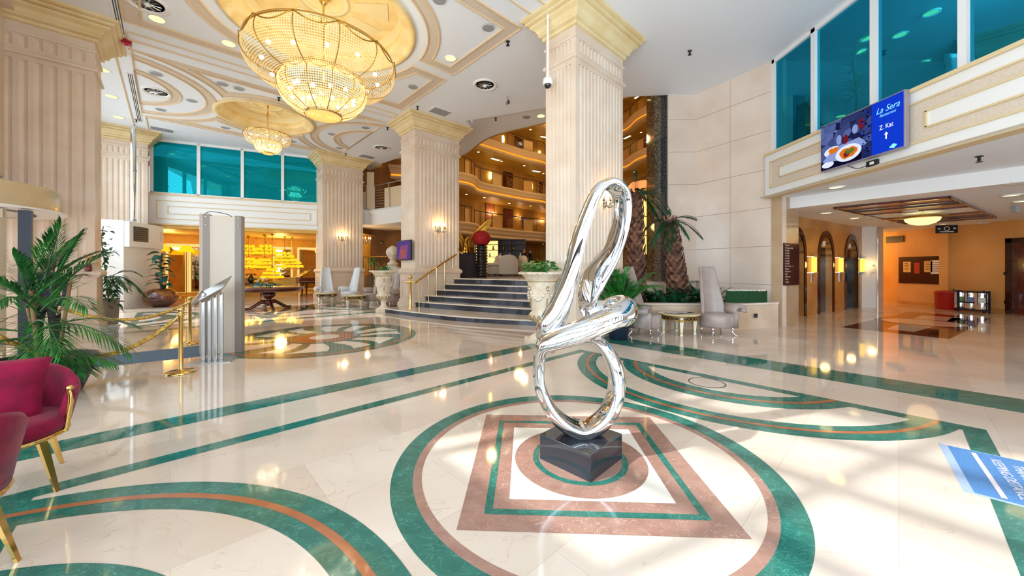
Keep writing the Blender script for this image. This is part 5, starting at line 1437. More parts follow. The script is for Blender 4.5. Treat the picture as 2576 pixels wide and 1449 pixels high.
# ------------------------------------------------------------------ people
def person(x, y, z, rz, H, label, jacket, trousers, skin, hair, arms='down'):
    s = H / 1.75
    J = {'pel': (0, 0, .95), 'sp': (0, .01, 1.15), 'ch': (0, .0, 1.36), 'nk': (0, .01, 1.50), 'hd': (0, -.01, 1.60), 'tp': (0, -.01, 1.72),
         'hl': (.10, 0, .90), 'kl': (.11, -.02, .50), 'al': (.11, .02, .10), 'fl': (.13, -.13, .035), 'hr': (-.10, 0, .90), 'kr': (-.11, -.02, .50), 'ar': (-.11, .02, .10), 'fr': (-.13, -.13, .035),
         'sl': (.19, .01, 1.42), 'el': (.25, .03, 1.14), 'wl': (.24, -.08, .90), 'gl': (.235, -.11, .81), 'sr': (-.19, .01, 1.42), 'er': (-.25, .03, 1.14), 'wr': (-.24, -.08, .90), 'gr': (-.235, -.11, .81)}
    if arms == 'front': J.update({'wl': (.08, -.24, 1.08), 'gl': (.0, -.28, 1.08), 'wr': (-.08, -.24, 1.06), 'gr': (.0, -.28, 1.04)})
    Rr = {'pel': .16, 'sp': .14, 'ch': .165, 'nk': .06, 'hd': .095, 'tp': .06, 'hl': .10, 'kl': .068, 'al': .045, 'fl': .04, 'sl': .075, 'el': .052, 'wl': .036, 'gl': .035}
    E_ = [('pel', 'sp'), ('sp', 'ch'), ('ch', 'nk'), ('nk', 'hd'), ('hd', 'tp'), ('pel', 'hl'), ('hl', 'kl'), ('kl', 'al'), ('al', 'fl'), ('pel', 'hr'), ('hr', 'kr'), ('kr', 'ar'), ('ar', 'fr'), ('ch', 'sl'), ('sl', 'el'), ('el', 'wl'), ('wl', 'gl'), ('ch', 'sr'), ('sr', 'er'), ('er', 'wr'), ('wr', 'gr')]
    ks = list(J); me = bpy.data.meshes.new('p'); me.from_pydata([tuple(c * s for c in J[k]) for k in ks], [(ks.index(a), ks.index(b)) for a, b in E_], [])
    o = bpy.data.objects.new('p', me); COL.objects.link(o)
    o.modifiers.new('k', 'SKIN'); sv = me.skin_vertices[0].data
    for i, k in enumerate(ks):
        q = Rr.get(k) or Rr.get(k[:-1] + 'l'); sv[i].radius = (q * s, q * s * (.72 if k in ('sp', 'ch', 'pel') else 1)); sv[i].use_root = (k == 'pel')
    o.modifiers.new('s', 'SUBSURF').levels = 2
    dg = bpy.context.evaluated_depsgraph_get(); m2 = bpy.data.meshes.new_from_object(o.evaluated_get(dg)); bpy.data.objects.remove(o)
    m2.materials.clear()
    for m_ in (jacket, trousers, skin, M_blackmat): m2.materials.append(m_)
    for p in m2.polygons:
        c = p.center / s; p.use_smooth = True
        hand = min((c - Vector(J['gl'])).length, (c - Vector(J['gr'])).length) < .075
        p.material_index = 2 if (c.z > 1.495 or hand) else (3 if c.z < .09 else (1 if c.z < .88 and abs(c.x) < .2 else 0))
    b = bpy.data.objects.new('person', m2); COL.objects.link(b); b.location = (x, y, z); b.rotation_euler = (0, 0, rz)
    tag(b, label, 'person')
    h = MB(); h.ball((0, .012 * s, 1.645 * s), .102 * s, 14, 10, sz=1.0); h2 = [f for f in h.f]
    h.f = [f for f in h.f if sum(h.v[i][2] for i in f) / len(f) > 1.655 * s or sum(h.v[i][1] for i in f) / len(f) > .04 * s]; h.m = h.m[:len(h.f)]; h.sm = h.sm[:len(h.f)]
    h.build('hair', hair, b)
    fc = MB(); fc.ball((0, -.108 * s, 1.60 * s), .016 * s, 8, 6, sz=1.5); fc.build('nose', skin, b)
    for sx in (-1, 1):
        fc = MB(); fc.ball((sx * .036 * s, -.092 * s, 1.628 * s), .011 * s, 8, 6); fc.build('eye', M_blackmat, b)
        fc = MB(); fc.ball((sx * .097 * s, 0, 1.61 * s), .022 * s, 8, 6, sx=.5); fc.build('ear', skin, b)
        for k in range(5):                                        # fingers of each hand
            g = Vector(J['gl' if sx > 0 else 'gr']) * s; w_ = Vector(J['wl' if sx > 0 else 'wr']) * s; d = (g - w_).normalized(); sd = Vector((0, 1, 0)) if abs(d.y) < .8 else Vector((0, 0, 1))
            fm = MB(); q = g + d * .01 + sd * (.018 * (k - 1.5)) * s; L = (.075, .085, .08, .065, .05)[k] * s
            if k == 4: fm.tube([g - sd * .03 * s, g - sd * .045 * s + d * .04 * s], [.011 * s, .008 * s], 6)
            else: fm.tube([q, q + d * L * .55, q + d * L * .9 + Vector((-sx * .012, 0, 0)) * s], [.010 * s, .009 * s, .007 * s], 6)
            fm.build('finger', skin, b)
    return b
M_skin = mat('skin', 'C99A7C', .5); M_suit = mat('dark_suit', '15171D', .7); M_suit2 = mat('navy_uniform', '1B1E33', .8); M_trs = mat('dark_trousers', '111216', .8); M_hair = mat('grey_hair', '6A625C', .6); M_hair2 = mat('dark_hair', '1D1512', .6)
person(*A(118, 6.3), 0, math.radians(20), 1.68, 'person in a dark navy jacket standing behind the big potted palm', M_suit2, M_trs, M_skin, M_hair2)
person(*A(1319, 25.5), LZ, math.radians(70), 1.74, 'person with grey hair in a dark suit, left of the two talking', M_suit, M_trs, M_skin, M_hair, 'front')
person(*A(1334, 25.8), LZ, math.radians(-70), 1.74, 'person with dark hair in a dark suit, right of the two talking', M_suit, M_trs, M_skin, M_hair2, 'front')

# ------------------------------------------------------------------ revolving door
t = thing('revolving_door', 'cream revolving door drum with navy post and glass door', 'revolving door', (-9.65, 5.8, 0))
M_drum = mat('door_drum_cream', 'CDB893', .22)
mb = MB(); mb.lathe([(1.56, 2.53), (1.58, 2.60), (1.58, 2.90), (1.56, 2.93), (0, 2.95)], n=72, cap=False); mb.build('drum', M_drum, t)
mb = MB(); mb.lathe([(1.66, 2.50), (1.66, 2.53), (1.56, 2.54)], n=72, cap=False); mb.lathe([(1.66, 2.50), (1.30, 2.49), (1.28, 2.48)], n=72, cap=False); mb.build('bottom_rim', M_white, t)
mb = MB(); mb.lathe([(1.28, 2.475), (0, 2.475)], n=72, cap=False); mb.build('underside', mat('drum_underside', 'B9B7BC', .15), t)
mb = MB(); mb.lathe([(1.29, 2.47), (1.26, 2.465)], n=72, cap=False); mb.build('seal_ring', M_darkmetal, t)
mb = MB(); ang_ = math.radians(-8)
mb.cbox((1.6 * math.cos(-.62), 1.6 * math.sin(-.62), 2.70), (.06, .27, .075), rz=-.62); mb.build('sensor_bar', M_blackmat, t)
mb = MB(); mb.lathe([(.10, 0), (.10, 2.47)], n=4, smooth=False); o = mb.build('navy_post', M_navy, t); o.location = (1.54, .30, 0)
for k in range(3):
    for j in range(3): 
        pass
M_dfr = mat('door_frame_beige', 'C9B89C', .35)
mb = MB(); mb.box(-.06, -.05, 0, .06, .05, 2.47); o = mb.build('frame_stile', M_dfr, t); o.location = (1.36, .10, 0)
mb = MB(); mb.box(-1.3, -.05, 0, .06, .05, .14); mb.box(-1.3, -.05, 2.33, .06, .05, 2.47); o = mb.build('frame_rail', M_dfr, t); o.location = (1.36, .10, 0); o.rotation_euler = (0, 0, math.radians(35))
mb = MB(); mb.quad((-1.3, 0, .14), (-.06, 0, .14), (-.06, 0, 2.33), (-1.3, 0, 2.33)); o = mb.build('pane', M_clear, t); o.location = (1.36, .10, 0); o.rotation_euler = (0, 0, math.radians(35))

# ------------------------------------------------------------------ corner by the near pillar: climbing plant, cabin grille, bowl plant
t = thing('climbing_plant', 'tall climbing ivy in a narrow planter beside the near pillar base', 'plant', (*A(272, 9.0), 0))
mb = MB(); mb.lathe([(.15, 0), (.17, .03), (.20, .72), (.21, .76), (.17, .76), (.16, .70), (0, .69)], n=24); mb.build('pot', mat('woven_planter', '8F8574', .8), t)
rg = random.Random(9)
mb = MB(); P = [(0, 0, .7), (-.05, 0, 1.2), (-.12, .02, 1.7), (-.16, 0, 2.2), (-.14, .02, 2.55)]; mb.tube(spline(P, 5), .012, 6); mb.tube([(0, 0, .7), (.15, -.1, 1.0), (.4, -.15, 1.25)], .010, 5); mb.build('stem', M_stem, t)
mb = MB()
for k in range(150):
    f = rg.random(); 
    if k < 105: c = Vector((rg.gauss(0, .14), rg.gauss(-.05, .14), .45 + .85 * rg.random()))
    else: c = Vector((-.13 * f + rg.gauss(0, .07), rg.gauss(0, .07), 1.2 + 1.35 * f))
    a = rg.uniform(0, 2 * pi); leaf(mb, c, (math.cos(a), math.sin(a), rg.uniform(-.9, .3)), rg.uniform(.10, .17), rg.uniform(.06, .10), .3, rg.uniform(-.6, .6), 5)
mb.build('leaves', M_ivy, t, recalc=False)
for az, el, L, dr in ((-.3, .5, .85, .75), (.1, .45, .95, .9), (-.6, .3, .8, .8), (.5, .8, .8, .6)):
    mb = MB(); frond(mb, (.05, -.05, 1.25), az, el, L, dr, 22, .30, .014, .7, rg, .25); mb.build('frond', M_ivy, t, recalc=False)
t = thing('glass_vase', 'clear cut-glass vase standing on the floor before the cabin wall', 'vase', (*F(277, 850), 0))
M_glass = mat('cut_glass', 'F2F7FA', .04, trans=.85, spec=.8)
mb = MB(); mb.lathe([(.07, 0), (.09, .02), (.13, .16), (.15, .25), (.13, .25), (.11, .16), (.06, .03), (0, .025)], n=12, smooth=False); mb.build('bowl', M_glass, t)
mb = MB(); mb.lathe([(.152, .245), (.165, .26), (.152, .275), (.14, .26), (.152, .245)], n=24, cap=False); mb.build('rim', M_glass, t)
dl = R(-1.28, 11.99)
t = thing('reed_diffuser', 'small dark red reed diffuser on the ledge of the near pillar', 'diffuser', (dl[0] - .02, dl[1] + .0, 1.44))
mb = MB(); mb.lathe([(.05, 0), (.055, .02), (.05, .13), (.025, .16), (.025, .19), (0, .19)], n=16); mb.build('bottle', mat('red_glass', '6E0F22', .1), t)
for k in range(6):
    a = k * pi / 3; mb = MB(); mb.tube([(0, 0, .1), (.07 * math.cos(a), .07 * math.sin(a), .38)], .005, 5); mb.build('reed', mat('reed_orange%d' % k, 'D98A3A', .6) if k == 0 else MATS['reed_orange0'], t)
t = thing('air_conditioner', 'white boxed air conditioner with dark louvre high on the cabin wall', 'air conditioner', (*P1, 0), math.atan2(P2[1] - P1[1], P2[0] - P1[0]))
mb = MB(); mb.box(.02, -.16, 2.3, 1.9, 0, 3.24); mb.build('casing', M_white, t, bevel=.01)
mb = MB(); mb.box(.22, -.165, 2.52, .98, -.158, 3.08)
mb.build('grille_recess', M_blackmat, t)
for k in range(7):
    mb = MB(); mb.box(.22, -.185, 2.54 + k * .078, .98, -.16, 2.58 + k * .078); mb.build('louvre', mat('louvre_navy', '3A4658', .4) if k == 0 else MATS['louvre_navy'], t)
mb = MB()
for k in range(12): mb.box(1.72, -.163, 2.62 + k * .032, 1.76, -.159, 2.64 + k * .032)
mb.build('side_lettering', M_greyp, t)
t = thing('steel_pipe', 'shiny vertical steel duct rising above the cabin wall to ceiling', 'pipe', (*A(335, 13.9), 0))
mb = MB(); mb.lathe([(.085, 3.2), (.085, CE)], n=20); mb.build('duct', M_chrome, t)
for z in (3.3, 5.2): mb = MB(); mb.lathe([(.09, z), (.1, z + .02), (.1, z + .05), (.09, z + .07)], n=20); mb.build('collar', M_steel, t)
t = thing('bowl_plant', 'large-leaved dumb cane in a round turned wooden bowl', 'plant', (*A(405, 14.3), 0))
M_burl = mat('burl_wood', '6A3A1C', .15, coat=.6); vary(M_burl, '8E5A28', '3A160C', 2.6, 5, lo=.35, hi=.62, c3='6B2F14')
mb = MB(); mb.lathe([(.20, 0), (.36, .06), (.50, .22), (.54, .38), (.49, .54), (.36, .66), (.27, .70), (.25, .70), (.25, .62), (0, .6)], n=40); mb.build('bowl', M_burl, t)
rg = random.Random(13)
mb = MB(); mb.tube(spline([(0, 0, .6), (.02, 0, 1.2), (-.02, 0, 1.7), (.05, 0, 2.1)], 4), .035, 8); mb.build('stem', M_rleaf, t)
for k in range(26):
    a = k * 2.4 + rg.uniform(-.3, .3); z = .8 + 1.35 * k / 26
    mb = MB(); leaf(mb, (.03 * math.cos(a), .03 * math.sin(a), z), (math.cos(a), math.sin(a), rg.uniform(.1, .8)), rg.uniform(.48, .68) * (1 - .25 * k / 26), rg.uniform(.22, .30), rg.uniform(.5, 1.0), rg.uniform(-.4, .4), 8); mb.build('leaf', M_rleaf, t, recalc=False)

# ------------------------------------------------------------------ round table with flowers
tx, ty = A(676, 13.45)
t = thing('pedestal_table', 'round mahogany pedestal table under the small chandelier', 'table', (tx, ty, 0), .5)
mb = MB(); mb.lathe([(0, .73), (1.05, .73), (1.13, .75), (1.16, .78), (1.14, .81), (0, .815)], n=64); mb.build('top', M_wood, t)
mb = MB(); mb.lathe([(1.02, .67), (1.04, .67), (1.04, .73), (1.02, .73)], n=64, cap=False); mb.build('apron', M_wood, t)
mb = MB(); mb.lathe([(.05, .12), (.11, .14), (.10, .20), (.13, .26), (.12, .33), (.08, .36), (.12, .40), (.21, .46), (.24, .53), (.20, .60), (.12, .65), (.10, .73)], n=32); mb.build('baluster', M_wood, t)
for k in range(4):
    a = k * pi / 2 + .3; ca, sa = math.cos(a), math.sin(a)
    mb = MB(); mb.tube([(r * ca, r * sa, z) for r, z in spline([(.08, .26), (.22, .27), (.38, .17), (.56, .06), (.68, .045), (.72, .05)], 5)], [.075] * 6 + [.06] * 10 + [.045] * 10, 8); mb.build('foot', M_wood, t)
t = thing('flower_arrangement', 'low arrangement of yellow and peach flowers on the round table', 'flowers', (tx - .05, ty - .1, .817))
rg = random.Random(17); M_yel = mat('petal_yellow', 'F2B81F', .5); M_pea = mat('petal_peach', 'E9A57C', .5); M_whi = mat('petal_white', 'E9ECE6', .5); M_blug = leafmat('blue_green_leaf', '5E9C9A', '2F6B5E')
mb = MB()
for k in range(200):
    a = rg.uniform(0, 2 * pi); r = .46 * math.sqrt(rg.random()); leaf(mb, (r * math.cos(a), r * math.sin(a) * .8, .03 + .08 * rg.random()), (math.cos(a), math.sin(a), rg.uniform(-.2, .9)), rg.uniform(.10, .18), .05, .4, 0, 4)
mb.build('leaves', M_blug, t, recalc=False)
for k in range(22):
    a = rg.uniform(0, 2 * pi); r = .32 * math.sqrt(rg.random()); z = .14 + .16 * (1 - r / .32) + rg.uniform(-.03, .03); m_ = (M_yel, M_yel, M_yel, M_pea, M_whi)[k % 5]
    mb = MB()
    for q in range(14):
        b = q * 2 * pi / 7 + .4 * (q // 7); leaf(mb, (r * math.cos(a), r * math.sin(a), z - .02), (math.cos(b), math.sin(b), .6 if q < 7 else 2.2), .13, .10, .1, 0, 4)
    mb.ball((r * math.cos(a), r * math.sin(a), z + .02), .03, 8, 6); mb.build('bloom', m_, t, recalc=False)
# ------------------------------------------------------------------ crystal wall sconces on the pillars
M_flame = glow('candle_bulb', 'FFD9A0', 30.0)
M_silver = mat('tarnished_silver', '8A8178', .25, 1.0)
def sconce(x, y, z, rz, label, s=1.0, group='candle sconces on the pillars', light=9, n=4):
    """wall plane is local y=0, the room lies towards local -y"""
    t = thing('wall_sconce', label, 'wall lamp', (x, y, z), rz, group)
    mb = MB(); mb.ball((0, -.03 * s, 0), .06 * s, 12, 8, sz=1.8, sy=.5); mb.build('back_plate', M_silver, t)
    for k in range(n):
        a = pi + pi * (k + .5) / n; dx, dy = math.cos(a) * .22 * s, math.sin(a) * .20 * s - .04 * s
        mb = MB(); mb.tube(spline([(0, -.05 * s, -.02 * s), (dx * .4, dy * .6, -.10 * s), (dx * .85, dy * .9, -.06 * s), (dx, dy, .02 * s)], 4), .010 * s, 6)
        mb.lathe([(.008 * s, 0), (.04 * s, .02 * s), (.045 * s, .03 * s), (.018 * s, .03 * s), (.016 * s, .12 * s), (0, .12 * s)], (dx, dy, .02 * s), 12); arm = mb.build('arm', M_silver, t)
        mb = MB(); mb.lathe([(.008 * s, 0), (.022 * s, .03 * s), (.016 * s, .06 * s), (.0, .10 * s)], (dx, dy, .14 * s), 10); mb.build('candle_bulb', M_flame, arm)
        for q in range(3):
            mb = MB(); mb.lathe([(0, 0), (.014 * s, .02 * s), (.018 * s, .05 * s), (0, .09 * s)], (dx + .035 * s * math.cos(q * 2.1), dy + .035 * s * math.sin(q * 2.1), -.09 * s - .02 * s * q), 6, smooth=False); mb.build('crystal_drop', M_glass, arm)
    if light:
        lamp('sconce_lamp', 'POINT', (x - math.sin(-rz) * -.0 + .30 * math.sin(rz) * s, y - .30 * math.cos(rz) * s, z + .15), light, (1.0, .66, .32), shadow_soft_size=.08)
    return t
def on_pillar(cx_, cy_, s, o=0.0): return (cx_ + C * s + S * o, cy_ + S * s - C * o)
sconce(*on_pillar(-3.335, 12.9, .98), 2.95, PHI, 'lit crystal candle sconce on the pillar above the stair handrail')
sconce(*on_pillar(-8.76, 17.1, .88), 2.95, PHI, 'lit crystal candle sconce on the pillar behind the white chairs')
sconce(*on_pillar(1.356, 7.4, 1.057), 2.95, PHI, 'bronze candle sconce seen through the loop of the sculpture', .9)
sconce(*A(921, 19.6), 2.95, .6, 'candle sconce on the dark wall beyond the pillar behind the white chairs')
# ------------------------------------------------------------------ screens
M_screen = glow('screen_blue', '1238C8', .9)
def emis(name, col, st): return glow(name, col, st)
FX2 = FXX - .10
zt, zb = 4.50, 3.53
ya, yb = FX2 * FPX / (2068 - CX), FX2 * FPX / (2281 - CX)
t = thing('television', 'large wide screen hung on the balcony front showing a restaurant table', 'screen', (FX2, (ya + yb) / 2, (zt + zb) / 2), -pi / 2)
W_, H_ = ya - yb, zt - zb
mb = MB(); mb.box(-W_ / 2, -.03, -H_ / 2, W_ / 2, .045, H_ / 2); mb.build('bezel', mat('screen_bezel', '9E95A0', .3, .3), t, bevel=.006)
mb = MB(); mb.box(-W_ / 2 + .02, -.034, -H_ / 2 + .025, W_ / 2 - .02, -.03, H_ / 2 - .02); mb.build('display', M_screen, t)
def sq(x0, z0, x1, z1, m, nm, lay=1):
    mb = MB(); y = -.035 - .0006 * lay
    X = lambda f: -W_ / 2 + .02 + f * (W_ - .04); Zz = lambda f: -H_ / 2 + .025 + f * (H_ - .045)
    mb.add([(X(x0), y, Zz(z0)), (X(x1), y, Zz(z0)), (X(x1), y, Zz(z1)), (X(x0), y, Zz(z1))], [(0, 1, 2, 3)]); return mb.build(nm, m, t, recalc=False)
def blob(cx_, cz, rx, rz_, m, nm, lay=2, n=28, wob=0):
    mb = MB(); y = -.035 - .0006 * lay
    X = -W_ / 2 + .02 + cx_ * (W_ - .04); Zz = -H_ / 2 + .025 + cz * (H_ - .045)
    mb.add([(X + rx * W_ * (1 + wob * math.sin(7 * k)) * math.cos(2 * pi * k / n), y, Zz + rz_ * H_ * (1 + wob * math.sin(5 * k + 1)) * math.sin(2 * pi * k / n)) for k in range(n)], [tuple(range(n))]); return mb.build(nm, m, t, recalc=False)
M_pic = glow('screen_picture_base', '1B2247', .8)
N_, L_ = M_pic.node_tree.nodes, M_pic.node_tree.links
e_ = [n for n in N_ if n.type == 'EMISSION'][0]; tc = N_.new('ShaderNodeTexCoord'); vo = N_.new('ShaderNodeTexVoronoi'); vo.inputs['Scale'].default_value = 7.0
cr = N_.new('ShaderNodeValToRGB'); cr.color_ramp.elements[0].color = lin('0D1030'); cr.color_ramp.elements[1].color = lin('6A7CC0'); e2 = cr.color_ramp.elements.new(.5); e2.color = lin('27305E')
L_.new(tc.outputs['Object'], vo.inputs['Vector']); L_.new(vo.outputs['Color'], cr.inputs[0]); L_.new(cr.outputs[0], e_.inputs[0])
sq(0, 0, .665, 1, M_pic, 'picture', 1)
g1, g2, g3, g4, g5, g6 = glow('screen_white', 'DDE4F4', .9), glow('screen_lilac', '8FA0D8', .8), glow('screen_orange', 'D87020', .9), glow('screen_green', '6E7A2E', .7), glow('screen_dark', '151030', .5), glow('screen_red', '7A2030', .7)
mb = MB(); 
sq(.0, .0, .55, .16, g5, 'picture_shadow', 2)
mb.add([( -W_ / 2 + .02 + a * (W_ - .04), -.0371, -H_ / 2 + .025 + b * (H_ - .045)) for a, b in ((.02, .18), (.40, .08), (.62, .30), (.52, .46), (.18, .42))], [(0, 1, 2, 3, 4)]); mb.build('picture_cloth', g2, t, recalc=False)
blob(.38, .22, .165, .165, g1, 'picture_plate', 4); blob(.38, .22, .115, .105, g3, 'picture_pasta', 5, wob=.12); blob(.40, .24, .06, .05, g4, 'picture_herbs', 6, wob=.3); blob(.36, .19, .04, .05, g6, 'picture_sauce', 6, wob=.2)
blob(.17, .36, .12, .10, g1, 'picture_plate', 3); blob(.18, .37, .07, .06, g3, 'picture_pasta', 4, wob=.2); blob(.10, .10, .085, .065, g1, 'picture_plate', 3)
for i, (gx, gz, hh) in enumerate(((.26, .56, .22), (.35, .52, .20), (.47, .66, .2), (.55, .72, .24))):
    blob(gx, gz, .035, hh * .45, g2 if i % 2 == 0 else g6, 'picture_glass', 5, 20)
sq(.665, 0, .667, 1, g5, 'picture_edge', 2)
for k in range(26):
    a = k * 2.4; blob(.60 + .04 * math.sin(a * 3), .08 + .035 * k, .012, .02, g5 if k % 2 else M_screen, 'picture_lace', 6, 10, .2)
rot = (pi / 2, 0, 0)
g_t = glow('screen_cyan_text', '7FD6F2', 1.2); g_w = glow('screen_white_text', 'E8F2FF', 1.2)
xm = -W_ / 2 + .02 + .84 * (W_ - .04)
text_mesh('screen_lettering', 'La Sera', .15, g_t, (xm, -.037, H_ * .30), rot, t, .0004, shear=.35, sx=.9)
text_mesh('screen_lettering', 'Restaurant', .07, g_t, (xm, -.037, H_ * .20), rot, t, .0004, shear=.35, sx=.9)
text_mesh('screen_lettering', 'Z. Kat', .115, g_w, (xm - .02, -.037, -H_ * .02), rot, t, .0004, sx=.8)
mb = MB(); ax_ = xm - .02; az = -H_ * .19
mb.add([(ax_ - .012, -.037, az - .06), (ax_ + .012, -.037, az - .06), (ax_ + .012, -.037, az + .02), (ax_ + .035, -.037, az + .02), (ax_, -.037, az + .07), (ax_ - .035, -.037, az + .02), (ax_ - .012, -.037, az + .02)], [(0, 1, 2, 3, 4, 5, 6)]); mb.build('screen_arrow', g_w, t, recalc=False)
blob(.90, .06, .035, .035, g_t, 'screen_emblem', 3, 18, .25)
t = thing('media_box', 'small black box with cables below the big balcony screen', 'electrical box', (FXX - .0, FX2 * FPX / (2185 - CX), 3.44), -pi / 2)
mb = MB(); mb.box(-.10, -.05, -.06, .10, 0, .06); mb.build('case', M_blackmat, t, bevel=.006); mb = MB(); mb.tube(spline([(-.05, -.03, .05), (-.12, -.02, .0), (-.3, -.02, -.01), (-.5, -.02, .1)], 5), .006, 5); mb.build('cable', M_blackmat, t)
mb = MB(); mb.box(-.03, -.054, -.02, .05, -.05, .03); mb.build('sticker', M_white, t)
# purple screen on the middle pillar
t = thing('information_screen', 'tilted purple information screen on the side of the middle pillar', 'screen', (-3.335, 12.9, 0), PHI)
mb = MB(); mb.box(-.16, .02, 1.80, -.10, 1.10, 2.52); mb.build('bezel', M_blackmat, t, bevel=.005)
M_pur = glow('screen_purple', '6A4F9E', .55); M_por = glow('screen_orange_text', 'D06A4A', .6); M_ppk = glow('screen_pink', 'A0608A', .55)
mb = MB(); mb.quad((-.162, .05, 1.83), (-.162, 1.07, 1.83), (-.162, 1.07, 2.49), (-.162, .05, 2.49)); mb.build('display', M_pur, t)
mb = MB(); mb.quad((-.163, .3, 1.83), (-.163, .95, 1.83), (-.163, .8, 2.32), (-.163, .2, 2.36)); mb.build('picture', M_ppk, t)
for k in range(5): mb = MB(); mb.quad((-.164, .38, 1.90 + k * .06), (-.164, .82 - .03 * (k % 2), 1.90 + k * .06), (-.164, .82 - .03 * (k % 2), 1.93 + k * .06), (-.164, .38, 1.93 + k * .06)); mb.build('text_line', M_por, t)
mb = MB(); mb.box(-.10, .4, 2.0, 0, .7, 2.3); mb.build('bracket', M_blackmat, t)

# ------------------------------------------------------------------ handrail of the steps
t = thing('stair_handrail', 'polished brass stair handrail with ball-topped newel posts', 'handrail', (0, 0, 0))
def newel(px, d, z0, z1):
    x, y = A(px, d); mb = MB(); mb.lathe([(.055, 0), (.055, .03), (.045, .05), (.045, z1 - z0 - .22), (.055, z1 - z0 - .21), (.03, z1 - z0 - .18), (.028, z1 - z0 - .13), (.06, z1 - z0 - .10), (.075, z1 - z0 - .06), (.06, z1 - z0 - .015), (0, z1 - z0)], (x, y, z0), 20); mb.build('newel_post', M_brass, t)
    return x, y
n0 = newel(1032, 12.35, .15, 1.27); n1 = newel(1151, 14.2, 1.125, 2.3)
mb = MB(); a = A(1046, 12.4); b = A(1151, 14.2)
mb.tube(spline([(n0[0] - .14, n0[1] - .02, 1.04), (n0[0], n0[1], 1.04), (*a, 1.04), (*A(1058, 12.6), 1.14), (*A(1100, 13.25), 1.56), (*b, 2.08), (b[0] + .2, b[1] + .1, 2.08)], 5), .036, 10); mb.build('top_rail', M_brass, t)
for px, d, z in ((1054.5, 12.5, .15), (1078, 12.9, .345), (1098, 13.15, .54), (1118, 13.55, .735), (1139, 14.0, .93)):
    f = (px - 1046) / 105; mb = MB(); x, y = A(px, d); mb.tube([(x, y, z), (x, y, 1.04 + f * 1.04 - .03)], .018, 8); mb.build('baluster', M_brass, t)

# ------------------------------------------------------------------ lounge objects
t = thing('ribbed_column', 'glossy black ribbed column vase carrying the red ball', 'vase', (*A(1211, 15.2), LZ))
prof = [(.20, 0)]
for k in range(11): prof += [(.20, .03 + k * .12), (.265, .06 + k * .12), (.27, .075 + k * .12), (.20, .105 + k * .12)]
prof += [(.22, 1.36), (.18, 1.37), (0, 1.37)]
mb = MB(); mb.lathe(prof, n=36); mb.build('ribbed_body', M_blackgloss, t)
M_red = mat('red_roses', 'C4141C', .6); vary(M_red, 'D81E24', '8E0A12', 30, 3)
t = thing('rose_ball', 'large red ball of roses on top of the black ribbed column', 'flowers', (*A(1211, 15.2), LZ + 1.37))
mb = MB(); mb.ball((0, 0, .26), .36, 24, 14, sz=.86); mb.build('core', M_red, t)
mb = MB(); rg = random.Random(8)
for k in range(260):
    z = 1 - 2 * (k + .5) / 260; a = k * 2.39996; r = math.sqrt(1 - z * z); n_ = Vector((r * math.cos(a), r * math.sin(a), z * .86)); c = Vector((0, 0, .26)) + n_ * .365
    if c.z < .0: continue
    tg = n_.cross(Vector((.3, .2, 1))).normalized(); bt = n_.cross(tg).normalized()
    for q in range(2):
        rr = .038 - .016 * q; mb.add([tuple(c + n_ * (.012 + .012 * q) * 0 + (tg * math.cos(i * pi / 3) + bt * math.sin(i * pi / 3)) * rr + n_ * .014) for i in range(6)] + [tuple(c + n_ * (-.008 if q == 0 else .02))], [(i, (i + 1) % 6, 6) for i in range(6)], False)
mb.build('petals', M_red, t, recalc=False)
M_plinth = mat('dark_plinth_cloth', '2A0E10', .6)
bx, by = A(1173, 15.7)
t = thing('display_plinth', 'dark maroon square plinth under the golden winged figure', 'plinth', (bx, by, LZ), .3); mb = MB(); mb.box(-.36, -.36, 0, .36, .36, 1.0); mb.build('block', M_plinth, t, bevel=.01)
mb = MB(); mb.box(-.39, -.39, 1.0, .39, .39, 1.04); mb.build('top', M_plinth, t, bevel=.01)
t = thing('winged_statue', 'golden bird statue with two raised wings on the dark plinth', 'statue', (bx, by, LZ + 1.04), .1)
mb = MB(); mb.tube(spline([(0, 0, 0), (.02, 0, .12), (.0, .02, .30), (-.02, 0, .5), (.06, -.05, .62)], 4), [.16] * 4 + [.14] * 4 + [.11] * 4 + [.07] * 4 + [.05], 12); mb.ball((.08, -.07, .64), .07, 10, 8, sx=1.3); mb.lathe([(.03, 0), (.0, .09)], (.16, -.1, .62), 6); mb.build('body', M_gold, t)
for sx, tipx, tipz, ym in ((1, 1.05, 1.42, .1), (-1, -.45, 1.05, -.1)):
    mb = MB()
    def wing(u, v):
        x = sx * .05 + (tipx - sx * .05) * u; zc = .30 + (tipz - .30) * (u ** .65); w_ = .52 * (1 - u) ** .45 * (.3 + .7 * min(1, u * 5))
        return (x + .10 * (v - .5) * u, ym * math.sin(pi * u) + .012 * math.sin(v * 30), zc + .08 * (1 - v) - w_ * v + .008 * math.sin(v * 40))
    mb.grid(wing, 18, 16); mb.build('wing', M_gold, t, solid=.03)
    for k in range(7):
        mb = MB(); pts = [wing(i / 6, .12 + .12 * k) for i in range(7)]; mb.tube([(p[0], p[1] - .02, p[2]) for p in pts], .012, 5); mb.build('feather', M_gold, t)
M_beige = mat('beige_upholstery', 'CDB79C', .7)
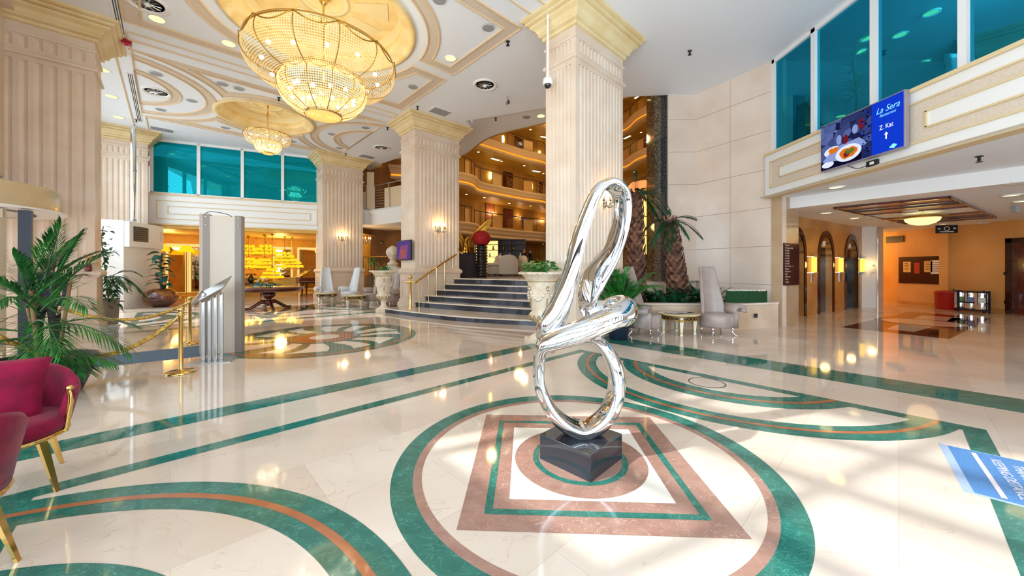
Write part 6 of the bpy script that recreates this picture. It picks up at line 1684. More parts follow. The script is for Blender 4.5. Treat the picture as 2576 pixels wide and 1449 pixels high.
def lounge_chair(x, y, rz, label):
    t = thing('lounge_armchair', label, 'armchair', (x, y, LZ), rz, 'beige lounge armchairs')
    mb = MB(); mb.box(-.33, -.36, .12, .33, .3, .44); mb.build('seat', M_beige, t, bevel=.06, seg=4)
    mb = MB()
    mb.grid(lambda u, v: ((u * 2 - 1) * (.42 - .06 * (v > .9) * 1), .30 + .10 * v - .10 * abs(u * 2 - 1) ** 3, .10 + .92 * v - .16 * v * abs(u * 2 - 1) ** 4), 14, 12); mb.build('backrest', M_beige, t, solid=.16, bevel=.05, seg=3)
    for sx in (-1, 1):
        mb = MB(); mb.box(sx * .34, -.38, .10, sx * .46, .30, .52); mb.tube([(sx * .41, -.40, .54), (sx * .41, .28, .58)], .09, 12); mb.build('arm', M_beige, t, bevel=.02)
        for sy in (-.32, .26): mb = MB(); mb.lathe([(.03, 0), (.04, .12)], (sx * .36, sy, 0), 10); mb.build('leg', M_wood, t)
lounge_chair(*A(1280, 17.6), math.radians(178), 'beige lounge armchair seen from behind, right of the red rose ball')
lounge_chair(*A(1330, 18.6), math.radians(115), 'beige lounge armchair turned sideways above the urn of green leaves')
lounge_chair(*A(1238, 17.9), math.radians(-70), 'beige lounge armchair half hidden behind the black ribbed column')
M_cab = mat('cabinet_dark', '2B1C14', .4); M_cabg = glow('cabinet_warm_light', 'FFCB7A', 1.6)
t = thing('display_cabinet', 'lit display cabinet with shelves at the back of the lounge', 'cabinet', (*A(1256, 26.5), LZ), -.1)
mb = MB(); mb.box(-1.9, .0, 0, 1.9, .5, .06); mb.box(-1.9, .44, 0, 1.9, .5, 2.5); mb.box(-1.9, 0, 2.44, 1.9, .5, 2.5)
for x in (-1.9, -1.0, -.1, .8, 1.84): mb.box(x, 0, 0, x + .06, .5, 2.5)
mb.build('carcass', M_cab, t)
for k, z in enumerate((.7, 1.2, 1.7, 2.1)): mb = MB(); mb.box(-1.85, .02, z, 1.85, .44, z + .03); mb.build('shelf', M_cab, t)
mb = MB(); mb.box(-1.8, .42, .75, -.15, .435, 2.4); mb.build('backlight', M_cabg, t)
rg = random.Random(2)
for k in range(14):
    x = -1.7 + k * .25; z = (.73, 1.23, 1.73)[k % 3]; tt = thing('ornament', 'small gilt ornament standing on the lit lounge cabinet shelves', 'ornament', (A(1256, 26.5)[0] + x, 26.5 + .2 - x * .1, LZ + z), 0, 'ornaments on the lounge cabinet')
    mb = MB(); mb.lathe([(.05, 0), (.09, .08), (.04, .16), (.07, .26), (0, .28)], n=12); mb.build('body', (M_gold, M_white, M_brassd)[k % 3], tt)

# ------------------------------------------------------------------ alcove between the two left pillars
mb = MB()
M_alc = mat('alcove_brown_wall', '6E4A22', .6); vary(M_alc, '7A5226', '5A3A1A', 1.2, 4); M_alcd = mat('alcove_dark', '2E1712', .6)
mb.wallseg(A(895, 19.6), A(930, 21.0), LZ, 3.8, -.1); mb.wallseg(A(930, 21.0), A(1020, 22.2), LZ, 3.8, -.1)
mb.wallseg(A(890, 19.2), A(1030, 24.0), 4.5, CE + 1.5, -.1)
struct('wall_alcove', mb, [M_alc])
t = thing('mezzanine_balcony', 'white moulded balcony edge between the two left pillars', 'balcony', (0, 0, 0))
mp = [A(906, 18.75), A(940, 18.9), A(1016, 17.6)]
mb = MB(); z = 3.75; mb.molding(spline(mp, 6), [(-2.5, z), (0, z), (.06, z + .05), (.0, z + .12), (.12, z + .2), (.02, z + .3), (.14, z + .38), (.02, z + .5), (.16, z + .6), (.16, z + .8), (-2.5, z + .8)], False, True); mb.build('slab_moulding', M_balw, t)
mb = MB(); mb.tube([(*p, z + 2.05) for p in spline(mp, 6)], .03, 8); mb.build('top_rail', M_steel, t)
for i, (x0, x1, z1, m_) in enumerate(((906, 921, 1.72, M_pan), (923, 941, 2.75, M_pan), (967, 1014, 1.85, M_pan))):
    d0, d1 = 18.8, (18.9, 18.9, 17.8)[i]; mb = MB(); a, b = A(x0, d0 if i < 2 else 18.6), A(x1, d1); mb.wallseg(a, b, z + .82, z + z1, .04); mb.build('panel', mat('mezz_panel_cream', 'D9C2A0', .5) if i == 0 else MATS['mezz_panel_cream'], t)
for k in range(7): mb = MB(); mb.tube([(*A(943, 18.85), z + .95 + k * .14), (*A(965, 18.6), z + .95 + k * .14)], .018, 6); mb.build('bar', M_steel, t)
for px, d in ((921, 18.8), (942, 18.85), (978, 18.3)): mb = MB(); mb.tube([(*A(px, d), z + .8), (*A(px, d), z + 2.05)], .025, 6); mb.build('post', M_steel, t)
t = thing('iron_railing', 'low brass-topped wrought iron railing between the left pillars', 'railing', (0, 0, 0))
a, b = Vector((*A(914, 18.4), 0)), Vector((*A(1002, 17.2), 0)); dv = (b - a)
mb = MB(); mb.tube([a + Vector((0, 0, LZ + .95)), b + Vector((0, 0, LZ + .95))], .03, 8); mb.build('top_rail', M_brassd, t)
for k in range(7): mb = MB(); p = a + dv * k / 6; mb.tube([p + Vector((0, 0, LZ)), p + Vector((0, 0, LZ + .95))], .014, 6); mb.build('post', M_darkmetal, t)
for k in range(6):
    c = a + dv * (k + .5) / 6; u = dv.normalized(); pts = []
    for i in range(40): q = i / 39 * 4 * pi; r = .04 + .16 * i / 39; pts.append(c + u * r * math.cos(q) + Vector((0, 0, LZ + .48 + r * 1.4 * math.sin(q))))
    mb = MB(); mb.tube(pts, .010, 5); mb.build('scroll', M_brassd, t)
t = thing('stone_finial', 'carved pineapple-shaped stone finial on a pedestal behind the railing', 'finial', (*A(988, 16.2), LZ - .2))
mb = MB(); mb.box(-.22, -.22, 0, .22, .22, .7); mb.lathe([(.2, .7), (.24, .74), (.24, .8), (.14, .86), (.12, .98), (.2, 1.04), (.2, 1.08)], n=24); mb.build('pedestal', M_urn, t)
mb = MB(); mb.lathe([(.18, 1.08), (.27, 1.2), (.28, 1.32), (.22, 1.46), (.10, 1.56), (0, 1.6)], n=28, wob=lambda a, z: 1 + .06 * math.sin(8 * a + 22 * z) * math.sin(30 * z)); mb.build('pineapple', M_urn, t)
t = thing('dracaena', 'slender dracaena with spiky crown behind the far urn', 'plant', (*A(940, 15.9), 0))
pot(t, .2, .4, M_white)
mb = MB(); mb.tube(spline([(0, 0, .36), (.03, 0, .9), (-.04, 0, 1.5), (-.06, 0, 1.85)], 4), .022, 6); mb.build('stem', M_stem, t)
rg = random.Random(31); mb = MB()
for k in range(34): q = rg.uniform(0, 2 * pi); leaf(mb, (-.06, 0, 1.85), (math.cos(q), math.sin(q), rg.uniform(-.5, 1.2)), rg.uniform(.32, .5), .045, rg.uniform(.2, .7), 0, 6)
mb.build('leaves', M_pothos, t, recalc=False)
t = thing('spotlight', 'small black spotlight on the dark wall between the left pillars', 'spotlight', (*A(960, 20.3), 2.98)); mb = MB(); mb.lathe([(.09, 0), (.1, .05), (.1, .22), (.06, .26)], n=16); o = mb.build('head', M_blackmat, t); o.rotation_euler = (1.9, 0, .3); mb = MB(); mb.box(-.03, 0, -.03, .03, .35, .03); mb.build('bracket', M_blackmat, t)
lamp('alcove_lamp', 'POINT', (*A(955, 19.6), 2.6), 9, (1, .6, .22), shadow_soft_size=.15)

# ------------------------------------------------------------------ wall lights, downlights and pictures of the atrium
M_dl = glow('downlight_glow', 'FFEBA8', 8.0)
M_tube = glow('corridor_tube_light', 'F4F0C8', 6.0)
wl = spline(wallp, 7)
def downlight(x, y, z, r, label, group):
    t = thing('downlight', label, 'downlight', (x, y, z), 0, group)
    mb = MB(); mb.lathe([(r, 0), (r * 1.25, -.012), (r * 1.3, 0)], n=20, cap=False); mb.build('ring', M_white, t); mb = MB(); mb.disc((0, 0, -.003), r, 20, True); mb.build('lens', M_dl, t, recalc=False)
    return t
d0 = downlight(0, 0, -50, .085, 'small round downlight in the soffit of an atrium balcony', 'downlights under the atrium balconies')
wpick = lambda f: pick(wl, f * 59, 60)
bpick = lambda f: pick(bp, f * 59, 60)
def midp(f, k): a, b = bpick(f), wpick(f); return (a[0] + (b[0] - a[0]) * k, a[1] + (b[1] - a[1]) * k)
n_dl = 0
for li, z in enumerate((3.75, 6.95, 10.3, 13.6)):
    for k in range(13):
        f = .14 + k * .065 + .02 * (li % 2)
        if f > .97: continue
        p = midp(f, .38 + .2 * (k % 2)); dup(d0, (p[0], p[1], z + .005))
for ch_ in list(d0.children): bpy.data.objects.remove(ch_)
bpy.data.objects.remove(d0)
def wframe(f, back=.0):
    p, q = wpick(max(0, f - .01)), wpick(min(1, f + .01)); c = wpick(f); a = math.atan2(q[1] - p[1], q[0] - p[0]); nx, ny = math.sin(a), -math.cos(a)
    return (c[0] + nx * back, c[1] + ny * back), a
def tube_sconce(x, y, z, rz, label, group):
    t = thing('tube_sconce', label, 'wall lamp', (x, y, z), rz, group)
    mb = MB(); mb.lathe([(.10, -.28), (.11, 0), (.10, .28)], (0, -.09, 0), 16); mb.build('glass', glow('sconce_tube_glass', 'FFE070', 7.0) if 'sconce_tube_glass' not in MATS else MATS['sconce_tube_glass'], t)
    mb = MB(); mb.box(-.03, -.06, -.2, .03, 0, .2); mb.build('bracket', M_brassd, t); return t
for li, z in enumerate((6.95, 10.3, 13.6)):
    for k in range(5):
        f = .30 + .12 * k + .03 * li
        (x, y), a = wframe(f, .08); tube_sconce(x, y, z + 2.3, a, 'vertical yellow tube sconce on the corridor wall of an atrium balcony', 'tube sconces along the atrium corridors')
        (x, y), a = wframe(f + .045, .03)
        t = thing('room_door', 'brown guest room door along an atrium corridor', 'door', (x, y, z + .8), a, 'guest room doors of the atrium'); mb = MB(); mb.box(-.5, -.05, 0, .5, 0, 2.1); mb.build('leaf', M_wood, t); mb = MB(); mb.box(-.56, -.03, 0, -.5, 0, 2.16); mb.box(.5, -.03, 0, .56, 0, 2.16); mb.box(-.56, -.03, 2.1, .56, 0, 2.16); mb.build('frame', M_archb, t)
        p = midp(f + .02, .5); t = thing('corridor_light', 'bright rectangular light panel on an atrium corridor ceiling', 'ceiling light', (p[0], p[1], z + 3.34), a, 'rectangular corridor lights of the atrium'); mb = MB(); mb.box(-.45, -.12, -.05, .45, .12, 0); mb.build('housing', M_white, t); mb = MB(); mb.box(-.42, -.10, -.055, .42, .10, -.05); mb.build('panel', M_tube, t)
for k, px in enumerate((1165, 1242, 1305, 1361)):
    f = min((abs((CX + FPX * wpick(i / 200)[0] / wpick(i / 200)[1]) - px), i / 200) for i in range(60, 140))[1]
    (x, y), a = wframe(f, .02); sconce(x, y, 6.0 - .0, a, ['first', 'second', 'third', 'fourth'][k] + ' small candle sconce from the left on the wall above the lounge', .9, 'candle sconces above the lounge', 14, 2)
for k, (px, w2, h2, m_) in enumerate(((1205, .5, 1.2, 'pic'), (1277, .55, .8, 'pic2'), (1316, .32, .42, 'scr'))):
    f = min((abs((CX + FPX * wpick(i / 200)[0] / wpick(i / 200)[1]) - px), i / 200) for i in range(60, 140))[1]
    (x, y), a = wframe(f, .02)
    t = thing('wall_picture' if k < 2 else 'corridor_screen', ['tall framed reddish picture on the wall above the lounge', 'framed dark red picture between sconces above the lounge', 'small blue screen on the wall above the lounge'][k], 'picture' if k < 2 else 'screen', (x, y, 5.9 if k < 2 else 5.7), a)
    mb = MB(); mb.box(-w2, -.04, -h2, w2, 0, h2); mb.build('frame', M_cab, t); mb = MB(); mb.box(-w2 + .08, -.045, -h2 + .08, w2 - .08, -.04, h2 - .08); mb.build('canvas', (mat('canvas_red', '9A5A3A', .6), mat('canvas_dark_red', '7A2E1E', .6), glow('small_blue_screen', '4A7AD8', .8))[k], t)

# ------------------------------------------------------------------ ceiling fittings of the lobby
def lobby_down(u, v, z, r, label, group='yellow downlights of the lobby ceiling', light=0):
    x, y = R(u, v); t = thing('downlight', label, 'downlight', (x, y, z), 0, group)
    mb = MB(); mb.lathe([(r, -.002), (r * 1.18, -.014), (r * 1.22, 0)], n=28, cap=False); mb.build('ring', M_white, t); mb = MB(); mb.disc((0, 0, -.004), r, 28, True); mb.build('lens', glow('yellow_lens', 'FFDF6E', 3.2) if 'yellow_lens' not in MATS else MATS['yellow_lens'], t, recalc=False)
    if light: lamp('downlight_lamp', 'SPOT', (x, y, z - .05), light, (1, .8, .5), spot_size=1.9, spot_blend=.7, shadow_soft_size=.1, aim=(x, y, 0))
for u, v, lab in ((-.21, 11.06, 'yellow downlight in the ceiling corner above the near left pillar'), (1.04, 11.08, 'yellow downlight on the ceiling just left of the large chandelier'), (5.32, 7.93, 'yellow downlight on the ceiling right of the large chandelier'),
                  (-1.36, 19.17, 'yellow downlight farthest along the ceiling strip by the window'), (-1.36, 17.0, 'yellow downlight second along the ceiling strip by the window'), (-1.36, 14.9, 'yellow downlight third along the ceiling strip by the window'), (-1.36, 13.2, 'yellow downlight half hidden by the near pillar capital')):
    lobby_down(u, v, CE - .001, .13, lab, light=5)
def speaker_disc(u, v, lab):
    x, y = R(u, v); t = thing('ceiling_speaker', lab, 'ceiling speaker', (x, y, CE - .001), 0, 'grey ceiling speakers'); mb = MB(); mb.lathe([(.0, -.012), (.12, -.012), (.15, -.006), (.155, 0)], n=28); mb.build('grille', M_greyp, t); mb = MB(); mb.lathe([(.135, -.011), (.14, -.018), (.15, -.01)], n=28, cap=False); mb.build('rim', M_white, t)
for u, v, lab in ((5.27, 6.34, 'top right corner of the chandelier frame'), (5.33, 9.94, 'corner panel below the large chandelier'), (4.0, 6.36, 'top edge of the photo, right of the dome'), (-.29, 14.18, 'near end of the left arch pattern'), (.52, 15.66, 'tip of the left arch pattern'), (-.23, 17.27, 'far end of the left arch pattern'),
                  (1.13, 13.63, 'left of a pair beside the big chandelier'), (1.53, 13.63, 'right of a pair beside the big chandelier'), (1.57, 17.78, 'panel beyond the small dome'), (5.53, 14.08, 'near end of the right arch pattern'), (4.79, 15.69, 'middle of the right arch pattern'), (5.59, 17.27, 'far end of the right arch pattern'), (3.83, 17.77, 'panel behind the small chandelier')):
    speaker_disc(u, v, 'round grey ceiling speaker, ' + lab)
for u, v, lab in ((6.84, 8.38, 'round white air diffuser between the two right pillars'), (6.98, 15.91, 'round white air diffuser between the two left pillars'), (-.31, 15.63, 'round white air diffuser inside the left arch pattern'), (-.34, 10.53, 'round white air diffuser at the top left of the ceiling')):
    x, y = R(u, v); t = thing('air_diffuser', lab, 'air diffuser', (x, y, CE), 0, 'round air diffusers')
    mb = MB(); mb.lathe([(.36, 0), (.35, -.03), (.30, -.035), (.24, .02), (.22, .05), (.0, .055)], n=40); mb.build('cone', M_white, t); mb = MB(); mb.disc((0, 0, -.004), .22, 32, True); mb.build('dark_throat', M_blackmat, t, recalc=False)
    for k in range(10): a = k * pi / 5; mb = MB(); mb.cbox((.13 * math.cos(a), .13 * math.sin(a), -.014), (.17, .03, .012), a, .5); mb.build('vane', M_steel, t)
    mb = MB(); mb.ball((0, 0, -.02), .055, 12, 8); mb.build('hub', M_white, t)
for u, v, lab in ((6.86, 10.87, 'square white ceiling vent beside the middle pillar'), (7.01, 17.65, 'square white ceiling vent beside the far left pillar'), (-.23, 19.69, 'grey ceiling vent grille above the teal windows')):
    x, y = R(u, v); t = thing('ceiling_vent', lab, 'vent', (x, y, CE), PHI, 'square ceiling vents'); mb = MB(); mb.box(-.36, -.26, -.015, .36, .26, 0); mb.build('frame', M_white, t)
    for k in range(12): mb = MB(); mb.box(-.32, -.22 + k * .037, -.022, .32, -.20 + k * .037, -.012); mb.build('slat', M_greyp, t)
for v0, v1, lab in ((14.64, 19.17, 'long black-slotted ceiling air slot along the left arch pattern'), (9.2, 12.31, 'black-slotted ceiling air slot beside the near left pillar')):
    x, y = R(-.82, (v0 + v1) / 2); t = thing('slot_diffuser', lab, 'air slot', (x, y, CE), PHI + pi / 2, 'ceiling air slots'); L_2 = (v1 - v0) / 2; mb = MB(); mb.box(-L_2, -.085, -.012, L_2, .085, 0); mb.build('frame', M_white, t)
    for k in range(3): mb = MB(); mb.box(-L_2 + .03, -.05 + k * .038, -.014, L_2 - .03, -.03 + k * .038, -.011); mb.build('slot', M_blackmat, t)
x, y = R(2.0, 13.08); t = thing('slot_diffuser', 'thin grey linear ceiling slot left of the large chandelier', 'air slot', (x, y, CE), PHI, 'ceiling air slots'); mb = MB(); mb.box(-.6, -.03, -.016, .6, .03, 0); mb.build('slot', M_greyp, t)
def sprinkler(u, v, z, lab, xy=None):
    x, y = xy or R(u, v); t = thing('sprinkler', lab, 'sprinkler', (x, y, z), 0, 'dark ceiling sprinklers'); mb = MB(); mb.lathe([(.05, 0), (.05, -.01), (.02, -.02), (.018, -.06), (.03, -.065), (.01, -.08), (.045, -.10), (0, -.103)], n=12); mb.build('head', M_blackmat, t)
for u, v, lab in ((5.93, 6.40, 'left of the tall pillar behind the sculpture'), (6.09, 11.04, 'between the chandelier and the middle pillar'), (2.54, 13.5, 'between the two chandeliers'), (6.09, 17.87, 'above the far left pillar'), (6.14, 13.46, 'at the corner of the right arch pattern'), (-.9, 19.0, 'near the grey window vent')):
    sprinkler(u, v, CE, 'small dark ceiling sprinkler ' + lab)
x, y = F(1735, 128, CE); sprinkler(0, 0, CE, 'small dark ceiling sprinkler alone on the plain ceiling right of the pillar', (x, y))
x, y = F(2463, 393, 3.36); sprinkler(0, 0, 3.36, 'small dark sprinkler under the right balcony', (x, y))
x, y = R(-.76, 12.55); t = thing('fire_alarm', 'red fire alarm box on the ceiling beside the near left pillar', 'fire alarm', (x, y, CE), PHI); mb = MB(); mb.box(-.09, -.06, -.12, .09, .06, 0); mb.build('case', mat('alarm_red', 'A80F2A', .3), t, bevel=.01); mb = MB(); mb.lathe([(.04, -.12), (.03, -.14), (0, -.145)], n=14); mb.build('lens', mat('alarm_lens', 'D0203A', .1), t)
x, y = F(1378, 20, CE); t = thing('dome_camera', 'white dome security camera hanging on a long pole from the ceiling', 'security camera', (x, y, CE)); mb = MB(); mb.tube([(0, 0, 0), (0, 0, -1.5)], .022, 8); mb.lathe([(.07, 0), (.06, -.03), (.022, -.04)], n=16); mb.build('pole', M_white, t)
mb = MB(); mb.lathe([(.03, -1.46), (.10, -1.49), (.105, -1.60), (.085, -1.61)], n=20); mb.build('housing', M_white, t); mb = MB(); mb.ball((0, 0, -1.61), .075, 16, 10); mb.build('dome', M_blackgloss, t)
x, y = F(1277, 243, CE); t = thing('ceiling_camera', 'small camera on a bracket under the ceiling left of the tall pillar', 'security camera', (x, y, CE)); mb = MB(); mb.tube([(0, 0, 0), (0, 0, -.10), (.03, -.03, -.16)], .015, 6); mb.build('bracket', M_steel, t); mb = MB(); mb.cbox((.0, -.06, -.2), (.07, .15, .07), .4, -.6); mb.build('body', M_steel, t); mb = MB(); mb.cbox((.03, -.13, -.24), (.06, .05, .06), .4, -.6); mb.build('lens', M_blackgloss, t)

def raised(px, py): return F(px, py, CE + .38)
x, y = raised(1361, 292); t = thing('downlight', 'yellow downlight under the raised ceiling strip left of the tall pillar', 'downlight', (x, y, CE + .379), 0, 'yellow downlights of the lobby ceiling')
mb = MB(); mb.lathe([(.14, -.002), (.165, -.014), (.17, 0)], n=28, cap=False); mb.build('ring', M_white, t); mb = MB(); mb.disc((0, 0, -.004), .14, 28, True); mb.build('lens', MATS['yellow_lens'], t, recalc=False)
x, y = raised(1324, 295); t = thing('ceiling_speaker', 'round grey ceiling speaker beside the downlight on the raised ceiling strip', 'ceiling speaker', (x, y, CE + .379), 0, 'grey ceiling speakers'); mb = MB(); mb.lathe([(.0, -.012), (.12, -.012), (.15, -.006), (.155, 0)], n=28); mb.build('grille', M_greyp, t)
x, y = raised(1247, 297); sprinkler(0, 0, CE + .38, 'small dark ceiling sprinkler on the raised ceiling strip', (x, y))
# ------------------------------------------------------------------ lift hall fittings
M_scon = glow('lift_sconce_glass', 'FFC850', 1.7)
for k, (px, lab) in enumerate(((2044, 'between the directory and the middle lift'), (2111.5, 'between the middle and right lift arches'), (2165, 'at the right end of the lift wall'))):
    s_ = eat(px); x, y = EP(s_, 0)
    t = thing('lift_sconce', 'glowing half-round glass wall sconce ' + lab, 'wall lamp', (x, y, 1.62), ang_e, 'glass sconces of the lift hall')
    mb = MB(); mb.grid(lambda u, v: ((u * 2 - 1) * (.15 - .03 * abs(v - .5)), -.02 - .09 * math.sin(pi * u), v * .52 - .26), 12, 6); mb.build('glass', M_scon, t)
    for z in (-.27, .25): mb = MB(); mb.box(-.15, -.11, z, .15, 0, z + .02); mb.build('clip', M_chrome, t)
    lamp('lift_sconce_lamp', 'POINT', (*EP(s_, .32), 1.62), 4, (1, .62, .22), shadow_soft_size=.12)
for px, lab in ((2042, 'left'), (2111, 'right')):
    x, y = EP(eat(px), 0); t = thing('lift_call_panel', 'small steel lift call panel below the ' + ('first' if lab == 'left' else 'second') + ' glowing sconce', 'call panel', (x, y, 1.2), ang_e, 'lift call panels'); mb = MB(); mb.box(-.045, -.02, -.17, .045, 0, .17); mb.build('plate', M_steel, t, bevel=.004); mb = MB(); mb.lathe([(.02, 0), (.02, .01), (0, .012)], n=12); o = mb.build('button', M_blackmat, t); o.rotation_euler = (pi / 2, 0, 0); o.location = (0, -.02, -.05)
# directory board on the polished pier
pa, pb = Vector((7.03, 9.35)), Vector((7.84, 9.84)); pd = (pb - pa).normalized(); pan = math.atan2(pd.y, pd.x)
t = thing('directory_board', 'brown floor directory board with white lettering on the polished pier', 'sign', (pa.x + pd.x * .03, pa.y + pd.y * .03, 1.06), pan)
M_dir = mat('directory_brown', '3E1418', .15)
mb = MB(); mb.box(0, -.03, 0, .88, 0, 1.10); mb.build('panel', M_dir, t)
M_let = mat('directory_lettering', 'DCCBB8', .4)
for k, s in enumerate(('C. Restaurant', '10 Restaurant Roof Cafe', 'Rooms (901)', 'Rooms (801)', 'Rooms (701)', 'Rooms (601)', 'Rooms (501)', 'Rooms (401)', 'Ballroom / Salonlar -  1 - 4', 'Resepsiyon', 'Reception / Lobi', 'Lobby 1', 'Restaurant - Bar', '-1 Havuz', '-1 Otopark')):
    text_mesh('lettering', s, .056, M_let, (.05, -.032, 1.04 - k * .068), (pi / 2, 0, 0), t, .0006, 'LEFT', sx=.8)
x, y = A(2196, 13.82); t = thing('thermostat', 'small white wall box on the white column beside the lifts', 'thermostat', (x, y, 1.45), -.1); mb = MB(); mb.box(-.08, -.03, -.12, .08, 0, .12); mb.build('case', M_white, t, bevel=.008); mb = MB(); mb.box(-.03, -.04, .13, .03, 0, .19); mb.build('sensor', M_greyp, t)
mb = MB(); mb.tube([(*A(2208, 13.7), 0), (*A(2208, 13.7), 3.09)], .018, 6); tag(mb.build('corner_guard', M_chrome), 'chrome corner guard on the white column beside the lifts', 'corner guard')
def bw(name, label, cat, px, z, group=None): return thing(name, label, cat, (BX - .001, bk(px), z), -pi / 2, group)
t = bw('notice_board', 'wide brown notice board on the lift hall wall with papers', 'notice board', 2315, 1.43)
w2 = (bk(2259) - bk(2371)) / 2 * .98; M_nb = mat('notice_board_brown', '2E0E0C', .3)
mb = MB(); mb.box(-w2, -.04, -.55, w2, 0, .55); mb.build('panel', M_nb, t, bevel=.006)
for k, (x, z, ww, hh, c, nm, lab) in enumerate(((-.45, .13, .14, .22, 'E8C27A', 'notice', 'yellow notice'), (-.08, .08, .10, .22, 'A8261E', 'pennant', 'red pennant'), (.32, .14, .14, .22, 'E6B86A', 'notice', 'orange notice'), (.66, .12, .26, .27, 'E9E4DE', 'paper', 'white sheet'))):
    pname = 'paper_%s' % c; m_ = MATS.get(pname) or mat(pname, c, .6)
    mb = MB(); mb.box(x - ww, -.046, z - hh, x + ww, -.04, z + hh); o = mb.build(nm, m_, t); o['label'] = lab
    if nm != 'pennant':
        for j in range(5): mb = MB(); mb.box(x - ww * .7, -.0475, z + hh * .6 - j * hh * .3, x + ww * (.6 if j % 2 else .3), -.046, z + hh * .6 - j * hh * .3 + .02); mb.build('text_line', M_dir, o)
t = bw('direction_sign', 'small dark direction sign on the wall above the notice board', 'sign', 2252, 2.75); mb = MB(); mb.box(-.36, -.03, -.14, .36, 0, .14); mb.build('plate', M_blackmat, t)
x, y = A(2381, 12.6); t = thing('hanging_sign', 'black hanging sign with a ringed crescent emblem and arrows', 'sign', (x, y, 2.86), -pi / 2 + 1.2); mb = MB(); mb.box(-.28, -.015, -.14, .28, .015, .14); mb.build('panel', M_blackmat, t)
mb = MB(); mb.lathe([(.075, 0), (.075, .004), (.055, .004), (.055, 0)], n=24, cap=False); o = mb.build('ring_emblem', M_white, t); o.rotation_euler = (pi / 2, 0, 0); o.location = (0, -.016, .02)
for sx in (-1, 1): mb = MB(); mb.add([(sx * .25, -.017, .02), (sx * .17, -.017, .055), (sx * .17, -.017, -.015)], [(0, 1, 2)]); mb.build('arrow', M_white, t, recalc=False); mb = MB(); mb.tube([(sx * .2, 0, .14), (sx * .2, 0, .23)], .006, 5); mb.build('hanger', M_steel, t)
mb = MB(); mb.box(-.18, -.0175, -.10, .18, -.0155, -.075); mb.build('text_line', M_white, t)
for px, py in ((2530, 688), (2531, 760)):
    z = EYE - (py - Y0) * bk(px) / FPX; socket((BX - .001, bk(px), z), -pi / 2, 'dark wall plate ' + ('at hand height' if py < 700 else 'near the floor') + ' beside the brown door')
# bins
t = thing('red_bin', 'round red waste bin beside the steel recycling bins', 'bin', (*A(2382, 13.35), 0)); M_rb = mat('bin_red', 'B01712', .4); mb = MB(); mb.lathe([(.26, 0), (.29, .03), (.31, .60), (.32, .62), (.30, .63), (.0, .64)], n=28); mb.build('body', M_rb, t); mb = MB(); mb.lathe([(.325, .60), (.335, .63), (.32, .66), (.2, .68)], n=28); mb.build('lid', M_rb, t)
bxy = [A(2416, 12.95), A(2443, 12.65), A(2470, 12.35)]
t = thing('recycling_bins', 'row of three steel recycling bins in a dark blue frame', 'bin', (0, 0, 0)); M_bf = mat('bin_frame_navy', '121C30', .4)
for k, (x, y) in enumerate(bxy):
    mb = MB(); mb.lathe([(.165, .10), (.17, .12), (.17, .66), (.165, .68)], (x, y, 0), 28); b_ = mb.build('drum', M_chrome, t); mb = MB(); mb.lathe([(.175, .66), (.18, .70), (.12, .72), (0, .722)], (x, y, 0), 28); mb.build('lid', M_bf, b_)
    fx, fy = -x / math.hypot(x, y), -y / math.hypot(x, y); mb = MB(); mb.cbox((x + fx * .172, y + fy * .172, .42), (.16, .008, .18), math.atan2(fx, -fy)); lm = mat('bin_label%d' % k, ('6E9A4A', '6A7FB0', 'E4DFD8')[k], .5); mb.build('label_sticker', lm, b_)
for z in (.05, .30): mb = MB(); mb.wallseg((bxy[0][0] - .22, bxy[0][1] - .1), (bxy[2][0] - .05, bxy[2][1] - .25), z, z + .05, .03); mb.wallseg((bxy[0][0] + .05, bxy[0][1] + .25), (bxy[2][0] + .22, bxy[2][1] + .1), z, z + .05, .03); mb.build('frame_rail', M_bf, t)
for p in ((bxy[0][0] - .2, bxy[0][1] - .1), (bxy[2][0] - .05, bxy[2][1] - .23), (bxy[0][0] + .05, bxy[0][1] + .23), (bxy[2][0] + .2, bxy[2][1] + .1)): mb = MB(); mb.box(p[0] - .02, p[1] - .02, 0, p[0] + .02, p[1] + .02, .74); mb.build('frame_leg', M_bf, t)
# ceiling coffer, bowl pendant, downlights
HZ = 3.09
t = thing('ceiling_coffer', 'square wood and green striped ceiling panel above the lift hall floor', 'ceiling panel', (0, 0, 0))
cf = [Vector((*F(px, py, HZ), HZ)) for px, py in ((2096, 521), (2277, 561), (2508, 545), (2391, 492))]
def bil(u, v): return cf[0] * (1 - u) * (1 - v) + cf[3] * u * (1 - v) + cf[2] * u * v + cf[1] * (1 - u) * v
M_tanp = mat('coffer_tan', 'C08A4E', .4); M_grnp = mat('coffer_green', '3F5F52', .4)
def cstrip(v0, v1, m_, nm, dz, u0=0, u1=1):
    mb = MB(); a, b, c_, d_ = bil(u0, v0), bil(u1, v0), bil(u1, v1), bil(u0, v1); o = Vector((0, 0, -dz)); q = [a + o, b + o, c_ + o, d_ + o]; top_ = [a, b, c_, d_]
    mb.add([*q, *top_], [(3, 2, 1, 0), (0, 1, 5, 4), (1, 2, 6, 5), (2, 3, 7, 6), (3, 0, 4, 7)]); mb.build(nm, m_, t)
